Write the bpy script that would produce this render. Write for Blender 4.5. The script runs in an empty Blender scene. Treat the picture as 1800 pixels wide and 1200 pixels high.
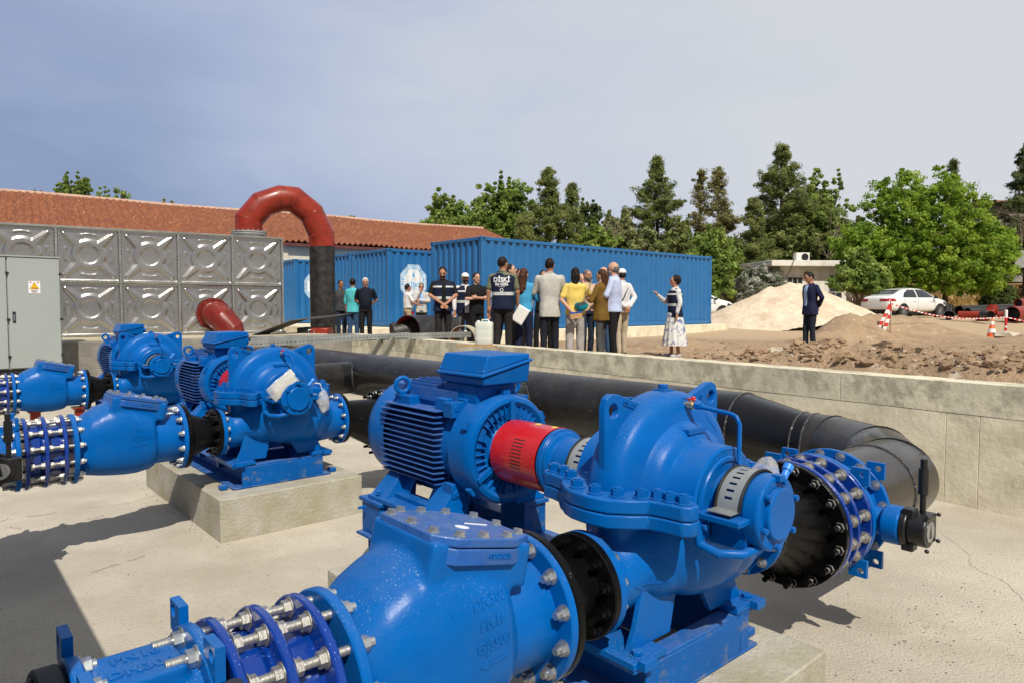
import bpy, bmesh, math, random
import numpy as np
from mathutils import Vector, Matrix, noise
from mathutils.bvhtree import BVHTree
R=math.radians; PI=math.pi
sc=bpy.context.scene; COL=sc.collection
random.seed(7); RNG=np.random.default_rng(11)

# ---------------------------------------------------------------- camera
cam=bpy.data.objects.new('camera',bpy.data.cameras.new('camera')); COL.objects.link(cam)
cam.data.lens=24; cam.data.sensor_width=36; cam.data.clip_end=3000; cam.data.clip_start=.05
cam.location=(0,0,1.6); cam.rotation_euler=(PI/2-math.atan(60/1200.),0,0)
sc.camera=cam
sc.view_settings.view_transform='Standard'; sc.view_settings.look='None'; sc.view_settings.exposure=0.0; sc.view_settings.gamma=1
sc.render.resolution_x=1024; sc.render.resolution_y=682
# ---------------------------------------------------------------- sun and sky
SUN=Vector((0.214,-0.795,1.0)).normalized()
sl=bpy.data.lights.new('sun','SUN'); sl.energy=4.7; sl.angle=R(.5); sl.color=(1,.93,.82)
so=bpy.data.objects.new('sun',sl); COL.objects.link(so)
so.rotation_euler=SUN.to_track_quat('Z','Y').to_euler()
W=bpy.data.worlds.new('World'); sc.world=W; W.use_nodes=True
def build_world():
    nt=W.node_tree; N=nt.nodes; L=nt.links; N.clear()
    out=N.new('ShaderNodeOutputWorld'); bg=N.new('ShaderNodeBackground')
    sky=N.new('ShaderNodeTexSky'); sky.sky_type='NISHITA'; sky.sun_disc=False
    sky.sun_elevation=math.asin(SUN.z); sky.sun_rotation=math.atan2(SUN.x,SUN.y); sky.air_density=1.2; sky.dust_density=2.5
    tc=N.new('ShaderNodeTexCoord'); sep=N.new('ShaderNodeSeparateXYZ'); L.new(tc.outputs['Generated'],sep.inputs[0])
    def math_(op,a,b,c=None):
        m=N.new('ShaderNodeMath'); m.operation=op
        for i,s in enumerate((a,b,c)):
            if s is None: continue
            if isinstance(s,(int,float)): m.inputs[i].default_value=s
            else: L.new(s,m.inputs[i])
        return m.outputs[0]
    mp=N.new('ShaderNodeMapping'); L.new(tc.outputs['Generated'],mp.inputs[0]); mp.inputs['Scale'].default_value=(1,1,2.6)
    n1=N.new('ShaderNodeTexNoise'); n1.inputs['Scale'].default_value=1.7; n1.inputs['Detail'].default_value=5; n1.inputs['Roughness'].default_value=.5; L.new(mp.outputs[0],n1.inputs[0])
    n2=N.new('ShaderNodeTexNoise'); n2.inputs['Scale'].default_value=5; n2.inputs['Detail'].default_value=6; n2.inputs['Distortion'].default_value=.5; L.new(mp.outputs[0],n2.inputs[0])
    # storm grey low on the left, brighter and whiter towards the right and up
    t=math_('MULTIPLY_ADD',sep.outputs[0],.74,.405)
    t=math_('MULTIPLY_ADD',sep.outputs[2],.55,t)
    t=math_('MULTIPLY_ADD',n1.outputs[0],.80,t)
    t=math_('ADD',t,-.385)
    t=math_('MULTIPLY_ADD',n2.outputs[0],.20,t); t=math_('ADD',t,-.03)
    cr=N.new('ShaderNodeValToRGB'); L.new(t,cr.inputs[0])
    e=cr.color_ramp.elements; e[0].position=0; e[0].color=(.205,.27,.46,1); e[1].position=1; e[1].color=(.70,.72,.76,1)
    for p,c in ((.22,(.27,.345,.54,1)),(.45,(.43,.50,.69,1)),(.66,(.56,.61,.74,1)),(.82,(.645,.675,.75,1))):
        k=e.new(p); k.color=c
    g=N.new('ShaderNodeMix'); g.data_type='RGBA'; g.blend_type='ADD'; g.inputs[0].default_value=1
    sm=N.new('ShaderNodeMix'); sm.data_type='RGBA'; sm.blend_type='MULTIPLY'; sm.inputs[0].default_value=1
    L.new(sky.outputs[0],sm.inputs[6]); sm.inputs[7].default_value=(.10,.10,.10,1)
    mx=N.new('ShaderNodeMix'); mx.data_type='RGBA'; mx.inputs[0].default_value=.90
    L.new(sm.outputs[2],mx.inputs[6]); L.new(cr.outputs[0],mx.inputs[7])
    # dimming added overhead and behind the camera, to weaken the sky's fill light
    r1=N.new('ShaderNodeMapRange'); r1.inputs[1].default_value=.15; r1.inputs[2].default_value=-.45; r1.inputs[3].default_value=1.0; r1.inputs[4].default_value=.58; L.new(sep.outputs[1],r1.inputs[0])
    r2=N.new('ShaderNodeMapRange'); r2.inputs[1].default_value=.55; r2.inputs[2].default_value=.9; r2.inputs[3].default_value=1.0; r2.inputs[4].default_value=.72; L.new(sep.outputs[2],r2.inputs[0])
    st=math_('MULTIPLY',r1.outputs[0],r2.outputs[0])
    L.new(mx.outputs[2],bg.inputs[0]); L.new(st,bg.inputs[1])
    L.new(bg.outputs[0],out.inputs[0])
build_world()

# ---------------------------------------------------------------- pit axes: v = flow axis, u = along the header
A41=R(41); CV=(math.cos(A41),math.sin(A41)); CU=(-math.sin(A41),math.cos(A41))
def pit(v,u,z=0): return Vector((v*CV[0]+u*CU[0], v*CV[1]+u*CU[1], z))
def at(px,py,d):
    """true position of something seen in the photograph at a measured distance d"""
    return Vector(((px-900)/1200*d, d, 1.6+(540-py)/1200*d))

# ---------------------------------------------------------------- mesh helper
class MB:
    def __init__(s): s.v=[]; s.f=[]
    def add(s,vs,fs):
        o=len(s.v); s.v+= [tuple(q) for q in vs]; s.f+=[tuple(i+o for i in f) for f in fs]; return s
    def box(s,c,d,rot=None,taper=None):
        x,y,z=d[0]/2,d[1]/2,d[2]/2; P=[]
        for sz in (-1,1):
            k=1 if sz<0 or taper is None else taper
            for sx,sy in ((-1,-1),(1,-1),(1,1),(-1,1)): P.append(Vector((sx*x*k,sy*y*k,sz*z)))
        if rot is not None: P=[rot@p for p in P]
        c=Vector(c)
        return s.add([p+c for p in P],[(3,2,1,0),(4,5,6,7),(0,1,5,4),(1,2,6,5),(2,3,7,6),(3,0,4,7)])
    def lathe(s,prof,o,ax,n=48,close=True,a0=0,a1=2*PI,up=None):
        """prof: list of (t along axis, radius)"""
        ax=Vector(ax).normalized(); o=Vector(o)
        up=Vector(up) if up else (Vector((0,0,1)) if abs(ax.z)<.9 else Vector((1,0,0)))
        e1=(up-ax*up.dot(ax)).normalized(); e2=ax.cross(e1)
        full=abs(a1-a0-2*PI)<1e-6; m=n if full else n+1
        vs=[];fs=[]
        for t,r in prof:
            for k in range(m):
                a=a0+(a1-a0)*k/n; vs.append(o+ax*t+(e1*math.cos(a)+e2*math.sin(a))*r)
        for i in range(len(prof)-1):
            for k in range(n):
                k2=(k+1)%m; fs.append((i*m+k,i*m+k2,(i+1)*m+k2,(i+1)*m+k))
        if close and full:
            if prof[0][1]>1e-5: fs.append(tuple(range(m-1,-1,-1)))
            if prof[-1][1]>1e-5: b=(len(prof)-1)*m; fs.append(tuple(range(b,b+m)))
        return s.add(vs,fs)
    def cyl(s,p0,p1,r0,r1=None,n=24,close=True):
        p0=Vector(p0);p1=Vector(p1);r1=r0 if r1 is None else r1
        return s.lathe([(0,r0),((p1-p0).length,r1)],p0,p1-p0,n,close)
    def caps(s,p0,p1,r0,r1,n=12,m=4):
        p0=Vector(p0);p1=Vector(p1);l=(p1-p0).length
        if l<1e-5: return s.ell(p0,(r0,r0,r0),n,2*m)
        pr=[(-r0*math.cos(i*PI/2/m),max(r0*math.sin(i*PI/2/m),1e-4)) for i in range(m+1)]
        pr+=[(l+r1*math.sin(i*PI/2/m),max(r1*math.cos(i*PI/2/m),1e-4)) for i in range(m+1)]
        return s.lathe(pr,p0,p1-p0,n)
    def ell(s,c,r,n=20,m=12,rot=None):
        vs=[];fs=[];c=Vector(c)
        for i in range(m+1):
            ph=PI*i/m
            for k in range(n):
                th=2*PI*k/n; p=Vector((r[0]*math.sin(ph)*math.cos(th),r[1]*math.sin(ph)*math.sin(th),r[2]*math.cos(ph)))
                if rot is not None:p=rot@p
                vs.append(p+c)
        for i in range(m):
            for k in range(n): fs.append((i*n+k,(i+1)*n+k,(i+1)*n+(k+1)%n,i*n+(k+1)%n))
        return s.add(vs,fs)
    def tube(s,path,r,n=10,close=False,caps=True):
        P=[Vector(p) for p in path]; rr=r if isinstance(r,(list,tuple)) else [r]*len(P)
        vs=[];fs=[];m=len(P); e=None
        for i,p in enumerate(P):
            if close: t=(P[(i+1)%m]-P[i-1]).normalized()
            else: t=((P[min(i+1,m-1)]-p).normalized()+(p-P[max(i-1,0)]).normalized()).normalized()
            if e is None:
                up=Vector((0,0,1)) if abs(t.z)<.9 else Vector((1,0,0)); e=(up-t*up.dot(t)).normalized()
            else: e=(e-t*e.dot(t)).normalized()
            b=t.cross(e)
            # widen on mitres so the section keeps its width
            for k in range(n):
                a=2*PI*k/n; vs.append(p+(e*math.cos(a)+b*math.sin(a))*rr[i])
        for i in range(m if close else m-1):
            j=(i+1)%m
            for k in range(n): fs.append((i*n+k,i*n+(k+1)%n,j*n+(k+1)%n,j*n+k))
        if not close and caps: fs.append(tuple(range(n-1,-1,-1))); fs.append(tuple(range((m-1)*n,m*n)))
        return s.add(vs,fs)
    def prism(s,poly,z0,z1,M=None,hole=None):
        """poly in xy extruded in z; M maps to place"""
        n=len(poly); vs=[Vector((x,y,z0)) for x,y in poly]+[Vector((x,y,z1)) for x,y in poly]
        if M is not None: vs=[M@p for p in vs]
        fs=[tuple(range(n-1,-1,-1)),tuple(range(n,2*n))]+[(i,(i+1)%n,n+(i+1)%n,n+i) for i in range(n)]
        return s.add(vs,fs)
    def ringplate(s,outer,c,rh,z0,z1,M=None):
        """polygon outline with a round hole"""
        n=len(outer); inn=[]
        for x,y in outer:
            a=math.atan2(y-c[1],x-c[0]); inn.append((c[0]+rh*math.cos(a),c[1]+rh*math.sin(a)))
        vs=[]
        for z in (z0,z1):
            for x,y in outer: vs.append(Vector((x,y,z)))
            for x,y in inn: vs.append(Vector((x,y,z)))
        if M is not None: vs=[M@p for p in vs]
        fs=[]
        for i in range(n):
            j=(i+1)%n
            fs+= [(j,i,n+i,n+j),(2*n+i,2*n+j,3*n+j,3*n+i),(i,j,2*n+j,2*n+i),(n+j,n+i,3*n+i,3*n+j)]
        return s.add(vs,fs)
    def torus(s,c,ax,Rr,r,n=32,m=10,a0=0,a1=2*PI,up=None):
        ax=Vector(ax).normalized(); up=Vector(up) if up else (Vector((0,0,1)) if abs(ax.z)<.9 else Vector((1,0,0)))
        e1=(up-ax*up.dot(ax)).normalized(); e2=ax.cross(e1); c=Vector(c)
        full=abs(a1-a0-2*PI)<1e-6
        return s.tube([c+(e1*math.cos(a0+(a1-a0)*k/n)+e2*math.sin(a0+(a1-a0)*k/n))*Rr for k in range(n if full else n+1)],r,m,close=full)
    def mesh(s,name='m',smooth=40):
        me=bpy.data.meshes.new(name); me.from_pydata(s.v,[],s.f); me.update()
        bm=bmesh.new(); bm.from_mesh(me); bmesh.ops.recalc_face_normals(bm,faces=bm.faces); bm.to_mesh(me); bm.free()
        if smooth:
            me.polygons.foreach_set('use_smooth',[True]*len(me.polygons)); me.set_sharp_from_angle(angle=R(smooth))
        return me
def link(name,me,m=None,parent=None,loc=None,rot=None,bevel=0,seg=2):
    o=bpy.data.objects.new(name,me); COL.objects.link(o)
    if m is not None and me is not None and len(me.materials)==0: me.materials.append(m)
    if parent: o.parent=parent
    if loc is not None: o.location=loc
    if rot is not None: o.rotation_euler=rot
    if bevel:
        b=o.modifiers.new('bevel','BEVEL'); b.width=bevel; b.segments=seg; b.limit_method='ANGLE'; b.angle_limit=R(35); b.harden_normals=False
    return o
def part(name,mb,m,parent,smooth=40,**k): return link(name,mb.mesh(name,smooth),m,parent,**k)
def thing(name,label,cat,loc=(0,0,0),rotz=0,group=None):
    o=bpy.data.objects.new(name,None); COL.objects.link(o); o.location=loc; o.rotation_euler=(0,0,rotz); o.empty_display_size=.1
    o['label']=label; o['category']=cat
    if group:o['group']=group
    return o
def tag(o,label=None,cat=None,group=None,kind=None):
    for k,v in (('label',label),('category',cat),('group',group),('kind',kind)):
        if v: o[k]=v
    return o
def copy_tree(o,parent=None,loc=None,rotz=None,label=None):
    c=o.copy(); COL.objects.link(c)
    if parent: c.parent=parent
    if loc is not None:c.location=loc
    if rotz is not None:c.rotation_euler=(0,0,rotz)
    if label:c['label']=label
    for ch in list(o.children): copy_tree(ch,c)
    return c
TS_=bpy.data.scenes.new('bench')
def evald(o):
    """evaluate one object on an otherwise empty bench scene"""
    TS_.collection.objects.link(o); vl=TS_.view_layers[0]; vl.update(); dg=vl.depsgraph
    m2=bpy.data.meshes.new_from_object(o.evaluated_get(dg),depsgraph=dg); TS_.collection.objects.unlink(o); return m2
def bake(me,voxel=None,smooth=0,sf=.5,decimate=None):
    """fuse overlapping solids into one continuous skin"""
    o=bpy.data.objects.new('tmp',me)
    if voxel:
        r=o.modifiers.new('r','REMESH'); r.mode='VOXEL'; r.voxel_size=voxel; r.use_smooth_shade=True
    if smooth:
        q=o.modifiers.new('s','SMOOTH'); q.factor=sf; q.iterations=smooth
    if decimate:
        d=o.modifiers.new('d','DECIMATE'); d.ratio=decimate
    m2=evald(o)
    bpy.data.objects.remove(o); m2.polygons.foreach_set('use_smooth',[True]*len(m2.polygons)); m2.materials.clear()
    return m2
def join_meshes(list_me):
    bm=bmesh.new()
    for m in list_me: bm.from_mesh(m)
    me=bpy.data.meshes.new('j'); bm.to_mesh(me); bm.free(); return me
def text_mesh(body,size=.1,depth=.002,bold=0,align='CENTER'):
    cu=bpy.data.curves.new('t','FONT'); cu.body=body; cu.size=size; cu.extrude=depth/2; cu.align_x=align; cu.align_y='CENTER'; cu.offset=bold; cu.resolution_u=3
    o=bpy.data.objects.new('t',cu); me=evald(o)
    bpy.data.objects.remove(o); return me
def transform_mesh(me,M):
    me.transform(M); me.update(); return me

# ---------------------------------------------------------------- materials
def pm(name,col,rough=.5,metal=0,var=.12,scale=4,bump=0,bscale=60,coat=0,col2=None,c2amt=0,c2scale=3,c2sharp=.08,speck=None,samt=0,sscale=80,spec=.5,detail=6,stretch=None,trans=0,ior=1.45,sss=0,rvar=.1,alpha=1,dust=0,spup=False):
    m=bpy.data.materials.new(name); m.use_nodes=True; nt=m.node_tree; N=nt.nodes; L=nt.links; b=N['Principled BSDF']
    b.inputs['Metallic'].default_value=metal; b.inputs['Specular IOR Level'].default_value=spec
    b.inputs['Coat Weight'].default_value=coat; b.inputs['Coat Roughness'].default_value=.12
    b.inputs['Transmission Weight'].default_value=trans; b.inputs['IOR'].default_value=ior
    b.inputs['Alpha'].default_value=alpha
    tc=N.new('ShaderNodeTexCoord'); src=tc.outputs['Object']
    if stretch:
        mp=N.new('ShaderNodeMapping'); mp.inputs['Scale'].default_value=stretch; L.new(src,mp.inputs[0]); src=mp.outputs[0]
    def nz(sc_,d=detail,r=.6):
        n=N.new('ShaderNodeTexNoise'); n.inputs['Scale'].default_value=sc_; n.inputs['Detail'].default_value=d; n.inputs['Roughness'].default_value=r; L.new(src,n.inputs[0]); return n.outputs[0]
    def ramp(f,a,b_):
        mr=N.new('ShaderNodeMapRange'); mr.inputs[1].default_value=a; mr.inputs[2].default_value=b_; mr.clamp=True; L.new(f,mr.inputs[0]); return mr
    def mixc(f,A,B,blend='MIX'):
        x=N.new('ShaderNodeMix'); x.data_type='RGBA'; x.blend_type=blend
        if isinstance(f,float): x.inputs[0].default_value=f
        else: L.new(f,x.inputs[0])
        for i,c in ((6,A),(7,B)):
            if isinstance(c,tuple): x.inputs[i].default_value=(*c[:3],1)
            else: L.new(c,x.inputs[i])
        return x.outputs[2]
    f=nz(scale)
    lo=tuple(c*(1-var) for c in col); hi=tuple(min(c*(1+var),1) for c in col)
    c=mixc(ramp(f,.3,.7).outputs[0],lo,hi)
    if col2 is not None:
        f2=nz(c2scale,8,.65); th=1-c2amt
        c=mixc(ramp(f2,.3+.4*th-c2sharp,.3+.4*th+c2sharp).outputs[0],c,tuple(col2))
    if speck is not None:
        f3=nz(sscale,3,.5); k3=ramp(f3,.72-samt*.2,.76-samt*.2).outputs[0]
        if spup:
            ge=N.new('ShaderNodeNewGeometry'); sz=N.new('ShaderNodeSeparateXYZ'); L.new(ge.outputs['Normal'],sz.inputs[0])
            q1=N.new('ShaderNodeMath'); q1.operation='MULTIPLY'; L.new(k3,q1.inputs[0]); L.new(ramp(sz.outputs[2],.15,.75).outputs[0],q1.inputs[1])
            q2=N.new('ShaderNodeMath'); q2.operation='MULTIPLY'; L.new(q1.outputs[0],q2.inputs[0]); L.new(ramp(nz(2.6,4,.6),.45,.62).outputs[0],q2.inputs[1]); k3=q2.outputs[0]
        c=mixc(k3,c,tuple(speck))
    if dust:
        ge=N.new('ShaderNodeNewGeometry'); sz=N.new('ShaderNodeSeparateXYZ'); L.new(ge.outputs['Normal'],sz.inputs[0])
        u_=ramp(sz.outputs[2],.45,.98).outputs[0]; k_=ramp(nz(11,8,.7),.34,.72).outputs[0]
        mm=N.new('ShaderNodeMath'); mm.operation='MULTIPLY'; L.new(u_,mm.inputs[0]); L.new(k_,mm.inputs[1]); m2=N.new('ShaderNodeMath'); m2.operation='MULTIPLY'; L.new(mm.outputs[0],m2.inputs[0]); m2.inputs[1].default_value=dust
        c=mixc(m2.outputs[0],c,(.34,.33,.31))
    L.new(c,b.inputs['Base Color'])
    rr=ramp(f,.3,.7); rr.inputs[3].default_value=max(rough-rvar,.02); rr.inputs[4].default_value=min(rough+rvar,1); L.new(rr.outputs[0],b.inputs['Roughness'])
    if bump:
        bp=N.new('ShaderNodeBump'); bp.inputs['Strength'].default_value=1; bp.inputs['Distance'].default_value=bump; L.new(nz(bscale,5,.6),bp.inputs['Height']); L.new(bp.outputs[0],b.inputs['Normal'])
    return m
M={}
def mk():
    blue=(.0,.102,.39)
    M['blue']=pm('cast_blue_paint',blue,.30,var=.12,scale=5,bump=.0006,bscale=110,coat=.0,spec=.15,speck=(.20,.30,.42),samt=.42,sscale=210,col2=(.008,.105,.36),c2amt=.24,c2scale=6,c2sharp=.12,rvar=.08,dust=.09,spup=True)
    M['blue_dust']=pm('dusty_blue_paint',(.002,.088,.38),.45,var=.18,scale=7,bump=.0008,bscale=150,coat=.1,speck=(.32,.38,.46),samt=.45,sscale=240,col2=(.04,.12,.33),c2amt=.36,c2scale=12,c2sharp=.2,dust=.22,spup=True)
    M['navy']=pm('glossy_dark_blue_coating',(.002,.034,.25),.16,var=.15,coat=.6,bump=.0008,bscale=60,speck=(.2,.3,.6),samt=.2,sscale=140)
    M['black']=pm('wet_black_paint',(.004,.004,.0045),.27,var=.3,coat=.05,spec=.13,bump=.0025,bscale=45,speck=(.05,.045,.04),samt=.15,sscale=50)
    M['tar']=pm('shiny_black_weld_coating',(.005,.005,.006),.2,var=.3,coat=.3,spec=.35,bump=.003,bscale=60,stretch=(1,1,1))
    M['pe']=pm('dusty_black_pipe',(.009,.009,.010),.33,var=.3,scale=3,bump=.0015,bscale=26,coat=.1,spec=.35,dust=.08,col2=(.035,.03,.025),c2amt=.32,c2scale=2.2,c2sharp=.22,speck=(.16,.15,.14),samt=.12,sscale=40)
    M['pe2']=pm('scratched_black_pipe',(.014,.014,.015),.42,var=.4,scale=6,bump=.003,bscale=30,col2=(.055,.048,.042),c2amt=.36,c2scale=7,c2sharp=.15)
    M['steel']=pm('zinc_bolt',(.46,.48,.49),.36,metal=.85,var=.15,scale=40)
    M['stud']=pm('threaded_zinc_rod',(.46,.45,.42),.42,metal=.8,var=.2,scale=60,bump=.002,bscale=20,stretch=(40,1,1))
    M['rubber']=pm('black_rubber',(.012,.012,.012),.55)
    M['red']=pm('red_guard_paint',(.52,.012,.012),.3,var=.1,scale=8,coat=.35,speck=(.55,.3,.28),samt=.2,sscale=160,bump=.0006,bscale=60)
    M['oxide']=pm('red_oxide_paint',(.25,.025,.012),.36,var=.22,scale=2.5,coat=.12,spec=.35,col2=(.14,.018,.010),c2amt=.26,c2scale=4,c2sharp=.12,bump=.002,bscale=22)
    M['concrete']=pm('old_concrete',(.50,.45,.36),.9,var=.14,scale=2.2,bump=.012,bscale=24,col2=(.37,.32,.21),c2amt=.44,c2scale=1.3,c2sharp=.14,speck=(.62,.57,.47),samt=.3,sscale=14,spec=.2)
    M['concrete_grey']=pm('grey_stained_concrete',(.31,.29,.25),.9,var=.25,scale=2.5,bump=.01,bscale=26,col2=(.15,.145,.13),c2amt=.45,c2scale=1.6,c2sharp=.16,spec=.2)
    M['plinth']=pm('cast_plinth_concrete',(.43,.41,.36),.9,var=.15,scale=6,bump=.008,bscale=45,col2=(.33,.30,.2),c2amt=.46,c2scale=4,c2sharp=.14,speck=(.22,.2,.17),samt=.25,sscale=90,spec=.2)
    M['floor']=pm('rough_broomed_concrete',(.515,.47,.39),.92,var=.12,scale=1.4,bump=.010,bscale=70,col2=(.42,.375,.30),c2amt=.40,c2scale=.9,c2sharp=.10,speck=(.34,.30,.24),samt=.45,sscale=48,spec=.2)
    M['grey_paint']=pm('cabinet_grey_paint',(.335,.37,.36),.42,var=.04,scale=.8,coat=.1)
    M['dark_gap']=pm('dark_gasket',(.02,.02,.022),.6)
    M['galv']=pm('pressed_steel_sheet',(.45,.44,.425),.27,metal=.88,var=.1,scale=1.6,bump=.0015,bscale=6)
    M['galv2']=pm('galvanised_channel',(.42,.44,.42),.45,metal=.65,var=.12,scale=5)
    M['cont']=pm('container_blue_paint',(.016,.130,.35),.45,var=.10,scale=1.3,bump=.002,bscale=16,col2=(.022,.155,.37),c2amt=.35,c2scale=2,c2sharp=.2,speck=(.12,.08,.05),samt=.03,sscale=20)
    M['cont_dark']=pm('dark_underside_steel',(.015,.02,.03),.7)
    M['white']=pm('white_decal',(.78,.80,.82),.5,var=.04)
    M['sky']=pm('light_blue_decal',(.02,.38,.72),.5,var=.04)
    M['cream']=pm('cream_render_wall',(.68,.62,.48),.9,var=.08,scale=.8,col2=(.5,.44,.34),c2amt=.3,c2scale=.7,c2sharp=.2,spec=.2)
    M['wall_white']=pm('whitewashed_wall',(.78,.76,.70),.9,var=.08,scale=1.2,col2=(.45,.42,.36),c2amt=.3,c2scale=1.3,c2sharp=.2,spec=.2)
    M['glass']=pm('dark_window_glass',(.02,.025,.03),.08,var=.2,spec=.8)
    M['wood']=pm('brown_timber',(.2,.11,.06),.7,var=.3,scale=5,stretch=(1,1,10))
    M['bark']=pm('tree_bark',(.12,.085,.06),.9,var=.4,scale=12,bump=.01,bscale=20)
    M['gravel']=pm('pale_gravel',(.74,.62,.47),.95,var=.12,scale=3,bump=.05,bscale=18,speck=(.42,.32,.22),samt=.4,sscale=12,spec=.2,col2=(.62,.49,.35),c2amt=.4,c2scale=1.2)
    M['dryhill']=pm('dry_grass_bank',(.27,.175,.075),.95,var=.35,scale=2.5,bump=.08,bscale=5,col2=(.13,.08,.045),c2amt=.45,c2scale=.9,c2sharp=.15,spec=.1)
    M['fabric_grey']=None
mk()
HEX=[(math.cos(k*PI/3),math.sin(k*PI/3)) for k in range(6)]
def nut(mb,c,ax,r,h,washer=True):
    """hexagon nut seated at c pointing along ax"""
    ax=Vector(ax).normalized(); q=ax.to_track_quat('Z','Y').to_matrix().to_4x4(); Mx=Matrix.Translation(Vector(c))@q
    if washer: mb.lathe([(0,0.001),(0,r*1.28),(r*.16,r*1.28),(r*.16,.001)],c,ax,20)
    z0=r*.16 if washer else 0
    mb.prism([(x*r,y*r) for x,y in HEX],z0,z0+h,Mx)
    return z0+h
def bolt_mesh(l=.06,r=.016,both=True,thread=.02,rr=None):
    """bolt through a flange pair: +x side nut with thread end, -x side head; centred"""
    mb=MB(); rr=rr or r*.55
    nut(mb,(l/2,0,0),(1,0,0),r,r*.95); nut(mb,(-l/2,0,0),(-1,0,0),r,r*.8)
    mb.cyl((-l/2,0,0),(l/2+r*1.1+thread,0,0),rr,n=12)
    return mb.mesh('bolt',35)
V0=2.03; ROT=A41
ROW=[1.50,5.11,8.72]
SH=.95     # shaft height
def circle_pts(c,r,n,a0=0): return [(c[0]+r*math.cos(a0+2*PI*k/n),c[1]+r*math.sin(a0+2*PI*k/n)) for k in range(n)]
def project_text(me_txt,target,origin,right,up,dirn,off=.0015,dist=1.0):
    """wrap flat lettering (xy) onto a curved mesh; target in the same local space"""
    bm=bmesh.new(); bm.from_mesh(target); bvh=BVHTree.FromBMesh(bm)
    right=Vector(right).normalized(); up=Vector(up).normalized(); dirn=Vector(dirn).normalized(); origin=Vector(origin)
    t=bmesh.new(); t.from_mesh(me_txt)
    bmesh.ops.triangulate(t,faces=t.faces)
    es=[e for e in t.edges if e.calc_length()>.02]
    if es: bmesh.ops.subdivide_edges(t,edges=es,cuts=2)
    for v in t.verts:
        p=origin+right*v.co.x+up*v.co.y
        h=bvh.ray_cast(p-dirn*dist*.5,dirn,dist)
        q=h[0] if h[0] is not None else p
        v.co=q-dirn*(off+v.co.z)
    t.to_mesh(me_txt); t.free(); bm.free(); me_txt.update(); return me_txt
def hexhead(mb,c,ax,r): 
    nut(mb,c,ax,r,r*.8)

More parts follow.
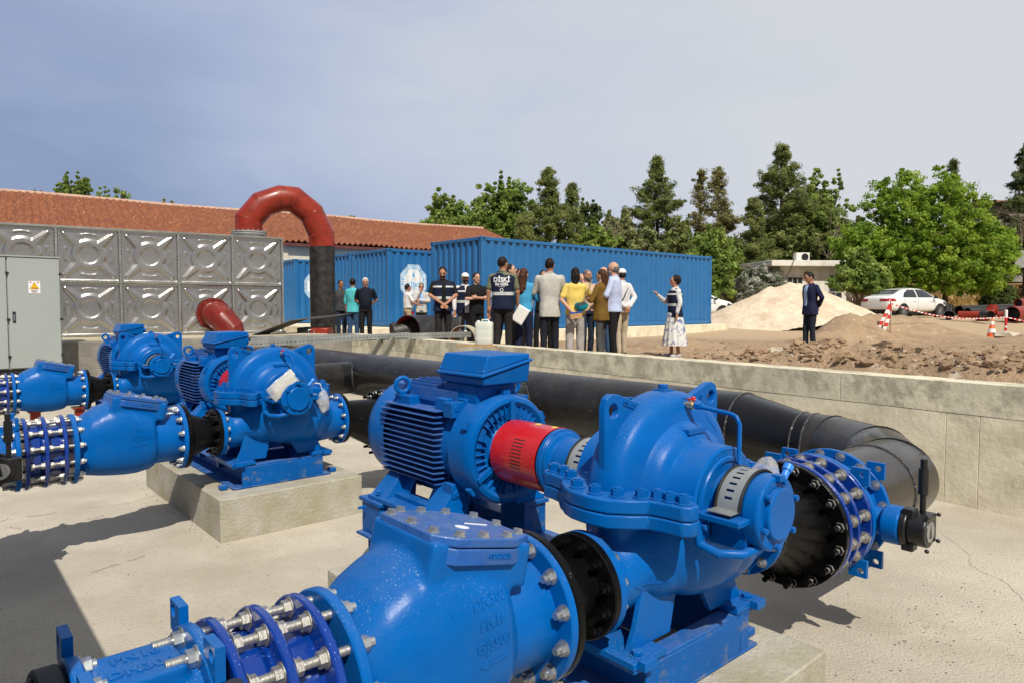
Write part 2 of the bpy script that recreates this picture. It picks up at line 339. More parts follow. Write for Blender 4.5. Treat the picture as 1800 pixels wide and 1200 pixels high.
M['blue_base']=pm('dirty_blue_paint',(.0,.090,.35),.38,var=.15,scale=5,bump=.0006,bscale=90,spec=.22,col2=(.16,.17,.18),c2amt=.10,c2scale=14,c2sharp=.10,speck=(.22,.22,.22),samt=.12,sscale=120,dust=.3)
def make_pump():
    t=thing('pump_unit','','pump',pit(V0,ROW[0]),ROT,'split case pump units on the concrete plinths')
    # --- base frame: two long channels, cross members, raised motor stools
    b=MB()
    for sx in (-1,1):
        x=sx*.31
        b.box((x,.72,.305),(.13,1.80,.012)); b.box((x,.72,.455),(.13,1.80,.014)); b.box((x-sx*.055,.72,.38),(.012,1.80,.138))
    for y in (-.172,1.61): b.box((0,y,.38),(.62,.012,.138)); b.box((0,y+(.035 if y<0 else -.035),.3052),(.74,.085,.0121)); b.box((0,y+(.03 if y<0 else -.03),.4554),(.62,.07,.0135))
    for y in (.38,.86): b.box((0,y,.40),(.61,.06,.09))
    for sx in (-1,1):
        b.box((sx*.42,-.10,.315),(.05,.06,.03)); 
        for y in (1.06,1.52): b.box((sx*.27,y,.54),(.15,.18,.152)); b.box((sx*.27,y,.628),(.17,.21,.02))
        b.box((sx*.27,1.29,.50),(.10,.30,.07))
    part('base_frame',b,M['blue_base'],t,30,bevel=.003,seg=1)
    # --- casing
    c=MB()
    hf=[(.262,.0001),(.262,.172),(.256,.182),(.165,.184),(.150,.192),(.140,.212),(.128,.226),(.105,.236),(.090,.246),(.084,.272),(.078,.305),(.066,.330),(.045,.343),(.02,.349)]
    up=[(-y,r) for y,r in hf]+[(y,r) for y,r in reversed(hf)]
    c.lathe([(y,r*.985) for y,r in up],(0,0,SH),(0,1,0),72)
    u_=MB(); u_.lathe([(y,r+.0015) for y,r in up[1:-1]],(0,0,SH+.002),(0,1,0),96,a0=-PI/2,a1=PI/2,close=False)
    for sy in (-1,1): u_.lathe([(sy*.2635,.172),(sy*.2635,.150),(sy*.257,.147),(sy*.257,.06)],(0,0,SH+.002),(0,1,0),64,a0=-PI/2,a1=PI/2,close=False)
    u_.box((0,-.118,SH+.222),(.10,.06,.016))
    part('upper_casing',u_,M['blue'],t,34)
    # bulging suction chambers below the split
    c.ell((.05,-.11,.80),(.29,.16,.215),40,24); c.ell((.05,.11,.80),(.29,.16,.215),40,24)
    c.ell((.19,0,.745),(.27,.25,.20),40,24)
    c.caps((.18,0,.72),(.42,0,.70),.20,.158,36); c.cyl((.40,0,.70),(.52,0,.70),.155,.155,36)
    # discharge elbow
    c.caps((-.06,0,.80),(-.27,0,.715),.20,.135,36); c.cyl((-.24,0,.70),(-.41,0,.70),.128,.125,36)
    c.ell((-.12,0,.74),(.20,.20,.16),36,20)
    cas=bake(c.mesh('c'),.0075,4)
    casing=link('pump_casing',cas,M['blue'],t)
    # --- split flange (outline follows the casing)
    out=[(-.40,.12),(-.425,.0),(-.425,-.09),(-.335,-.19),(-.31,-.26),(-.305,-.335),(-.285,-.37),(-.235,-.37),(-.2,-.33),
         (.2,-.33),(.235,-.37),(.285,-.37),(.305,-.335),(.31,-.26),(.335,-.19),(.425,-.09),(.425,.0),(.40,.12),(.425,.09),(.335,.19),(.31,.26),(.305,.335),(.285,.37),(.235,.37),(.2,.33),(-.2,.33),(-.235,.37),(-.285,.37),(-.305,.335),(-.31,.26),(-.335,.19),(-.42,.1)]
    out=[(-.405,.10),(-.425,.05),(-.43,-.03),(-.415,-.10),(-.37,-.15),(-.325,-.19),(-.312,-.25),(-.308,-.30),(-.285,-.325),(-.25,-.325),(-.2,-.255)]
    L_=out+[(-x,y) for x,y in reversed(out)]
    L2=[(-x,-y) for x,y in L_]
    poly=L_[:-1]+[(.405,.10),(.37,.15),(.325,.19),(.312,.25),(.308,.30),(.285,.325),(.25,.325),(.2,.255),(-.2,.255),(-.25,.325),(-.285,.325),(-.308,.30),(-.312,.25),(-.325,.19),(-.37,.15),(-.405,.10)][0:]
    # clean order, drop near duplicates
    pp=[]
    for q in poly:
        if not pp or (abs(q[0]-pp[-1][0])+abs(q[1]-pp[-1][1]))>.01: pp.append(q)
    if abs(pp[0][0]-pp[-1][0])+abs(pp[0][1]-pp[-1][1])<.01: pp.pop()
    f=MB(); f.prism(pp,.903,.9485); f.prism(pp,.9505,.997)
    sf=part('split_flange',f,M['blue'],t,30,bevel=.006,seg=2)
    bp=MB(); nut(bp,(0,0,0),(0,0,1),.0215,.022); bp.cyl((0,0,.02),(0,0,.030),.0125,n=12); bme=bp.mesh('bolt',35)
    for sx in (-1,1):
        for x,y in ((.375,.07),(.385,-.02),(.362,-.095),(.315,-.155),(.285,-.195),(.279,-.238),(.272,-.282),(.30,.17),(.277,.23),(.272,.282)):
            link('flange_bolt',bme,M['blue'],sf,loc=(sx*x,y,.998))
    # --- lifting lugs
    for sx in (-1,1):
        lug=[(.06,.352),(.215,.29),(.265,.20),(.33,.10),(.333,.30),(.325,.345),(.30,.362),(.275,.362),(.26,.357)] 
        lug=[(.10,.30),(.20,.20),(.30,.06),(.331,.07),(.333,.315),(.322,.348),(.296,.362),(.262,.358)]
        Ml=Matrix.Translation((0,0,SH))@Matrix(((sx,0,0,0),(0,0,1,0),(0,1,0,0),(0,0,0,1)))
        # plate with round eye
        den=[]
        for i in range(len(lug)):
            a=lug[i];b2=lug[(i+1)%len(lug)]
            for k in range(4): den.append((a[0]+(b2[0]-a[0])*k/4,a[1]+(b2[1]-a[1])*k/4))
        g=MB(); g.ringplate(den,(.288,.305),.024,-.014,.014,Ml)
        part('lifting_lug',g,M['blue'],t,30,bevel=.003,seg=1)
    # --- raised lettering and arrows
    for body,(ox,oz),dr,sz in (('SZL.022A',(-.20,.315),-.75,.021),('JS3.02',(.205,.30),.72,.02)):
        tm=text_mesh(body,sz,.004,.0006)
        rot=Matrix.Rotation(-dr if ox<0 else -.0,4,'Y')
        q=Matrix.Translation((ox,-.016,SH+oz))@Matrix.Rotation(PI/2,4,'X')@Matrix.Rotation(-.33 if ox<0 else .62,4,'Z')
        transform_mesh(tm,q); link('raised_lettering',tm,M['blue'],t)
    def arrow(l=.09,w=.006): 
        m=MB(); m.box((0,0,0),(l,w,.003)); m.prism([(-l/2-.03,0),(-l/2,.014),(-l/2,-.014)],-.0015,.0015); return m.mesh('a',0)
    a=arrow(); project_text(a,cas,(-.24,-.4,.70),(1,0,.02),(0,0,1),(0,1,0)); link('flow_arrow',a,M['blue'],t)
    a=arrow(.07,.004); project_text(a,cas,(.20,-.4,SH+.21),(.7,0,-.7),(.7,0,.7),(0,1,0)); link('flow_arrow',a,M['blue'],t)
    # --- discharge and suction flanges
    for x0,x1,r,n,bc,pn in ((-.425,-.395,.17,12,.145,'discharge_flange'),(.50,.528,.2025,12,.176,'suction_flange')):
        fl=MB(); fl.lathe([(0,r-.003),(.003,r),(x1-x0-.003,r),(x1-x0,r-.003)],(x0,0,.70),(1,0,0),56)
        fo=part(pn,fl,M['blue'],t,30)
        hb=MB(); nut(hb,(0,0,0),(1 if x0<0 else -1,0,0),.0165,.015); hb.cyl((0,0,0),(.02 if x0<0 else -.03,0,0),.009,n=10); hm=hb.mesh('bolt',35)
        for k in range(n):
            aa=2*PI*(k+.5)/n
            link('flange_bolt',hm,M['steel'],fo,loc=((x1 if x0<0 else x0),bc*math.cos(aa),.70+bc*math.sin(aa)))
    # --- support legs (webbed brackets)
    for sx in (-1,1):
        g=MB()
        pl=[(.335,.488),(.115,.488),(.045,.79),(.16,.80),(.27,.66),(.30,.56)] if sx<0 else [(.335,.488),(.13,.488),(.03,.66),(.06,.76),(.20,.74)]
        for sy in (-1,1):
            Mg=Matrix.Translation((0,sy*.115,0))@Matrix(((sx,0,0,0),(0,0,1,0),(0,1,0,0),(0,0,0,1)))
            g.prism(pl,-.010,.010,Mg)
        a_=(.20,.488); b_=(.10,.72)
        g.add([(sx*a_[0]-.009,-.105,a_[1]),(sx*a_[0]+.009,-.105,a_[1]),(sx*a_[0]+.009,.105,a_[1]),(sx*a_[0]-.009,.105,a_[1]),(sx*b_[0]-.009,-.105,b_[1]),(sx*b_[0]+.009,-.105,b_[1]),(sx*b_[0]+.009,.105,b_[1]),(sx*b_[0]-.009,.105,b_[1])],[(3,2,1,0),(4,5,6,7),(0,1,5,4),(1,2,6,5),(2,3,7,6),(3,0,4,7)])
        g.box((sx*.30,0,.4775),(.17,.37,.022))
        for sy in (-1,1): hexhead(g,(sx*.33,sy*.155,.489),(0,0,1),.019); g.box((sx*.335,sy*.200,.482),(.06,.03,.03))
        part('support_leg',g,M['blue'],t,30,bevel=.004,seg=2)
    # --- bearing brackets and housings, both ends
    for sy,nm in ((-1,'bearing_housing'),(1,'coupling_side_bearing')):
        h=MB()
        pr=[(.25,.07),(.325,.07),(.325,.114),(.385,.117),(.39,.121),(.437,.121),(.444,.115)] if sy<0 else [(.25,.07),(.30,.07),(.30,.114),(.40,.114),(.40,.108),(.48,.108),(.49,.13),(.505,.13),(.505,.14),(.53,.14)]
        h.lathe([(.2,.07)]+pr,(0,0,SH),(0,sy,0),56)
        ho=part(nm,h,M['blue'],t,30,bevel=.003,seg=1)
        # gland recess rings
        g=MB(); g.lathe([(.263,.105),(.276,.105),(.276,.06)],(0,0,SH),(0,sy,0),48,close=False)
        g.lathe([(.262,.155),(.269,.15),(.269,.138),(.262,.134)],(0,0,SH),(0,sy,0),56,close=False)
        for k in range(6): ga=R(30+60*k); g.box((.085*math.sin(ga),sy*.285,SH+.085*math.cos(ga)),(.03,.05,.03),Matrix.Rotation(ga,3,'Y'))
        part('gland_plate',g,M['blue'],t,30)
        # slotted guard strap with rubber edging
        s=MB(); y0,y1=(sy*.300,sy*.385) if sy<0 else (.285,.37); rr=.1255
        nA=44; a0,a1=R(-84),R(84)
        for k in range(nA):
            aa=a0+(a1-a0)*k/nA; ab=a0+(a1-a0)*(k+1)/nA
            slot=(k%3==1) and 3<k<nA-3
            cols=[(0,1)] if not slot else [(0,.3),(.62,1)]
            for f0,f1 in cols:
                vv=[]
                for rad in (rr,rr-.002):
                    for a_,ff in ((aa,f0),(ab,f0),(ab,f1),(aa,f1)):
                        vv.append((math.sin(a_)*rad,y0+(y1-y0)*ff,SH+math.cos(a_)*rad))
                s.add(vv,[(0,1,2,3),(7,6,5,4),(0,4,5,1),(1,5,6,2),(2,6,7,3),(3,7,4,0)])
        for sx in (-1,1): s.box((sx*(rr+.02),(y0+y1)/2,SH+.0135),(.06,abs(y1-y0),.003))
        so_=part('slotted_guard_strap',s,M['galv2'],t,30)
        e=MB()
        for yy in (y0,y1): e.torus((0,yy,SH),(0,1,0),rr+.001,.005,40,8,a0,a1)
        e2=e.mesh('edge'); link('rubber_edge',e2,M['rubber'],so_)
        # shelf bracket left and right
        g=MB()
        for sx in (-1,1):
            ex=.165 if sx<0 else .12
            g.box((sx*ex*.72,sy*.335,SH-.010),(ex*.75,.165,.020))
            g.tube([(sx*(ex+.012),sy*.262,SH-.02),(sx*(ex+.014),sy*.28,SH-.10),(sx*ex*1.0,sy*.34,SH-.118),(sx*ex*.72,sy*.395,SH-.118),(sx*ex*.3,sy*.415,SH-.105)],.0155,10)
            g.box((sx*ex*.9,sy*.268,SH-.06),(.045,.03,.11))
            g.cyl((sx*(ex+.0),sy*.28,SH-.045),(sx*(ex+.0),sy*.30,SH-.045),.013,n=12)
        g.box((0,sy*.33,SH-.07),(.2,.13,.09))
        part('bearing_bracket',g,M['blue'],t,30,bevel=.005,seg=2)
        if sy<0:
            k=MB(); k.lathe([(.444,.085),(.458,.083),(.462,.078)],(0,0,SH),(0,-1,0),48); 
            k.box((0,-.445,SH+.115),(.03,.03,.02))
            for i in range(6):
                aa=R(20+60*i); px,pz=.102*math.cos(aa),.102*math.sin(aa)
                k.cyl((px,-.45,SH+pz),(px,-.463,SH+pz),.0105,n=12); k.cyl((px,-.463,SH+pz),(px,-.4645,SH+pz),.006,n=6)
            part('end_cap',k,M['blue'],ho,30,bevel=.002,seg=1)
            k=MB(); k.cyl((.095,-.41,SH+.085),(.125,-.41,SH+.115),.012,n=14); k.cyl((.122,-.41,SH+.112),(.137,-.41,SH+.127),.017,n=14)
            part('breather_plug',k,M['plug'],ho,30)
    # --- top plug and vent piping with red taps
    g=MB(); g.box((0,0,SH+.350),(.055,.055,.012)); hexhead(g,(0,0,SH+.356),(0,0,1),.018); part('vent_plug',g,M['blue'],t,30,bevel=.002,seg=1)
    for sy in (-1,1):
        p0=Vector((.03,sy*.060,SH+.305)); p1=p0+Vector((.0,sy*.065,0))
        g=MB(); g.cyl(p0-Vector((0,sy*.03,0)),p0+Vector((0,sy*.012,0)),.026,n=20); part('tap_boss',g,M['blue'],t,30)
        g=MB(); g.cyl(p0,p1,.0105,n=14); g.cyl(p0+Vector((0,sy*.028,0)),p0+Vector((0,sy*.05,0)),.0155,n=6); g.cyl(p0+Vector((0,sy*.04,0)),p0+Vector((0,sy*.04,.02)),.006,n=10)
        v=part('vent_tap',g,M['brass'],t,30)
        g=MB(); g.box(p0+Vector((0,sy*.04,.020)),(.011,.034,.007)); g.box(p0+Vector((.012,sy*.04,.025)),(.016,.013,.008)); part('tap_handle',g,M['red'],v,30,bevel=.002,seg=1)
        path=[p1-Vector((0,sy*.01,0)),p1+Vector((0,sy*.12,-.012))]
        q=p1+Vector((0,sy*.165,-.015)); path+=[q+Vector((0,-sy*.03,.001)),q+Vector((0,-sy*.012,-.006)),q+Vector((0,0,-.03)),Vector((q.x,q.y,SH+.15))]
        path+=[Vector((q.x-.01,q.y+sy*.01,SH+.12))]
        g=MB(); g.tube(path,.0075,12); g.cyl(path[0],path[0]+Vector((0,sy*.025,0)),.0125,n=6); g.cyl(path[-1],path[-1]-Vector((0,-sy*.0,.02)),.014,n=6)
        part('vent_pipe',g,M['blue'],t,30)
    # --- coupling guard
    g=MB(); 
    nA=60
    for k in range(nA):
        aa=2*PI*k/nA; ab=2*PI*(k+1)/nA
        deg=math.degrees(aa)
        segs=[(0,1)]
        vis=(k in (42,)); 
        for f0,f1 in segs:
            vv=[]
            for rad in (.142,.1395):
                for a_,ff in ((aa,f0),(ab,f0),(ab,f1),(aa,f1)): vv.append((math.sin(a_)*rad,.535+.285*ff,SH+math.cos(a_)*rad))
            g.add(vv,[(0,1,2,3),(7,6,5,4),(0,4,5,1),(1,5,6,2),(2,6,7,3),(3,7,4,0)])
    cg=part('coupling_guard',g,M['red'],t,50)
    g=MB()
    for k in range(9):
        aa=R(-52-6.2*k); c0=Vector((math.sin(aa)*.1421,.655,SH+math.cos(aa)*.1421)); n_=Vector((math.sin(aa),0,math.cos(aa)))
        q=n_.to_track_quat('Z','Y').to_matrix()
        g.add([c0+Vector((0,sy*.034,0))+n_.cross(Vector((0,1,0)))*sz*.0022+n_*.0006 for sy,sz in ((-1,-1),(1,-1),(1,1),(-1,1))],[(0,1,2,3)])
    part('guard_slot',g,M['dark_gap'],cg,0)
    g=MB(); g.cyl((0,.66,SH+.1415),(0,.66,SH+.1425),.016,n=20); g.cyl((0,.56,SH+.1415),(0,.56,SH+.1425),.014,n=20); part('yellow_sticker',g,M['yellow'],cg,0)
    # --- motor
    y0,y1=.84,1.66; yc0,yc1=.985,1.545
    m=MB()
    m.lathe([(0,.10),(.02,.12),(.025,.155),(.014,.165),(.014,.195),(.004,.205),(-.005,.221),(.001,.238),(.018,.250),(.05,.253),(.145,.253),(.148,.24)],(0,y0,SH),(0,1,0),64,close=True)
    end=part('end_shield',m,M['blue'],t,35)
    m=MB()
    for k in range(36):
        aa=2*PI*k/36
        if abs(math.degrees(aa)%60-30)>24: continue
        d=Vector((math.sin(aa),0,math.cos(aa))); tt=Vector((0,1,0)).cross(d)
        c0=Vector((0,y0+.004,SH))
        a_=c0+d*.145; b_=c0+d*.208
        m.add([a_-tt*.003+Vector((0,.02,0)),a_+tt*.003+Vector((0,.02,0)),a_+tt*.002+Vector((0,-.008,0)),a_-tt*.002+Vector((0,-.008,0)),b_-tt*.003+Vector((0,.02,0)),b_+tt*.003+Vector((0,.02,0)),b_+tt*.002,b_-tt*.002],[(0,3,2,1),(4,5,6,7),(0,1,5,4),(1,2,6,5),(2,3,7,6),(3,0,4,7)])
    for k in range(6):
        aa=R(30+60*k); d=Vector((math.sin(aa),0,math.cos(aa))); 
    for aa in (R(0),R(120),R(240)):
        d=Vector((math.sin(aa),0,math.cos(aa))); q=Matrix.Rotation(aa,3,'Y'); m.box(Vector((0,y0+.002,SH))+d*.185,(.024,.03,.09),q)
    for aa in (R(60),R(-60),R(130),R(-130),R(0)):
        d=Vector((math.sin(aa),0,math.cos(aa))); q=Matrix.Rotation(aa,3,'Y'); m.box(Vector((0,y0+.045,SH))+d*.256,(.04,.03,.03),q)
    part('shield_rib',m,M['blue'],end,30)
    m=MB()
    m.lathe([(0,.222),(yc1-yc0,.222)],(0,yc0,SH),(0,1,0),64)
    for sx in (-1,1):      # corner bolting lugs
        for sz in (-1,1):
            m.box((sx*.195,yc0+.03,SH+sz*.185),(.075,.07,.07)); 
        m.box((sx*.17,yc1-.12,SH+.185),(.09,.14,.06)); m.box((sx*.165,yc0+.13,SH+.20),(.07,.09,.055))
    m.box((0,(yc0+yc1)/2,SH+.20),(.30,yc1-yc0,.06))
    for sx in (-1,1):
        for sz in (-1,1): m.cyl((sx*.205,yc0-.008,SH+sz*.195),(sx*.205,yc0+.02,SH+sz*.195),.017,n=16)
    part('motor_frame',m,M['blue'],t,35,bevel=.004,seg=2)
    # horizontal cooling fins on the sides, upright ones on top
    fm=M['blue_dust']
    fin_me={}
    k=0
    for sx in (-1,1):
        f=MB()
        for i in range(14):
            z=-.17+.34*i/13
            ext=.262 if abs(z)<.165 else .25
            ri=math.sqrt(max(.222**2-z*z,.0))-.01
            h=.0032
            ya,yb=yc0+.085,yc1+.02
            f.add([(sx*ri,ya,SH+z-h),(sx*ri,yb,SH+z-h),(sx*ext,yb,SH+z-h*.55),(sx*ext,ya+.015,SH+z-h*.55),(sx*ri,ya,SH+z+h),(sx*ri,yb,SH+z+h),(sx*ext,yb,SH+z+h*.55),(sx*ext,ya+.015,SH+z+h*.55)],[(3,2,1,0),(4,5,6,7),(0,1,5,4),(1,2,6,5),(2,3,7,6),(3,0,4,7)])
        part('cooling_fins',f,fm,t,25)
    f=MB()
    for i in range(8):
        x=-.16+.32*i/7
        top=.282-.25*x*x*3.2; 
        ya=yc0+.05 if abs(x)>.13 else yc0+.26
        f.box((x,(ya+yc1+.02)/2,SH+(.2+top)/2),(.005,yc1+.02-ya,top-.2))
    for i in range(9):
        x=-.13+.26*i/8; f.box((x,(yc0+yc1)/2,SH-.222),(.006,yc1-yc0,.05))
    part('top_fins',f,fm,t,25)['kind']='stuff'
    m=MB(); m.lathe([(0,.262),(.10,.266),(.155,.262),(.185,.235),(.188,.05)],(0,yc1-.01,SH),(0,1,0),64,close=False); part('fan_cowl',m,M['blue'],t,40)
    # feet
    m=MB()
    for sx in (-1,1):
        for yy in (yc0+.06,yc1-.06):
            m.add([(sx*.12,yy-.05,.78),(sx*.12,yy+.05,.78),(sx*.20,yy+.05,.79),(sx*.20,yy-.05,.79),(sx*.15,yy-.075,.64),(sx*.15,yy+.075,.64),(sx*.335,yy+.075,.64),(sx*.335,yy-.075,.64)],[(0,1,2,3),(7,6,5,4),(0,4,5,1),(1,5,6,2),(2,6,7,3),(3,7,4,0)])
        m.box((sx*.235,(yc0+yc1)/2,.665),(.07,yc1-yc0-.1,.03)); m.box((sx*.255,(yc0+yc1)/2,.648),(.17,yc1-yc0+.02,.02))
        m.add([(sx*.16,yc0+.1,.80),(sx*.16,yc0+.2,.80),(sx*.16,yc1-.2,.80),(sx*.16,yc1-.1,.80),(sx*.24,yc0+.1,.66),(sx*.24,yc0+.2,.66),(sx*.24,yc1-.2,.66),(sx*.24,yc1-.1,.66)],[(0,1,5,4),(2,3,7,6)])
        for yy in (yc0+.05,yc1-.05): hexhead(m,(sx*.305,yy,.664),(0,0,1),.019)
        m.cyl((sx*.36,yc1,.60),(sx*.40,yc1,.60),.008,n=8)
    part('motor_foot',m,M['blue'],t,30,bevel=.004,seg=2)
    # eye bolts
    for x,y in ((-.20,yc1-.10),(.20,yc0+.08)):
        g=MB(); g.torus((x,y,SH+.262),(.25,1,0),.036,.0115,28,10); g.cyl((x,y,SH+.205),(x,y,SH+.232),.022,n=16); part('eye_bolt',g,M['blue'],t,40)
    # terminal box: pedestal, body, sloped lid, gland
    g=MB(); g.box((-.02,yc0+.06,SH+.245),(.235,.26,.11)); g.box((-.02,yc0+.05,SH+.29),(.18,.22,.05))
    part('box_pedestal',g,M['blue'],t,30,bevel=.012,seg=3)
    g=MB(); cx,cy=-.02,yc0+.03; w,l=.142,.172
    zb,zl,zh=SH+.302,SH+.335,SH+.408
    g.add([(cx-w+.008,cy-l+.008,zb),(cx+w-.008,cy-l+.008,zb),(cx+w-.008,cy+l-.008,zb),(cx-w+.008,cy+l-.008,zb),(cx-w,cy-l,zl),(cx+w,cy-l,zh-.01),(cx+w,cy+l,zh-.01),(cx-w,cy+l,zl)],[(3,2,1,0),(4,5,6,7),(0,1,5,4),(1,2,6,5),(2,3,7,6),(3,0,4,7)])
    tb=part('terminal_box',g,M['blue'],t,30,bevel=.008,seg=3)
    g=MB(); e=.008
    A_=[(cx-w-e,cy-l-e,zl+.002),(cx+w+e,cy-l-e,zh-.008),(cx+w+e,cy+l+e,zh-.008),(cx-w-e,cy+l+e,zl+.002)]
    B_=[(x,y,z+.016) for x,y,z in A_]
    g.add(A_+B_,[(3,2,1,0),(4,5,6,7),(0,1,5,4),(1,2,6,5),(2,3,7,6),(3,0,4,7)])
    C_=[(cx-w,cy-l,zl+.018),(cx+w,cy-l,zh+.008),(cx+w,cy+l,zh+.008),(cx-w,cy+l,zl+.018)]
    D_=[(cx-w+.034,cy-l+.008,zh+.028),(cx+w-.004,cy-l+.008,zh+.030),(cx+w-.004,cy+l-.008,zh+.030),(cx-w+.034,cy+l-.008,zh+.028)]
    g.add(C_+D_,[(3,2,1,0),(4,5,6,7),(0,1,5,4),(1,2,6,5),(2,3,7,6),(3,0,4,7)])
    for px_,py_,pz_ in ((cx-w+.012,cy-l+.012,zl+.02),(cx+w-.012,cy-l+.012,zh+.012),(cx-w+.012,cy+l-.012,zl+.02),(cx+w-.012,cy+l-.012,zh+.012)): g.cyl((px_,py_,pz_-.01),(px_,py_,pz_+.018),.011,n=14)
    part('terminal_box_lid',g,M['blue'],tb,30,bevel=.014,seg=4)
    g=MB(); g.cyl((cx+w-.01,cy-.03,zl+.015),(cx+w+.045,cy-.03,zl+.015),.028,n=24); g.cyl((cx+w-.01,cy+.06,zl+.015),(cx+w+.03,cy+.06,zl+.015),.022,n=24); part('cable_gland',g,M['blue'],tb,30,bevel=.003,seg=1)
    return t

def flange_ring(x0,x1,r,z,mat,parent,name='flange',lug=0,seg=64,r_in=None,n=None):
    mb=MB(); w=x1-x0; ri=r_in if r_in else .001
    mb.lathe([(0,ri),(0,r-.004),(.004,r),(w-.004,r),(w,r-.004),(w,ri)],(x0,0,z),(1,0,0),seg,close=False)
    for a in ((45,135,-45,-135) if lug==4 else ((60,120) if lug==2 else ())):
        aa=R(a); c=(math.cos(aa)*(r+.018),z+math.sin(aa)*(r+.018))
        # square ear with an eye, edges level with the ground
        s=.040 if lug==4 else .035; outer=[(c[0]-s+ i*s*2/4,c[1]-s) for i in range(4)]+[(c[0]+s,c[1]-s+i*s*2/4) for i in range(4)]+[(c[0]+s-i*s*2/4,c[1]+s) for i in range(4)]+[(c[0]-s,c[1]+s-i*s*2/4) for i in range(4)]
        Mx=Matrix(((0,0,1,0),(1,0,0,0),(0,1,0,0),(0,0,0,1)))
        mb.ringplate(outer,(c[0]+.012*math.copysign(1,math.cos(aa)),c[1]+.012*math.copysign(1,math.sin(aa))),.0145,x0+.003,x1-.003,Mx)
    return part(name,mb,mat,parent,35)

def make_check_valve():
    # local origin at v=.70
    t=thing('check_valve','','valve',pit(.70,ROW[0]),ROT,'blue check valves on the discharge lines')
    z=.70; c=MB(); rp=.163
    c.cyl((.01,0,z),(.66,0,z),rp,rp,56)
    c.ell((.30,0,z+.02),(.27,.185,.20),56,30)
    # high shoulder that rises towards the hatch, slab sided
    def ring(x,w,zt,zb,n=40):
        P=[]
        for k in range(n):
            a=2*PI*k/n; ca,sa=math.cos(a),math.sin(a); e=.74
            yy=w*math.copysign(abs(ca)**e,ca); zz=(zt-z)*abs(sa)**.72 if sa>0 else -(z-zb)*abs(sa)**.9
            P.append((x,yy,z+zz))
        return P
    secs=[(.02,.150,.855,.545),(.05,.165,.885,.53),(.10,.182,.928,.52),(.16,.192,.962,.508),(.23,.199,.985,.50),(.29,.203,.985,.495),(.36,.200,.965,.495),(.44,.19,.93,.51),(.47,.175,.90,.53)]
    n=40; vs=[];fs=[]
    for s_ in secs: vs+=ring(*s_)
    for i in range(len(secs)-1):
        for k in range(n): fs.append((i*n+k,i*n+(k+1)%n,(i+1)*n+(k+1)%n,(i+1)*n+k))
    fs.append(tuple(range(n-1,-1,-1))); fs.append(tuple(range((len(secs)-1)*n,len(secs)*n)))
    c.add(vs,fs)
    # neck under hatch, tilted
    q=Matrix.Rotation(R(13),3,'Y')
    c.box((.375,0,.935),(.33,.30,.12),q,)
    body=bake(c.mesh('b'),.009,6)
    bo=link('valve_body',body,M['blue'],t)
    hatch=[(-.150,-.12),(-.150,.12),(-.09,.165),(.10,.165),(.185,.12),(.185,-.12),(.10,-.165),(-.09,-.165)]
    Mh=Matrix.Translation((.375,0,.987))@Matrix.Rotation(R(13),4,'Y')
    g=MB(); g.prism(hatch,0,.024,Mh); g.prism([(x*1.0,y*1.0) for x,y in hatch],-.045,-.003,Mh)
    ho=part('hatch_cover',g,M['blue_dust'],t,30,bevel=.004,seg=2)
    hb=MB(); nut(hb,(0,0,0),(0,0,1),.0135,.011); hm=hb.mesh('bolt',35)
    for x,y in ((-.128,-.10),(-.128,0),(-.128,.10),(-.075,.14),(.0,.145),(.085,.14),(.16,.10),(.165,0),(.16,-.10),(.085,-.14),(.0,-.145),(-.075,-.14)):
        p=Mh@Vector((x,y,.024)); o=link('hatch_bolt',hm,M['steel'],ho,loc=p,rot=(0,R(13),0))
    g=MB(); g.cyl(Mh@Vector((.01,-.04,.0242)),Mh@Vector((.01,-.04,.0252)),.02,n=20); g.prism([(.05,.0),(.12,-.015),(.125,-.005),(.055,.01)],.0243,.0255,Mh)
    part('white_sticker',g,M['white'],ho,0)
    # cast text on the visible side
    for body_t,dz,s_ in (('DN300',.072,.040),('PN16',.020,.040),('GJS500',-.034,.040)):
        tm=text_mesh(body_t,s_,.003,.0012); project_text(tm,body,(.375,-.5,z+.085+dz),(1,0,0),(0,0,1),(0,1,0),.0005); link('cast_lettering',tm,M['blue'],t)
    tm=text_mesh('FD02123',.02,.004,.0004); project_text(tm,ho.data,(.42,-.5,.955),(1,0,-.23),(.23,0,1),(0,1,0),.0005); link('cast_lettering',tm,M['blue'],t)
    m=MB(); m.box((.01,0,0),(.07,.006,.004)); m.prism([(-.05,0),(-.025,.012),(-.025,-.012)],-.002,.002); a=m.mesh('a',0); project_text(a,body,(.375,-.5,z+.005),(1,0,0),(0,0,1),(0,1,0),.0005); link('flow_arrow',a,M['blue'],t)
    for x0,x1,nm,ax in ((.0,.028,'inlet_flange',1),(.632,.66,'outlet_flange',-1)):
        fo=flange_ring(x0,x1,.2225,z,M['blue'],t,nm)
        hb=MB(); nut(hb,(0,0,0),(ax,0,0),.0185,.018); hb.cyl((0,0,0),(ax*.035,0,0),.011,n=12); hm=hb.mesh('bolt',35)
        for k in range(12):
            aa=2*PI*(k+.5)/12; link('flange_bolt',hm,M['steel'],fo,loc=(x1 if ax>0 else x0,.195*math.cos(aa),z+.195*math.sin(aa)))
    return t

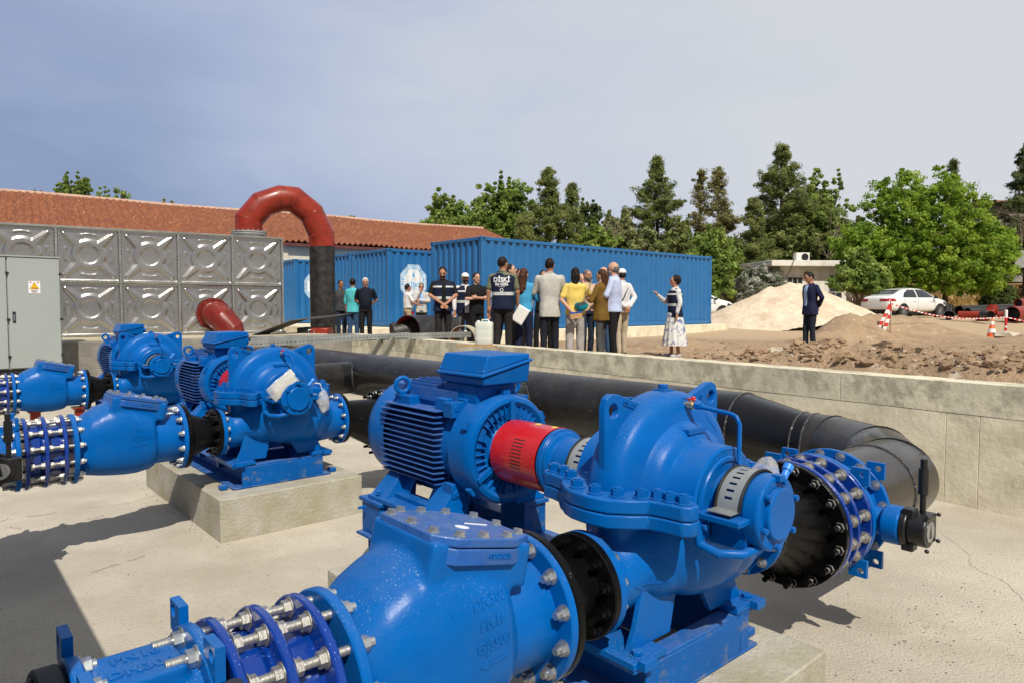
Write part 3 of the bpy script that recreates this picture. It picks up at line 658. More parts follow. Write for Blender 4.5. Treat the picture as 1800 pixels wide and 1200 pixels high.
def make_joint(name_group,xs,r,rp,z,nb,bc,v0,lug=0,stud_r=.0125):
    """restrained dismantling joint: plain pipe, flange rings and long tie rods"""
    t=thing('dismantling_joint','','pipe joint',pit(v0,ROW[0]),ROT,name_group)
    g=MB(); g.cyl((xs[0],0,z),(xs[-1],0,z),rp,n=56); g.cyl((xs[0],0,z),(xs[1]+.02,0,z),rp+.012,n=56); g.lathe([(0,rp+.02),(.012,rp+.012),(.012,rp)],(xs[-2]-.03,0,z),(1,0,0),56,close=False)
    part('joint_body',g,M['navy'],t,35)
    for i,x in enumerate(xs):
        flange_ring(x-.011,x+.011,r if i!=1 else r*1.0,z,M['navy'] if len(xs)>2 else M['blue'],t,'flange_ring',lug=0)
    g=MB(); x0,x1=xs[0]-(.115 if r<.25 else .09),xs[-1]+.045
    g.cyl((x0,0,0),(x1,0,0),stud_r,n=14)
    for x,sgn in [(xs[0]-.045,-1)]+[(xs[0]+.014,1),(xs[1]-.012,-1),(xs[1]+.012,1),(xs[-1]-.012,-1)][0:4]: nut(g,(x,0,0),(sgn,0,0),stud_r*1.75,stud_r*1.5)
    gm=g.mesh('tie',35)
    for k in range(nb):
        aa=2*PI*(k+.5)/nb; link('tie_rod',gm,M['stud'],t,loc=(0,bc*math.cos(aa),z+bc*math.sin(aa)))
    return t

def make_butterfly(v0,x1,r,rp,z,nb,bc,group,nu=-1,lugs=2,tablet=None,neck=.40):
    """flanged butterfly valve, gearbox on a neck pointing sideways"""
    t=thing('butterfly_valve','','valve',pit(v0,ROW[0]),ROT,group)
    c=MB(); c.lathe([(0,rp+.03),(.02,rp+.03),(.035,rp+.018),(x1-.035,rp+.018),(x1-.02,rp+.03),(x1,rp+.03)],(0,0,z),(1,0,0),64)
    xm=x1/2
    c.caps((xm,-rp,z),(xm,-neck+.05,z+.0),.075,.05,20)
    c.caps((xm,rp,z),(xm,rp+.05,z),.07,.05,20)
    c.cyl((xm,-neck+.075,z),(xm,-neck+.0,z),.088,n=40)
    if tablet: c.box((xm,0,z+rp+.012),(x1*.62,.15,.045))
    body=bake(c.mesh('v'),.008,4); link('valve_body',body,M['blue'],t)
    for i,(a,b) in enumerate(((0,.026),(x1-.026,x1))):
        fo=flange_ring(a,b,r,z,M['blue'],t,'valve_flange',lug=lugs and (4 if lugs==4 else 2))
        if i==1 or tablet:
            ax=1 if i==1 else -1
            hb=MB(); nut(hb,(0,0,0),(-1 if i==1 else 1,0,0),.019,.018); hb.cyl((0,0,0),((-.03 if i==1 else .03),0,0),.0115,n=12)
            hm=hb.mesh('bolt',35)
            for k in range(nb):
                aa=2*PI*(k+.5)/nb; link('flange_bolt',hm,M['steel'],fo,loc=((a if i==1 else b),bc*math.cos(aa),z+bc*math.sin(aa)))
    if tablet:
        for l,dy in ((tablet[0],.03),(tablet[1],-.03)):
            tm=text_mesh(l,.040,.004,.0012); project_text(tm,body,(xm,dy*1.0,z+.5),(1,0,0),(0,1,0),(0,0,-1),.0005); link('cast_lettering',tm,M['blue'],t)
    # gearbox
    g=MB(); yb=-neck
    g.cyl((xm,yb,z),(xm,yb-.03,z),.085,n=32); g.cyl((xm+.0,yb-.03,z),(xm,yb-.105,z),.072,n=32); g.box((xm+.055,yb-.065,z),(.09,.07,.13)); g.box((xm-.02,yb-.03,z+.07),(.06,.05,.05)); g.box((xm-.02,yb-.03,z-.075),(.06,.05,.04))
    for dx,dz in ((.095,.06),(.095,-.06),(-.045,.075),(-.045,-.075)): g.cyl((xm+dx,yb-.1,z+dz),(xm+dx,yb-.118,z+dz),.009,n=12)
    gb=part('gearbox',g,M['gear'],t,30,bevel=.007,seg=3)
    g=MB(); g.cyl((xm,yb-.105,z),(xm,yb-.1085,z),.045,n=32); part('position_indicator',g,M['steel'],gb,30)
    g=MB(); g.prism([(-.012,-.028),(.0,.036),(.012,-.028)],0,.001,Matrix.Translation((xm,yb-.1088,z))@Matrix.Rotation(PI/2,4,'X')); part('indicator_arrow',g,M['gear'],gb,0)
    g=MB(); g.box((xm+.101,yb-.065,z),(.002,.05,.09)); part('type_plate',g,M['white'],gb,0)
    g=MB(); g.cyl((xm+.045,yb-.06,z+.05),(xm+.045,yb-.06,z+.16),.0125,n=16); g.cyl((xm+.045,yb-.06,z+.15),(xm+.045,yb-.06,z+.27),.021,n=20); g.cyl((xm+.045,yb-.06,z+.27),(xm+.045,yb-.06,z+.31),.0145,n=16)
    part('input_stem',g,M['gear'],gb,30,bevel=.002,seg=1)
    return t

def make_reducer(v0,l,ra,rb,za,zb,fa,fb,group,nb_a,bc_a,nb_b,bc_b):
    t=thing('reducer','','pipe fitting',pit(v0,ROW[0]),ROT,group)
    g=MB(); n=56; vs=[];fs=[]
    for x,r,z in ((.01,ra,za),(.05,ra,za),(l-.07,rb,zb),(l-.01,rb,zb)):
        for k in range(n): a=2*PI*k/n; vs.append((x,r*math.cos(a),z+r*math.sin(a)))
    for i in range(3):
        for k in range(n): fs.append((i*n+k,i*n+(k+1)%n,(i+1)*n+(k+1)%n,(i+1)*n+k))
    g.add(vs,fs); g.lathe([(0,ra+.012),(.014,ra+.001)],(.035,0,za),(1,0,0),n,close=False)
    part('cone',g,M['black'],t,40)
    for x0,x1,r,z,nb,bc,side in ((0,.028,fa,za,nb_a,bc_a,1),(l-.03,l,fb,zb,nb_b,bc_b,-1)):
        fo=flange_ring(x0,x1,r,z,M['black'],t,'flange')
        hb=MB(); s_=.0165 if r<.25 else .0195; nut(hb,(0,0,0),(side,0,0),s_,s_); hb.cyl((0,0,0),(side*(s_*2+.03 if r>.25 else s_+.02),0,0),s_*.62,n=12); hm=hb.mesh('bolt',35)
        if nb:
            for k in range(nb):
                aa=2*PI*(k+.5)/nb; link('flange_bolt',hm,M['black'],fo,loc=((x1 if side>0 else x0),bc*math.cos(aa),z+bc*math.sin(aa)))
    return t
M['gear']=pm('black_gearbox',(.012,.012,.013),.4,var=.2,bump=.0008,bscale=90,coat=.1)
M['brass']=pm('brass_fitting',(.55,.45,.28),.35,metal=.8)
M['yellow']=pm('yellow_sticker',(.75,.62,.1),.5)
M['plug']=pm('light_blue_plastic',(.03,.22,.72),.35,var=.05)
M['clear']=pm('clear_plastic_bag',(.8,.8,.78),.2,var=.05,alpha=.32,bump=.012,bscale=20,coat=.5)
M['paper']=pm('white_paper',(.8,.8,.78),.7,var=.04)

gA='short black reducers before the check valves'
RD=make_reducer(1.362,.245,.155,.105,.70,.70,.2225,.17,'black reducers between the check valves and the pumps',0,0,12,.145)
RS=make_reducer(2.56,.41,.135,.215,.70,.615,.2025,.2825,'black reducers on the suction side of the pumps',0,0,16,.2575)
PU=make_pump(); CVv=make_check_valve()
JD=make_joint('dismantling joints beside the check valves',[.462,.56,.658],.2225,.162,.70,12,.195,0,stud_r=.0108)
JS=make_joint('dismantling joints on the suction lines',[2.995,3.075,3.205],.2825,.212,.615,16,.2575,0,stud_r=.0122)
BD=make_butterfly(.19,.243,.2225,.155,.70,12,.195,'butterfly valves on the discharge lines',lugs=2,tablet=('PN16','DN300'),neck=.36)
BS=make_butterfly(3.225,.20,.2825,.205,.615,16,.2575,'butterfly valves on the suction lines',lugs=4,neck=.37)
def stub():
    t=thing('discharge_pipe','','pipe',pit(.2,ROW[0]),ROT,'black discharge pipes beyond the butterfly valves')
    g=MB(); g.cyl((-.02,0,.70),(-1.2,0,.70),.155,n=48); part('pipe_wall',g,M['pe2'],t,40)
    fo=flange_ring(-.060,-.016,.216,.70,M['rubber'],t,'flange')
    hb=MB(); nut(hb,(0,0,0),(-1,0,0),.02,.02); hb.cyl((0,0,0),(-.05,0,0),.012,n=12); hm=hb.mesh('bolt',35)
    for k in range(12):
        aa=2*PI*(k+.5)/12; link('flange_bolt',hm,M['black'],fo,loc=(-.060,.180*math.cos(aa),.70+.180*math.sin(aa)))
    return t
ST=stub()
names={0:('nearest','the big pump in the foreground'),1:('middle','the middle pump'),2:('farthest','the pump beside the steel tank')}
LB=[
 (PU,['large blue split case pump with motor and bright red coupling guard in the foreground','middle blue pump unit with papers in a plastic bag hanging on its front','farthest blue pump unit, standing before the pressed steel tank']),
 (CVv,['blue cast check valve with bolted hatch, nearest the camera','blue check valve joined to the middle pump, shadow below on bare floor','farthest blue check valve, left of the pump beside the steel tank']),
 (RD,['black flanged reducer between nearest check valve and foreground pump','black flanged cone between middle check valve and middle pump','black flanged cone joined to the farthest pump']),
 (RS,['wide black cone with capped studs, right of the foreground pump','black cone on the right flange of the middle pump','black cone behind the farthest pump, mostly hidden']),
 (JD,['blue dismantling joint with long grey tie rods at the bottom of the photo','blue dismantling joint with tie rods left of the middle check valve','blue dismantling joint at the left edge, beside the farthest check valve']),
 (JS,['dark blue dismantling joint with white studs behind the foreground pump','dark blue dismantling joint peeking out behind the nearest motor','dark blue dismantling joint on the suction line of the farthest pump']),
 (BD,['blue butterfly valve with cast lettering on top, bottom left corner','blue butterfly valve with black gearbox at left edge beside middle check valve','blue butterfly valve on the discharge line of the farthest pump']),
 (BS,['blue butterfly valve with upright black stem before the black elbow','blue butterfly valve on the suction line behind the nearest motor','blue butterfly valve on the suction line of the farthest pump']),
 (ST,['black flanged pipe end in the bottom left corner','black discharge pipe at left edge in line with the middle pump','black discharge pipe at left in line with the farthest pump'])]
for root,lab in LB:
    root['label']=lab[0]; base=root.location.copy()
    for i in (1,2):
        d=Vector((CU[0],CU[1],0))*(ROW[i]-ROW[0])
        copy_tree(root,loc=base+d,label=lab[i])
# plinths
def plinth(i,lab):
    g=MB(); g.box((0,0,.15),(1.07,2.0,.30)); me=g.mesh('plinth',0)
    bm=bmesh.new(); bm.from_mesh(me); bmesh.ops.subdivide_edges(bm,edges=bm.edges,cuts=14,use_grid_fill=True)
    for v in bm.verts:
        p=v.co; e=noise.noise(p*6+Vector((i*9,0,0)))*.006; ed=(abs(abs(p.x)-.535)<.01)+(abs(abs(p.y)-1.0)<.01)+(abs(p.z-.3)<.01)
        v.co=p*(1+e*(.6 if ed>=2 else .25)); 
    bm.to_mesh(me); bm.free(); me.polygons.foreach_set('use_smooth',[True]*len(me.polygons)); me.set_sharp_from_angle(angle=R(40))
    o=link('concrete_plinth',me,M['plinth'],loc=pit(2.035,ROW[i]-.37+1.0,-.004),rot=(0,0,ROT),bevel=.006)
    tag(o,lab,'concrete base','concrete plinths under the pumps')
for i,l in enumerate(('concrete plinth under the foreground pump, corner showing at bottom right','concrete plinth under the middle pump with dark stained front face','concrete plinth under the farthest pump, small pale corner showing')): plinth(i,l)
# papers and bag on the middle pump
def hanging():
    t=thing('document_pouch','clear plastic pouch of papers hanging on the middle pump','document pouch',pit(V0,ROW[1]),ROT)
    q=Matrix.Translation((-.075,-.37,SH+.16))@Matrix.Rotation(R(38),4,'Y').inverted()@Matrix.Rotation(R(90),4,'X')
    q=Matrix.Translation((-.10,-.425,SH+.11))@Matrix.Rotation(R(-38),4,'Y')@Matrix.Rotation(R(90),4,'X')
    def sheet(w,h,dx,dy,z,mat,nm,cr=.004):
        g=MB(); n=8; vs=[];fs=[]
        for i in range(n+1):
            for j in range(n+1):
                x=(i/n-.5)*w; y=(j/n-.5)*h
                vs.append(q@Vector((x+dx,y+dy,z+cr*noise.noise(Vector((x*18,y*18,z*99))))))
        for i in range(n):
            for j in range(n): fs.append((i*(n+1)+j,(i+1)*(n+1)+j,(i+1)*(n+1)+j+1,i*(n+1)+j+1))
        g.add(vs,fs); me=g.mesh(nm); o=link(nm,me,mat,t); s=o.modifiers.new('s','SOLIDIFY'); s.thickness=.0012; return o
    sheet(.19,.055,.015,.018,0,M['paper'],'paper_sheet'); sheet(.18,.05,.005,-.022,.006,pm('cream_paper',(.66,.63,.5),.7),'manual')
    sheet(.225,.115,-.01,0,.014,M['clear'],'plastic_sleeve',.010)
    t2=thing('parts_bag','small crumpled clear bag of parts tied beside the middle pump bearing','plastic bag',pit(V0,ROW[1]),ROT)
    g=MB(); g.ell((.215,-.40,SH-.04),(.045,.03,.085),18,12)
    me=g.mesh('b'); 
    for v in me.vertices:
        k=noise.noise(v.co*28)*.03; v.co+=v.normal*k; v.co.z+=.0
    link('bag',me,M['clear'],t2)
    g=MB(); g.tube([(.12,-.40,SH+.09),(.15,-.41,SH+.10),(.185,-.41,SH+.09),(.205,-.40,SH+.045)],.004,8); part('tie',g,M['white'],t2)
    t3=thing('parts_bag','crumpled clear plastic bag behind the foreground pump bearing','plastic bag',pit(V0,ROW[0]),ROT)
    g=MB(); g.ell((.19,-.30,SH+.03),(.05,.06,.10),18,12); me=g.mesh('b')
    for v in me.vertices: v.co+=v.normal*noise.noise(v.co*25)*.035
    link('bag',me,M['clear'],t3)
hanging()
# ================================================================ setting
def sstep(a,b,x):
    t=min(max((x-a)/(b-a),0),1); return t*t*(3-2*t)
def inv(x,y): return (x*CV[0]+y*CV[1], x*CU[0]+y*CU[1])
MOUNDS=[(9.25,18.8,.74,.85,1.0),(10.1,19.5,.40,.9,.9),(11.2,20.2,.70,1.35,1.2),(8.1,18.2,.22,.8,.8),(12.6,20.2,.25,1.2,1.0),(14.2,17.2,.22,1.6,1.2),(3.9,15.9,.22,1.0,.6),(2.9,16.4,.12,.8,.5),(5.0,15.0,.10,1.0,.6),(12.6,13.2,.20,1.5,1.2),(5.4,16.3,.12,1.2,.9)]
def fbm(x,y,s,o=4,seed=0.):
    return noise.fractal(Vector((x*s+seed,y*s-seed,seed*.37)),1.0,2.0,o)
def H(x,y,fine=True):
    v,u=inv(x,y)
    z=.60
    right=1-sstep(3.2,7.5,u)                       # excavated heap beside the near part of the wall
    nearw=1-sstep(6.6,15.5,v)
    z+= right*(.22+.25*nearw)
    z+= .12*(1-sstep(0,2.2,v-6.9))*(1-right)
    z+= .48*sstep(23,34,y)*sstep(-2,6,x)            # rises to the car park
    z+= sstep(-3,-12,x)*.1*0
    # dry bank behind
    k=sstep(4,16,x)
    z+= k*(1.9*sstep(43.5,50,y)+5.0*sstep(52,110,y))*(.75+.25*sstep(18,30,x))
    z+= sstep(60,300,y)*3.0
    for mx,my,mh,rx,ry in MOUNDS:
        d=((x-mx)/rx)**2+((y-my)/ry)**2
        if d<6: z+=mh*math.exp(-d*1.15)*(1+.18*fbm(x,y,2.2,3,3.))
    if fine:
        dirt=max(right, .25)*(1-sstep(20,24,y)) if v>6.6 else 0
        n=fbm(x,y,.9,3,1.5); n2=fbm(x,y,3.2,4,7.7)
        n4=fbm(x,y,7.5,3,2.2); z+=dirt*(.055*n+.085*n2*right*(.35+.65*nearw) + .012*n2)+.022*n4*max(right,.3)*(1 if y<22 else 0)
        if right>.1 and y<14.5 and v>6.6:          # clods
            c=noise.voronoi(Vector((x*3.3,y*3.3,2.)))[0][0]; z+=right*.11*max(0,.42-c)*(1-sstep(11,14.5,y))*(.6+.8*max(0,n))
        # trench dip at the right edge
        z-=.12*right*math.exp(-(((x-9.2)/1.6)**2+((y-10.3)/.8)**2)); z+=.16*right*math.exp(-((v-7.9)/.9)**2)*(.6+.6*n)
    return z
def skew(u): return .082*(min(max(u,-2),13.9)-1.3)
def wall_v(u): return 6.29+skew(u)
UF=13.9   # far end of the pit
def terrain():
    def axis(a,b,segs):
        out=[a]
        for e,st in segs:
            while out[-1]+st<e-1e-6: out.append(out[-1]+st)
            out.append(e)
        return out
    vv=axis(-400,400,[(-100,60),(-20,16),(-4,4),(6.45,1.1),(12.5,.085),(24,.22),(45,.8),(90,3),(400,40)])
    uu=axis(-400,400,[(-60,60),(-12,8),(-5,2),(-3,.25),(6.5,.085),(UF+.1,.22),(26,.4),(60,1.4),(110,5),(400,40)])
    nv,nu=len(vv),len(uu); X=[];F=[]
    for v in vv:
        for u in uu:
            s=skew(u) if v>6 else 0
            w=v+ s*(1-sstep(6.45,16,v)) if v>=6.44 else v
            p=pit(w,u); z=H(p.x,p.y)
            if 6.4<v<6.9: e=w-s-6.45; z=min(z,.60 if e<.02 else .955+max(0,e-.10)*.9)
            X.append((p.x,p.y,z))
    for i in range(nv-1):
        for j in range(nu-1):
            vm=(vv[i]+vv[i+1])/2; um=(uu[j]+uu[j+1])/2
            if -4<vm<6.45 and -5<um<UF+.1: continue
            F.append((i*nu+j,(i+1)*nu+j,(i+1)*nu+j+1,i*nu+j+1))
    me=bpy.data.meshes.new('ground'); me.from_pydata(X,[],F); me.polygons.foreach_set('use_smooth',[True]*len(F)); me.update()
    m=pm('dug_earth',(.32,.225,.145),.95,var=.28,scale=3.5,bump=.05,bscale=11,col2=(.40,.29,.185),c2amt=.42,c2scale=1.1,c2sharp=.14,speck=(.46,.39,.30),samt=.42,sscale=7,spec=.12)
    o=link('ground',me,m); o['kind']='structure'
    # damp / compacted variation: tan track behind, dry bank further back
    nt=m.node_tree; N=nt.nodes; L=nt.links; b=N['Principled BSDF']; src=b.inputs['Base Color'].links[0].from_socket
    geo=N.new('ShaderNodeNewGeometry'); sp=N.new('ShaderNodeSeparateXYZ'); L.new(geo.outputs['Position'],sp.inputs[0])
    def band(sock,a,bb):
        r=N.new('ShaderNodeMapRange'); r.inputs[1].default_value=a; r.inputs[2].default_value=bb; r.interpolation_type='SMOOTHSTEP'; L.new(sock,r.inputs[0]); return r.outputs[0]
    nz=N.new('ShaderNodeTexNoise'); nz.inputs['Scale'].default_value=.7; nz.inputs['Detail'].default_value=6; L.new(geo.outputs['Position'],nz.inputs[0])
    ad=N.new('ShaderNodeMath'); ad.operation='MULTIPLY_ADD'; L.new(nz.outputs[0],ad.inputs[0]); ad.inputs[1].default_value=6; L.new(sp.outputs[1],ad.inputs[2])
    def mx(f,A,B):
        x=N.new('ShaderNodeMix'); x.data_type='RGBA'; L.new(f,x.inputs[0]); L.new(A,x.inputs[6])
        if isinstance(B,tuple): x.inputs[7].default_value=(*B,1)
        else: L.new(B,x.inputs[7])
        return x.outputs[2]
    c=mx(band(ad.outputs[0],23.,26.),src,(.46,.345,.225))
    n3=N.new('ShaderNodeTexNoise'); n3.inputs['Scale'].default_value=1.3; n3.inputs['Detail'].default_value=8; L.new(geo.outputs['Position'],n3.inputs[0])
    r3=N.new('ShaderNodeValToRGB'); L.new(n3.outputs[0],r3.inputs[0]); r3.color_ramp.elements[0].color=(.10,.065,.035,1); r3.color_ramp.elements[0].position=.38; r3.color_ramp.elements[1].color=(.40,.27,.12,1); r3.color_ramp.elements[1].position=.62
    c=mx(band(ad.outputs[0],45.5,48),c,r3.outputs[0]); L.new(c,b.inputs['Base Color'])
terrain()
# pit floor
g=MB(); a=[pit(-4.2,-5.2,0),pit(7.6,-5.2,0),pit(7.6,UF+.3,0),pit(-4.2,UF+.3,0)]
g.add([tuple(p) for p in a],[(0,1,2,3)]); o=part('pit_floor',g,M['floor'],None,0); o['kind']='structure'
def crumbs():
    """paint drips, grit and twigs lying on the slab"""
    g=MB()
    for i in range(520):
        v=random.uniform(.3,6.2); u=random.uniform(.6,9)
        if random.random()<.3: u=random.gauss(1.15,.10); v=random.gauss(3.9,.45)
        if random.random()<.3:
            k=random.choice((0,1)); u=ROW[k]-.4+random.uniform(-.02,2.2); v=1.47+random.gauss(0,.03)
        p=pit(v,u,.001); s=random.uniform(.0012,.0048)
        g.box(p,(s*2,s*1.4,s*.5),Matrix.Rotation(random.random()*3,3,'Z'))
    o=part('grit',g,pm('dark_grit',(.10,.085,.07),.9,var=.5,scale=3),None,0); tag(o,kind='stuff')
    g=MB()
    for i in range(16):
        p=pit(random.uniform(.2,1.3),random.uniform(1.9,6.5),.004); q=Matrix.Rotation(random.random()*6,3,'Z'); L_=random.uniform(.04,.1)
        pts=[p+q@Vector((L_*t,.02*math.sin(t*2+i),.002)) for t in (0,.5,1,1.5,2)]
        g.tube(pts,.0012,5)
    o=part('twigs',g,M['wood'],None,0); tag(o,kind='stuff')
    rr=random.Random(3); g=MB()
    for (v,u,a,L_) in ((2.9,2.2,.2,1.6),(3.4,5.6,.1,2.6),(1.0,3.3,2.9,1.1),(4.6,3.4,1.3,1.8),(4.4,.9,.5,1.3),(5.3,2.6,1.9,1.6),(.9,6.3,.4,.9)):
        x,y=v,u; P=[]
        for k in range(int(L_/.05)):
            P.append(pit(x,y,.0005)); a+=rr.gauss(0,.22); x+=.05*math.cos(a); y+=.05*math.sin(a)
        g.tube(P,[.0011*(.4+rr.random()) for _ in P],5)
    o=part('slab_crack',g,pm('crack_line',(.16,.14,.115),.95),None,0); o['kind']='structure'
crumbs()
def wall_obj(name,pts_in,thick_dir,zt,mat,lab,cat='wall',th=.28):
    """pts_in inner face polyline; built in sections with shallow form joints"""
    pass
def long_wall():
    t=thing('concrete_wall','long pale concrete retaining wall running behind the black header pipe','wall',pit(wall_v(0),0,0),ROT)
    base=Vector((wall_v(0),0,0))
    N_=46; u0,u1=-5.0,UF
    def sec(ua,ub,name,zt,zb,th,off,mat,sub):
        vs=[];fs=[]; nz=10; n=sub
        rows=[]
        for j in range(n+1):
            u=ua+(ub-ua)*j/n; col=[]
            for k in range(nz+1):
                z=zb+(zt-zb)*k/nz
                x=wall_v(u)-base.x-off+.005*noise.noise(Vector((u*1.7,z*3,off*40)))
                zz=z if k<nz else z+.006*noise.noise(Vector((u*4,0,3)))
                col.append((x,u,zz))
            col.append((wall_v(u)-base.x+th,u,zt+.006*noise.noise(Vector((u*4,5,3))))); col.append((wall_v(u)-base.x+th,u,zb))
            rows.append(col)
        m=len(rows[0])
        for c in rows: vs+=c
        for j in range(n):
            for k in range(m-1): fs.append((j*m+k,(j+1)*m+k,(j+1)*m+k+1,j*m+k+1))
        fs.append(tuple(range(m-1,-1,-1))); fs.append(tuple(range(n*m,(n+1)*m)))
        g=MB(); g.add(vs,fs); part(name,g,mat,t,35,bevel=.0025,seg=1)
    edges=[-5,-2.9,-.35,1.62,1.86,4.1,6.35,8.6,10.8,UF]
    for a,b in zip(edges[:-1],edges[1:]): sec(a+.0015,b-.0015,'wall_panel',.742,-.01,.28,0,M['wallc'],max(3,int((b-a)*5)))
    edges=[-5,-1.2,2.75,6.6,9.9,UF]
    for a,b in zip(edges[:-1],edges[1:]): sec(a+.002,b-.002,'coping_beam',1.0,.745,.28,.002,M['wallc2'],max(3,int((b-a)*5)))
M['wallc']=pm('pale_formed_concrete',(.76,.70,.54),.9,var=.12,scale=2.2,bump=.005,bscale=22,col2=(.60,.55,.40),c2amt=.42,c2scale=3.5,c2sharp=.08,speck=(.7,.66,.55),samt=.3,sscale=22,spec=.2)
M['wallc2']=pm('weathered_formed_concrete',(.70,.65,.50),.9,var=.14,scale=2.2,bump=.006,bscale=20,col2=(.45,.42,.31),c2amt=.46,c2scale=4.5,c2sharp=.07,speck=(.66,.61,.48),samt=.35,sscale=24,spec=.2)
long_wall()
def box_between(name,v0,v1,u0,u1,z0,z1,mat,lab,cat,parent=None,bevel=.01):
    g=MB(); g.box(((v1-v0)/2,(u1-u0)/2,(z1-z0)/2),(v1-v0,u1-u0,z1-z0)); me=g.mesh(name,0)
    bm=bmesh.new(); bm.from_mesh(me); bmesh.ops.subdivide_edges(bm,edges=[e for e in bm.edges if e.calc_length()>1],cuts=10,use_grid_fill=True)
    for v in bm.verts: v.co+=noise.noise_vector(v.co*1.4)*.006
    bm.to_mesh(me); bm.free()
    o=link(name,me,mat,parent,loc=pit(v0,u0,z0),rot=(0,0,ROT),bevel=bevel)
    if lab: tag(o,lab,cat)
    return o
box_between('concrete_wall',-4.2,wall_v(UF)+.3,UF,UF+.30,-.01,1.0,M['concrete_grey'],'dark stained concrete end wall of the pit in front of the steel tank','wall')
box_between('concrete_slab',-4.2,6.9,UF+.32,UF+4.6,.5,1.005,M['concrete'],'raised concrete slab that carries the pressed steel tank','slab')
# left side wall of the pit, out of frame, and behind
box_between('concrete_wall',-4.3,-4.0,-5,UF-.01,-.01,1.0,M['concrete'],'side wall of the pit, left of the view','wall')
# a further row of control cabinets left of the frame: they throw the broad shadow at the bottom left
def cabinet(loc,rotz,w,d,h,doors,lab,sign=True,base=.1,seams=None):
    t=thing('control_cabinet',lab,'electrical cabinet',loc,rotz)
    g=MB(); g.box((0,d/2,h/2+base/2),(w,d-.03,h-base)); part('cabinet_shell',g,M['grey_paint'],t,30,bevel=.006)
    g=MB(); g.box((0,d/2,base/2),(w-.02,d-.04,base)); part('cabinet_plinth',g,M['rubber'],t,30)
    g=MB(); g.box((0,d/2-.012,h+.006),(w+.02,d+.03,.022)); part('cabinet_roof',g,M['grey_paint'],t,30,bevel=.004)
    dw=w/doors
    for i in range(doors):
        x0=-w/2+dw*i
        g=MB(); g.box((x0+dw/2,-.003,base+(h-base)/2),(dw-.022,.022,h-base-.03)); do=part('door',g,M['grey_paint'],t,30,bevel=.006)
        for z in (h*.16,h*.47,h*.86):
            hx=(x0+dw-.004)
            g=MB(); g.box((hx,-.022,z),(.03,.018,.04)); g.box((hx+.02,-.016,z),(.02,.014,.022)); part('hinge',g,M['rubber'],do,30)
        g=MB(); g.box((x0+.075,-.02,h*.49),(.04,.016,.17)); ha=part('door_lock',g,M['rubber'],do,30,bevel=.004)
        g=MB(); g.box((x0+.075,-.03,h*.485),(.018,.012,.10)); part('lock_lever',g,M['steel'],ha,30)
        if sign and i==doors-1:
            sx,sz=x0+dw*.50,h*.745
            g=MB(); g.box((sx,-.0155,sz),(.155,.002,.19)); sg=part('warning_sign',g,M['white'],do,0)
            Mx=Matrix.Translation((sx,-.017,sz+.02))@Matrix.Rotation(PI/2,4,'X')
            g=MB(); g.prism([(-.066,-.055),(.066,-.055),(0,.062)],0,.0004,Mx); part('sign_edge',g,M['rubber'],sg,0)
            g=MB(); g.prism([(-.058,-.051),(.058,-.051),(0,.053)],.0006,.001,Mx); part('sign_triangle',g,M['signy'],sg,0)
            g=MB(); g.prism([(.004,.038),(-.012,.008),(-.001,.008),(-.007,-.018),(.012,.014),(.001,.014),(.010,.038)],.0012,.0016,Mx); part('sign_bolt',g,M['red'],sg,0)
            for tx,dz,s_,mt in (('ÖLÜM',-.026,.022,M['red']),('TEHLİKESİ',-.043,.018,M['red']),('DİKKAT',-.080,.024,M['rubber']),('400 VOLT',-.1,.017,M['red'])):
                tm=text_mesh(tx,s_,.0004,.0006); transform_mesh(tm,Matrix.Translation((0,-.002,0))@Mx@Matrix.Translation((0,dz,0))); link('sign_text',tm,mt,sg)
            for dx in (-.05,.05):
                g=MB(); g.cyl((sx+dx,-.0168,sz+.075),(sx+dx,-.0175,sz+.075),.012,n=20); part('sign_mark',g,M['red'],sg,0)
    return t
M['signy']=pm('sign_yellow',(.85,.62,.02),.5)
# cabinet seen at the left edge: right front corner about 11.5 m away
# it is turned to face the camera side
cab_w=2.1; ang=ROT; cc=pit(1.76-cab_w/2,13.22,.53)
cabinet(cc,ang,cab_w,.6,1.86,3,'tall grey control cabinet with a yellow warning sign, left edge')
cabinet(pit(-.07,2.60,0),R(41+90),3.3,.55,1.78,4,'row of grey cabinets standing left of the view')
box_between('concrete_block',-1.6,1.9,13.1,UF-.01,-.01,.53,M['concrete_grey'],'low concrete block under the grey control cabinet','concrete block')
# ---------------------------------------------------------------- header pipe
def mitre_pipe(g,path,rads,n=56,z_axis=True):
    """pipe through points with true mitred joints (path in a vertical or horizontal plane)"""
    P=[Vector(p) for p in path]; m=len(P); rings=[]
    dirs=[(P[i+1]-P[i]).normalized() for i in range(m-1)]
    pl=None
    for i in range(1,m-1):
        c=dirs[i-1].cross(dirs[i])
        if c.length>1e-4: pl=c.normalized(); break
    if pl is None: pl=Vector((0,0,1)) if abs(dirs[0].z)<.9 else Vector((1,0,0))
    vs=[];fs=[]
    for i in range(m):
        d=dirs[0] if i==0 else dirs[-1] if i==m-1 else (dirs[i-1]+dirs[i]).normalized()
        side=pl.cross(d).normalized(); k=1.
        if 0<i<m-1: k=1/max(.3,d.dot(dirs[i]))
        for a in range(n):
            t=2*PI*a/n; vs.append(P[i]+side*math.cos(t)*rads[i]*k+pl*math.sin(t)*rads[i])
    for i in range(m-1):
        for a in range(n): fs.append((i*n+a,i*n+(a+1)%n,(i+1)*n+(a+1)%n,(i+1)*n+a))
    g.add(vs,fs); return g
def weld(g,c,d,r,w=.007):
    g.torus(c,d,r+.001,w,56,6)
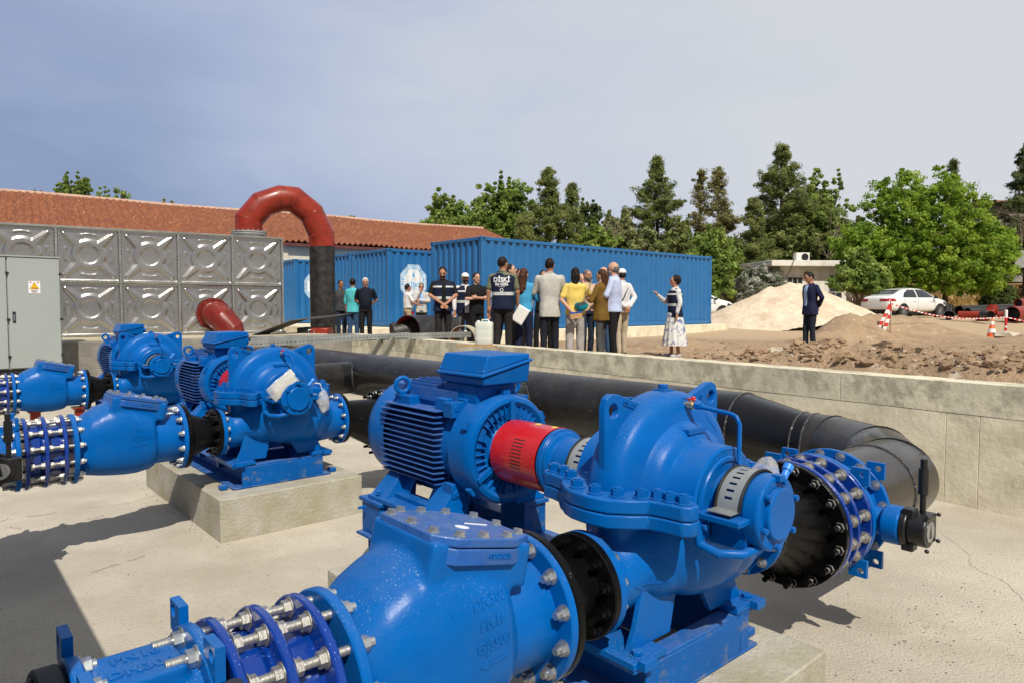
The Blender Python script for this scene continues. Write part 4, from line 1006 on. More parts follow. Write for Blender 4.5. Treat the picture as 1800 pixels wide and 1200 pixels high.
def header():
    hv,hz,hr=4.78,.645,.30; sr,szz=.228,.62
    t=thing('header_pipe','long black header pipe with mitred elbow running along the concrete wall','pipe',pit(0,0,0),ROT)
    # dusty spool + mitred elbow + shiny reducer + main run
    g=MB(); mitre_pipe(g,[(3.43,1.5,szz),(3.90,1.5,szz)],[sr,sr]); part('pipe_spool',g,M['peb'],t,40)
    el=[(4.02,1.5,szz),(4.30,1.545,szz),(4.55,1.70,szz),(4.71,1.92,szz),(hv,2.14,szz)]
    for i,(a,b) in enumerate(zip(el[:-1],el[1:])): pass
    g=MB(); clr=.80; cv_,cu_=hv-clr,1.5+clr; bend=[(cv_+clr/math.cos(R(15))*math.sin(R(a)),cu_-clr/math.cos(R(15))*math.cos(R(a)),szz) for a in (15,45,75)]; mitre_pipe(g,[(3.90,1.5,szz)]+bend+[(hv,2.22,szz)],[sr]*5); part('mitred_elbow',g,M['peb'],t,20)
    g=MB(); n=56; vs=[];fs=[]
    for u,r,z in ((2.22,sr,szz),(2.30,sr,szz),(2.76,hr,hz),(3.0,hr,hz)):
        for a in range(n): k=2*PI*a/n; vs.append((hv+r*math.cos(k),u,z+r*math.sin(k)))
    for i in range(3):
        for a in range(n): fs.append((i*n+a,i*n+(a+1)%n,(i+1)*n+(a+1)%n,(i+1)*n+a))
    g.add(vs,fs); part('pipe_reducer',g,M['tar'],t,30)
    g=MB(); g.cyl((hv,3.0,hz),(hv,13.1,hz),hr,n=64,close=False); part('main_run',g,M['pe'],t,40)
    g=MB(); mitre_pipe(g,[(hv,13.1,hz),(hv,13.35,hz),(hv,13.5,hz+.1),(hv,13.56,hz+.2),(hv,13.58,.98)],[hr]*5); part('riser_elbow',g,M['pe'],t,20)
    w=MB()
    for c,d,r in (((3.90,1.5,szz),(1,0,0),sr),((hv,2.22,szz),(0,1,0),sr),((hv,2.30,szz),(0,1,0),sr),((hv,2.76,hz),(0,1,0),hr)): 
        m=MB(); weld(m,c,d,r); part('weld_seam',m,M['weld'],t,40)
    for c,a,r in zip(bend,(15,45,75),(sr,)*3):
        d=Vector((math.cos(R(a)),math.sin(R(a)),0)); m=MB(); weld(m,c,d,r*1.008,.003); part('weld_seam',m,M['black'],t,40)
    # branches from the two rear pumps
    for uc in ROW[1:]:
        g=MB(); g.cyl((3.43,uc,szz),(hv-.05,uc,szz+.0),.22,n=56,close=False); b=part('branch_pipe',g,M['pe'],t,40)
        g=MB(); g.cyl((hv-.42,uc,szz),(hv-.10,uc,szz),.222,n=56,close=False); part('branch_collar',g,M['tar'],b,40)
        m=MB(); path=[]
        for k in range(48):
            a=2*PI*k/48; y=.225*math.cos(a); zz=.225*math.sin(a); dx=math.sqrt(max(hr*hr-(zz+szz-hz)**2,0)); path.append((hv-dx-.004,uc+y,szz+zz))
        m.tube(path,.008,6,close=True); part('weld_seam',m,M['weld'],b,40)
    # saddles on short steel posts hidden below
    for u in (3.6,7.0,10.6):
        g=MB(); g.box((hv,u,.17),(.5,.12,.34)); part('pipe_saddle',g,M['concrete_grey'],t,30,bevel=.01)
M['peb']=pm('brown_dusty_black_pipe',(.014,.013,.012),.3,var=.35,scale=3,bump=.0012,bscale=20,coat=.3,col2=(.045,.036,.027),c2amt=.34,c2scale=2.5,c2sharp=.25,speck=(.2,.17,.14),samt=.1,sscale=60,stretch=(1,3,1))
M['weld']=pm('weld_bead',(.05,.05,.05),.25,var=.6,scale=30,bump=.01,bscale=120,coat=.4,speck=(.5,.5,.48),samt=.35,sscale=60)
header()
# rusty red posts and a dark pallet under the far valve
for k,(v,u,lab) in enumerate(((.90,8.72,'dark red steel prop under the farthest check valve, left one'),(1.30,8.72,'dark red steel prop under the farthest check valve, right one'))):
    g=MB(); g.box((0,0,.26),(.09,.09,.48)); g.box((0,0,.012),(.16,.16,.02)); g.box((0,0,.51),(.14,.16,.02)); o=part('steel_prop',g,M['oxide'],None,30,loc=pit(v,u,0),rot=(0,0,ROT),bevel=.004); tag(o,lab,'prop')
# ---------------------------------------------------------------- pressed steel tank
def tank():
    s=1.08; yaw=R(56.2); d=Vector((math.sin(yaw),math.cos(yaw),0)); rz=math.atan2(d.y,d.x)
    p=at(497,420,15.8); z0=p.z-2*s
    loc=Vector((p.x,p.y,z0))-d*(8*s)
    t=thing('steel_tank','large pressed steel panel water tank behind the pumps','water tank',loc,rz)
    n=54
    def hgt(x,y):
        r=math.hypot(x,y); a=math.atan2(y,x)
        h=0
        q=abs(((math.degrees(a)-45)%90)); q=min(q,90-q)             # angle from the diagonal
        dd=r*math.sin(R(q)); w=.088-.075*max(0,(r-.18))/.45
        if r<.60: h=max(h,.032*(1-sstep(w*.72,w*1.0+.010,dd))*(1-sstep(.56,.60,r)))
        h=max(h,.032*(1-sstep(.262,.292,r)))
        if r<.262: h=.032-.0
        h-=.016*(1-sstep(.158,.172,r)) 
        q2=min(math.degrees(a)%90,90-math.degrees(a)%90)
        arc=r*R(q2)
        if abs(r-.385)<.03 and arc<.15: h=max(h,.014*(1-sstep(.008,.022,abs(r-.385)))*(1-sstep(.125,.145,arc)))
        return h
    def panel():
        vs=[];fs=[];e=s/2-.022
        for i in range(n+1):
            for j in range(n+1):
                x=-e+2*e*i/n; y=-e+2*e*j/n
                edge=min(e-abs(x),e-abs(y)); lip=.03*(1-sstep(0,.02,edge))
                vs.append((x,-hgt(x/s*1.02,y/s*1.02)*1.0-lip,y))
        for i in range(n):
            for j in range(n): fs.append((i*(n+1)+j,(i+1)*(n+1)+j,(i+1)*(n+1)+j+1,i*(n+1)+j+1))
        g=MB(); g.add(vs,fs); me=g.mesh('panel',0); me.polygons.foreach_set('use_smooth',[True]*len(me.polygons)); return me
    pme=panel()
    cols=8
    for i in range(cols):
        for j in range(2): link('wall_panel',pme,M['galv'],t,loc=(s*(i+.5),0,s*(j+.5)),rot=(R(random.uniform(-.8,.8)),0,R(random.uniform(-.9,.9))))
    # end wall (right) and top
    for i in range(3):
        for j in range(2): link('wall_panel',pme,M['galv'],t,loc=(s*cols,s*(i+.5),s*(j+.5)),rot=(0,0,PI/2))
    g=MB(); g.box((s*cols/2,s*1.5+.02,2*s-.01),(s*cols-.04,s*3-.04,.02)); part('tank_roof',g,M['galv'],t,30)
    g=MB(); g.box((s*cols/2,s*3,s),(s*cols-.04,.02,s*2)); part('back_wall',g,M['galv'],t,30)
    # flanged seams with their bolts
    def seam(a,b,nm='seam_flange'):
        a=Vector(a);b=Vector(b); g=MB(); c=(a+b)/2; L_=(b-a)
        if abs(L_.z)>.1: g.box(c-Vector((.009,.045,0)),(.012,.05,L_.z)); g.box(c+Vector((.009,-.045,0)),(.012,.05,L_.z))
        else: g.box(c-Vector((0,.045,.009)),(abs(L_.x),.05,.012)); g.box(c+Vector((0,-.045,.009)),(abs(L_.x),.05,.012))
        o=part(nm,g,M['galv2'],t,30)
        g=MB(); k=int(L_.length/.072)
        for q in range(k):
            p_=a+L_*((q+.5)/k)
            if abs(L_.z)>.1: g.cyl(p_+Vector((-.026,-.05,0)),p_+Vector((.026,-.05,0)),.008,n=6)
            else: g.cyl(p_+Vector((0,-.05,-.026)),p_+Vector((0,-.05,.026)),.008,n=6)
        part('seam_bolts',g,M['stud'],o,30)['kind']='stuff'
    for i in range(cols+1): seam((s*i,0,0.02),(s*i,0,2*s-.0))
    for j in range(3):
        z=s*j+( .012 if j==0 else -.012 if j==2 else 0)
        seam((0.03,0,z),(s*cols-.03,0,z),'seam_flange')
    g=MB(); g.box((s*cols/2,s*1.5,-.035),(s*cols+.1,s*3+.1,.06)); part('tank_base_frame',g,M['rubber'],t,30)
    return t,loc,rz,s,cols
TK,TLOC,TRZ,TS,TC=tank()
def tk(x,y,z): return TLOC+Matrix.Rotation(TRZ,3,'Z')@Vector((x,y,z))
# red elbow stub entering the lower fourth panel
M['oxided']=pm('dark_red_oxide',(.17,.018,.012),.33,var=.25,scale=3,coat=.2,spec=.35)
def stub_elbow():
    c=tk(TS*(TC-2)+.66,-.03,TS*.40)
    t=thing('pipe_elbow','red oxide painted elbow coming out of the lower tank panel','pipe elbow',c,TRZ)
    g=MB(); path=[(0,.05,0),(0,-.10,0),(.10,-.30,-.08),(.30,-.52,-.28),(.50,-.72,-.62),(.56,-.80,-1.1)]
    path=[(0,.0,.0),(.03,-.18,-.02),(.14,-.38,-.14),(.28,-.52,-.38),(.36,-.60,-.9)]
    mitre_pipe(g,path,[.285]*5); part('elbow_pipe',g,M['oxided'],t,20)
    g=MB(); g.lathe([(0,.29),(0,.345),(.03,.345),(.03,.29)],(0,-.05,0),(0,1,0),48); f=part('elbow_flange',g,M['oxided'],t,30)
    hb=MB(); nut(hb,(0,0,0),(0,-1,0),.017,.015); hm=hb.mesh('bolt',35)
    for k in range(16):
        a=2*PI*k/16; link('flange_bolt',hm,M['oxided'],f,loc=(.318*math.cos(a),-.05,.318*math.sin(a)))
stub_elbow()
def arch():
    d=16.6
    a=at(443,408,16.35); b=at(568,470,16.9)
    t=thing('arch_pipe','tall red and black swan neck pipe arching over the tank edge','pipe',(b.x,b.y,.9),0)
    o=Vector((b.x,b.y,.9)); r=.305
    P=lambda px,py,dd: at(px,py,dd)-o
    A0=P(441,409,16.2); 
    path=[A0,P(441,388,16.2),P(465,361,16.25),P(497.5,350.5,16.45),P(521,353,16.6),P(551,377,16.75),P(567.5,413,16.85),P(568,435,16.9)]
    # put everything in one vertical plane
    p0=Vector((A0.x,A0.y,0)); p1=Vector((path[-1].x,path[-1].y,0)); dr=(p1-p0).normalized()
    pp=[]
    for p in path:
        s=(Vector((p.x,p.y,0))-p0).dot(dr); q=p0+dr*s; pp.append(Vector((q.x,q.y,p.z)))
    g=MB(); mitre_pipe(g,pp,[r]*len(pp)); part('arch_bend',g,M['oxide'],t,18)
    for i in range(1,len(pp)-1):
        dd=((pp[i+1]-pp[i]).normalized()+(pp[i]-pp[i-1]).normalized()).normalized()
        m=MB(); m.torus(pp[i],dd,r*1.01,.006,48,6); part('weld_seam',m,M['oxide_l'],t,40)
    e=pp[-1]
    g=MB(); g.cyl(e,(e.x,e.y,-.45),r,n=48); part('black_riser',g,M['pe2'],t,40)
    g=MB(); s=pp[0]; g.lathe([(0,.30),(0,.40),(.03,.40),(.03,.31),(-.06,.31),(-.06,.30)],(s.x,s.y,s.z-.03),(0,0,1),48); g.lathe([(0,.30),(0,.40),(.03,.40),(.03,.30)],(s.x,s.y,s.z-.075),(0,0,1),48); g.cyl((s.x,s.y,s.z-.2),(s.x,s.y,s.z-.05),.33,n=48)
    f=part('tank_flange',g,M['galv2'],t,30)
    hb=MB(); hb.cyl((0,0,-.09),(0,0,.035),.010,n=8); nut(hb,(0,0,.0),(0,0,1),.016,.016); hm=hb.mesh('bolt',35)
    for k in range(20):
        a_=2*PI*k/20; link('flange_bolt',hm,M['steel'],f,loc=(s.x+.37*math.cos(a_),s.y+.37*math.sin(a_),s.z))
M['oxide_l']=pm('red_oxide_weld',(.38,.05,.025),.35,coat=.3)
arch()
# ---------------------------------------------------------------- containers
def corr(s,per=.276,dep=.036):
    q=(s%per)/per
    if q<.25: return 0
    if q<.42: return dep*(q-.25)/.17
    if q<.75: return dep
    if q<.92: return dep*(1-(q-.75)/.17)
    return 0
def container(corner,dirv,L,Wd,Hh,lab,group,decal=None,name='shipping_container'):
    dirv=Vector(dirv).normalized(); rz=math.atan2(dirv.y,dirv.x)
    t=thing(name,lab,'container',corner,rz,group)       # local: x along the long front face, y away, z up
    def sheet(l,nm,loc,rot,dep=.036):
        per=l/round(l/.276); bp=[]
        k=0
        n=round(l/per)
        for i in range(n):
            for q in (0,.25,.42,.75,.92): bp.append((i+q)*per)
        bp.append(l)
        vs=[];fs=[]
        for x in bp:
            for z in (.16,Hh-.10): vs.append((x,corr(x+1e-6,per,dep) if x<l else 0,z))
        for i in range(len(bp)-1): fs.append((2*i,2*i+2,2*i+3,2*i+1))
        g=MB(); g.add(vs,fs); o=part(nm,g,M['cont'],t,0,loc=loc,rot=rot); return o,per
    front,per=sheet(L-.24,'side_wall',(.12,.02,0),(0,0,0))
    sheet(L-.24,'side_wall',(L-.12,Wd-.02,0),(0,0,PI))
    sheet(Wd-.24,'end_wall',(.02,Wd-.12,0),(0,0,-PI/2),.045)
    sheet(Wd-.24,'end_wall',(L-.02,.12,0),(0,0,PI/2),.045)
    for x in (0,L):
        for y in (0,Wd):
            sx=1 if x==0 else -1; sy=1 if y==0 else -1
            g=MB(); g.box((x+sx*.07,y+sy*.07,Hh/2),(.13,.13,Hh-.2)); po=part('corner_post',g,M['cont'],t,30,bevel=.008)
            for z in (.06,Hh-.06):
                g=MB(); g.box((x+sx*.085,y+sy*.08,z),(.175,.165,.118)); fo=part('corner_casting',g,M['cont'],po,30,bevel=.01)
                g=MB(); g.box((x+sx*.085,y-sy*.003,z),(.08,.008,.055)); g.box((x-sx*.003,y+sy*.08,z),(.008,.06,.055)); part('casting_hole',g,M['cont_dark'],fo,0)
    for y in (.055,Wd-.055):
        for z,h,nm in ((Hh-.055,.09,'top_rail'),(.085,.14,'bottom_rail')):
            g=MB(); g.box((L/2,y,z),(L-.36,.09,h)); part(nm,g,M['cont'],t,30,bevel=.004)
    for x in (.055,L-.055):
        for z,h,nm in ((Hh-.055,.09,'top_rail'),(.085,.14,'bottom_rail')):
            g=MB(); g.box((x,Wd/2,z),(.09,Wd-.35,h)); part(nm,g,M['cont'],t,30,bevel=.004)
    g=MB(); g.box((L/2,Wd/2,Hh-.03),(L-.24,Wd-.24,.02)); part('roof_sheet',g,M['cont'],t,30)
    g=MB(); g.box((L/2,Wd/2,.12),(L-.3,Wd-.3,.05)); part('floor_frame',g,M['cont_dark'],t,30)
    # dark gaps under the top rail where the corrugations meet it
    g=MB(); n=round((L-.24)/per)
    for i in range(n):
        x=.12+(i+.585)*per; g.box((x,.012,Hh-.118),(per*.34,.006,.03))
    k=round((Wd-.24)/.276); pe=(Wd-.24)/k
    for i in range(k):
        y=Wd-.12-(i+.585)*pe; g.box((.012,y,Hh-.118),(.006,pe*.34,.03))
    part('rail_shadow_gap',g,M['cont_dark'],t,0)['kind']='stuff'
    if decal:
        decal(t,per)
    return t
def corr_decal(me,t,per,mat,nm,x0=.12):
    """make a flat decal (x,z plane) follow the corrugated sheet"""
    bm=bmesh.new(); bm.from_mesh(me)
    xs=[v.co.x for v in bm.verts]; a,b=min(xs),max(xs)
    k=int((a-x0)/per)-1
    while x0+k*per<b:
        for q in (0,.25,.42,.75,.92):
            X=x0+(k+q)*per
            if a<X<b: bmesh.ops.bisect_plane(bm,geom=bm.verts[:]+bm.edges[:]+bm.faces[:],plane_co=(X,0,0),plane_no=(1,0,0))
        k+=1
    for v in bm.verts: v.co.y+=.02+corr(v.co.x-x0+1e-6,per)
    bm.to_mesh(me); bm.free(); return link(nm,me,mat,t)
def flatpoly(poly,y): 
    g=MB(); n=len(poly); g.add([(x,y,z) for x,z in poly],[tuple(range(n))]); return g
def emblem(cx,cz,s=1.0,word=True):
    def f(t,per):
        # scalloped octagon plate with a pierced lacework border, a drop and the name
        oct_=[]
        for k in range(8):
            a=PI/8+PI*k/4; b=PI/8+PI*(k+1)/4; A_=(.545*math.cos(a),.62*math.sin(a)); B_=(.545*math.cos(b),.62*math.sin(b))
            for q in range(8):
                x=A_[0]+(B_[0]-A_[0])*q/8; z=A_[1]+(B_[1]-A_[1])*q/8; m=1.035 if q%2 else 1.0; oct_.append((cx+x*m*s,cz+z*m*s))
        corr_decal(flatpoly(oct_,-.003).mesh('d',0),t,per,M['white'],'emblem')
        g=MB()
        for k in range(8):
            a=PI/8+PI*k/4; b=PI/8+PI*(k+1)/4
            for q in range(5):
                f0=(q+.12)/5; f1=(q+.88)/5
                for r0,r1 in ((.93,.985),(.80,.885)) :
                    if q%2==0 and r0<.9: f0_,f1_=f0+.04,f1-.04
                    else: f0_,f1_=f0,f1
                    pts=[]
                    for ff,rr in ((f0_,r0),(f1_,r0),(f1_,r1),(f0_,r1)):
                        x=(.545*math.cos(a)*(1-ff)+.545*math.cos(b)*ff)*rr; z=(.62*math.sin(a)*(1-ff)+.62*math.sin(b)*ff)*rr; pts.append((cx+x*s,-.006,cz+z*s))
                    g.add(pts,[(0,1,2,3)])
                # star points reaching inwards
                fm=(f0+f1)/2; pts=[]
                for ff,rr in ((fm-.05,.80),(fm+.05,.80),(fm,.71)):
                    x=(.545*math.cos(a)*(1-ff)+.545*math.cos(b)*ff)*rr; z=(.62*math.sin(a)*(1-ff)+.62*math.sin(b)*ff)*rr; pts.append((cx+x*s,-.006,cz+z*s))
                g.add(pts,[(0,1,2)])
        corr_decal(g.mesh('d',0),t,per,M['sky'],'emblem_border')
        dr=[(cx,cz+.35*s)]+[(cx+.052*s*math.sin(a)*1.,cz+.215*s-.055*s*math.cos(a)) for a in [R(d_) for d_ in range(110,-111,-20)]]
        corr_decal(flatpoly(dr,-.006).mesh('d',0),t,per,M['sky'],'emblem_drop')
        tm=text_mesh('DİSKİ',.22*s,0,.003); transform_mesh(tm,Matrix.Translation((cx,-.006,cz-.12*s))@Matrix.Rotation(PI/2,4,'X')); corr_decal(tm,t,per,M['sky'],'emblem_text')
        corr_decal(flatpoly([(cx-.22*s,cz-.25*s),(cx+.22*s,cz-.25*s),(cx+.22*s,cz-.235*s),(cx-.22*s,cz-.235*s)],-.006).mesh('d',0),t,per,M['sky'],'emblem_line')
        if word:
            tm=text_mesh('Mia',.34*s,0,.012); transform_mesh(tm,Matrix.Translation((cx+1.12*s,-.006,cz+.04*s))@Matrix.Rotation(PI/2,4,'X')); corr_decal(tm,t,per,M['white'],'lettering')
            tm=text_mesh('i',.2*s,0,.01); transform_mesh(tm,Matrix.Translation((cx+1.08*s,-.006,cz+.2*s))@Matrix.Rotation(PI/2,4,'X')); corr_decal(tm,t,per,M['white'],'lettering')
    return f
CD=Vector((.747,.665,0)); CN=Vector((-.665,.747,0)); ZC=.95
gC='blue shipping containers standing on the slab'
container((-.84,18.9,ZC),CD,11.5,2.44,2.6,'largest blue container, right one, with a long plain corrugated side','x' and gC)
container((-4.09,22.6,ZC),CD,6.06,2.44,2.59,'blue container with round white emblem behind the standing people',gC,emblem(1.02,1.50))
c2=Vector((-4.09,22.6,ZC))+CN*2.56; container(tuple(c2),CD,6.06,2.44,2.59,'blue container right against the back of the emblem container, end seen past the black riser',gC)
container((-8.8,27.7,ZC),CD,6.06,2.44,2.59,'leftmost blue container, half hidden between tank and black riser, emblem cut by the riser',gC,emblem(.95,1.5,word=False))
# slabs carrying them
def slab(corner,a,b,c,d,z0,z1,lab):
    g=MB(); o=Vector(corner); P=[o+CD*a+CN*c,o+CD*b+CN*c,o+CD*b+CN*d,o+CD*a+CN*d]
    g.add([(p.x,p.y,z0) for p in P]+[(p.x,p.y,z1) for p in P],[(3,2,1,0),(4,5,6,7),(0,1,5,4),(1,2,6,5),(2,3,7,6),(3,0,4,7)])
    ob=part('concrete_slab',g,M['wallc'],None,0,bevel=.02); tag(ob,lab,'slab')
slab((-.84,18.9,0),-.35,12.1,-.35,3.0,.2,.945,'pale concrete footing under the largest container')
slab((-4.09,22.6,0),-1.8,7.0,-.9,9.4,.2,.935,'pale concrete platform under the three smaller containers')
# ---------------------------------------------------------------- long tiled building
def long_building():
    yaw=R(54.8); b=Vector((math.sin(yaw),math.cos(yaw),0)); rz=math.atan2(b.y,b.x)
    base=at(500,424,30); L0,L1=-34,13.6; w=5.0; ze=base.z; zr=ze+1.78
    loc=Vector((base.x,base.y,.5)); t=thing('long_building','long cream building with a red tiled roof behind the tank','building',loc,rz)
    ze-=.5; zr-=.5
    g=MB(); g.box(((L0+L1)/2,w-.1,(ze-.12)/2),(L1-L0-.5,2*w,ze-.12)); part('wall',g,M['cream'],t,30)
    # pilasters and windows on the yard side
    for i in range(12):
        x=L0+2+i*4.0; g=MB(); g.box((x,-.13,ze/2-.1),(.32,.1,ze-.3)); part('pilaster',g,M['cream'],t,30)
    g=MB()
    for i in range(12):
        x=L0+4+i*4.0; g=MB(); g.box((x,-.11,ze-1.9),(1.4,.06,1.1)); wd=part('window',g,M['wood'],t,30); g=MB(); g.box((x,-.145,ze-1.9),(1.24,.02,.94)); part('pane',g,M['glass'],wd,30)
    # tiled roof: barrel tile relief baked in the mesh
    def slope(sgn,nm):
        vs=[];fs=[]; rows=34; per=.26; cols=int((L1-L0)/per)*4
        ny=rows*2
        for i in range(cols+1):
            x=L0+(L1-L0)*i/cols
            sag=.035*math.sin(x*.55)+.02*math.sin(x*1.9)
            for j in range(ny+1):
                q=j/ny; rr=j//2; fr=(j%2)
                y=w-(w+.35)*(1-q) if sgn>0 else w+(w+.35)*(1-q)
                z=ze-.13+(zr-ze+.13)*q+.06*math.sin(x*2*PI/per+.8*math.sin(rr*3.3))+ (0 if fr else .085)+sag+.012*noise.noise(Vector((x*3,rr*2.,1)))
                vs.append((x,y,z))
        for i in range(cols):
            for j in range(ny): fs.append((i*(ny+1)+j,(i+1)*(ny+1)+j,(i+1)*(ny+1)+j+1,i*(ny+1)+j+1))
        g=MB(); g.add(vs,fs); me=bpy.data.meshes.new(nm); me.from_pydata(g.v,[],g.f); me.update()
        return link(nm,me,M['tile'],t)
    slope(1,'roof')
    g=MB(); g.add([(L0,w,zr),(L1,w,zr),(L1,2*w+.4,ze-.1),(L0,2*w+.4,ze-.1)],[(0,1,2,3)]); part('rear_roof',g,M['tile'],t,0)
    g=MB(); g.tube([(L0+ (L1-L0)*k/60,w,zr+.05+.035*math.sin((L0+(L1-L0)*k/60)*.55)) for k in range(61)],.11,8); ro=part('ridge_tile',g,M['ridge'],t,30)
    g=MB(); g.box(((L0+L1)/2,-.38,ze-.19),(L1-L0,.05,.14)); g.box(((L0+L1)/2,0.03,ze-.24),(L1-L0,.8,.03)); part('eaves_board',g,M['eave'],t,30)
    g=MB(); g.add([(L1-.2,.4,ze-.1),(L1-.2,2*w-.4,ze-.1),(L1-.2,w,zr-.05)],[(0,1,2)]); part('gable',g,M['cream'],t,0)
    for x in (1.3,9.2):
        g=MB(); g.add([(x,.40,ze-.75),(x,.40,ze-.2),(x,-.32,ze-.2),(x+.06,.40,ze-.75),(x+.06,.40,ze-.2),(x+.06,-.32,ze-.2)],[(0,1,2),(3,5,4),(0,2,5,3),(1,0,3,4),(2,1,4,5)]); part('bracket',g,M['wood'],t,0)
M['tile']=pm('weathered_roof_tile',(.26,.105,.055),.9,var=.42,scale=5,bump=.015,bscale=30,col2=(.22,.085,.06),c2amt=.42,c2scale=2.4,c2sharp=.12,speck=(.48,.24,.13),samt=.4,sscale=9,spec=.15)
M['ridge']=pm('ridge_tile',(.50,.33,.25),.9,var=.2)
M['eave']=pm('dark_red_eaves',(.11,.035,.03),.7,var=.2)
long_building()
# ---------------------------------------------------------------- gatehouse with flat roof
def gatehouse():
    d=41; p=at(1363,520,d); yaw=R(6)
    t=thing('guard_house','small white flat roofed guard house behind the gravel pile','building',(p.x,p.y,1.2),yaw)
    g=MB(); g.box((2.55,1.6,1.42),(5.1,3.2,2.84)); part('wall',g,M['wall_white'],t,30,bevel=.02)
    g=MB(); g.box((2.5,1.5,2.98),(6.3,4.4,.34)); part('roof_slab',g,M['wall_white'],t,30,bevel=.02)
    for x,w,h,z in ((1.15,.95,.95,1.70),(3.75,.8,1.5,1.55)):
        g=MB(); g.box((x,-.02,z),(w,.08,h)); wd=part('window',g,M['frame'],t,30)
        k=3 if w>.9 else 2
        for i in range(k):
            for j in range(2 if h<1.2 else 3):
                hh=h/(2 if h<1.2 else 3); g=MB(); g.box((x-w/2+w/k*(i+.5),-.062,z-h/2+hh*(j+.5)),(w/k-.07,.01,hh-.07)); part('pane',g,M['glass'],wd,0)
    g=MB(); g.box((1.95,-.05,2.35),(.42,.08,.30)); part('lamp_box',g,M['wood'],t,30)
    g=MB(); g.tube([(.7,-.75,3.2),(.62,-.8,3.05),(.5,-.75,2.6),(.3,-.5,2.1),(.1,-.2,2.0),(-.02,-.05,2.05)],.018,6); part('hanging_cable',g,M['rubber'],t,30)
    a=thing('air_conditioner','white air conditioner box on the guard house roof','air conditioner',Vector((p.x,p.y,1.2))+Matrix.Rotation(yaw,3,'Z')@Vector((1.95,.7,3.15)),yaw)
    g=MB(); g.box((0,0,.28),(.85,.35,.54)); part('casing',g,M['wall_white'],a,30,bevel=.02)
    g=MB(); g.lathe([(0,.2),(0,.22),(.02,.22),(.02,.2)],(.12,-.19,.28),(0,1,0),28); 
    for k in range(5): g.box((.12,-.185,.14+.07*k),(.38,.01,.012))
    part('fan_grille',g,M['rubber'],a,0)
    for k in (-.3,.3): g=MB(); g.box((k,0,.01),(.05,.35,.03)); part('foot',g,M['rubber'],a,0)
M['frame']=pm('window_frame',(.32,.30,.25),.6)
gatehouse()
# ================================================================ vegetation
def leafmat(name,c1,c2,c3=None):
    m=bpy.data.materials.new(name); m.use_nodes=True; nt=m.node_tree; N=nt.nodes; L=nt.links; b=N['Principled BSDF']
    tc=N.new('ShaderNodeTexCoord')
    n=N.new('ShaderNodeTexNoise'); n.inputs['Scale'].default_value=.9; n.inputs['Detail'].default_value=3; L.new(tc.outputs['Object'],n.inputs[0])
    w=N.new('ShaderNodeTexWhiteNoise'); L.new(tc.outputs['Object'],w.inputs[0])
    g=N.new('ShaderNodeAttribute'); g.attribute_name='tint'
    ad=N.new('ShaderNodeMath'); ad.operation='MULTIPLY_ADD'; L.new(n.outputs[0],ad.inputs[0]); ad.inputs[1].default_value=.9; L.new(g.outputs['Fac'],ad.inputs[2])
    r=N.new('ShaderNodeValToRGB'); L.new(ad.outputs[0],r.inputs[0]); e=r.color_ramp.elements
    e[0].position=.20; e[0].color=(*c1,1); e[1].position=.60; e[1].color=(*c2,1)
    if c3: k=e.new(1.0); k.color=(*c3,1); e[1].position=.55
    L.new(r.outputs[0],b.inputs['Base Color']); b.inputs['Roughness'].default_value=.55; b.inputs['Specular IOR Level'].default_value=.3
    tr=N.new('ShaderNodeBsdfTranslucent'); L.new(r.outputs[0],tr.inputs[0]); mx=N.new('ShaderNodeMixShader'); mx.inputs[0].default_value=.5
    out=N['Material Output']; L.new(b.outputs[0],mx.inputs[1]); L.new(tr.outputs[0],mx.inputs[2]); L.new(mx.outputs[0],out.inputs[0]); return m
LM={'bright':leafmat('bright_leaf',(0.134,0.244,0.024),(0.317,0.464,0.055),(0.512,0.610,0.098)),
 'mid':leafmat('green_leaf',(0.146,0.232,0.049),(0.342,0.451,0.110),(0.464,0.525,0.146)),
 'pine':leafmat('pine_needle',(0.122,0.159,0.049),(0.268,0.317,0.098),(0.415,0.415,0.159)),
 'pineb':leafmat('browner_needle',(0.171,0.171,0.067),(0.342,0.329,0.122),(0.464,0.403,0.183)),
 'dark':leafmat('dark_leaf',(0.073,0.104,0.037),(0.159,0.207,0.061),(0.268,0.305,0.110)),
 'olive':leafmat('greyish_leaf',(0.171,0.207,0.085),(0.342,0.378,0.159),(0.464,0.476,0.244)),
 'yellow':leafmat('yellow_leaf',(.14,.19,.02),(.38,.36,.04),(.5,.42,.05)),
 'flower':leafmat('white_flower',(.08,.12,.05),(.55,.56,.48),(.8,.8,.74))}
def leaves(cs,rs,npc,size,seed,elong=1.0,outc=None,flat=.8,needle=False):
    """cs cluster centres (n,3); returns verts, faces, tint"""
    rg=np.random.default_rng(seed); n=len(cs); tot=n*npc
    c=np.repeat(cs,npc,0); r=np.repeat(rs,npc)[:,None]
    d=rg.normal(size=(tot,3)); d/=np.linalg.norm(d,axis=1)[:,None]; rad=rg.random(tot)[:,None]**.45
    p=c+d*rad*r*np.array([1,1,flat])
    nr=rg.normal(size=(tot,3))*.75+d*.9+np.array([0,0,.45]); nr/=np.linalg.norm(nr,axis=1)[:,None]
    a=rg.normal(size=(tot,3)); a-=nr*np.sum(a*nr,1)[:,None]; a/=np.linalg.norm(a,axis=1)[:,None]; b=np.cross(nr,a)
    s=size*(.6+.8*rg.random(tot))[:,None]
    a=a*s*elong; b=b*s*(.32 if needle else .62)
    v=np.stack([p-a,p-b*1.0+a*.1,p+a,p+b+a*.1],1).reshape(-1,3)
    f=np.arange(tot*4).reshape(-1,4)
    t=np.repeat(rg.normal(0,.13,n),npc)+rg.normal(0,.09,tot)
    return v,f,t
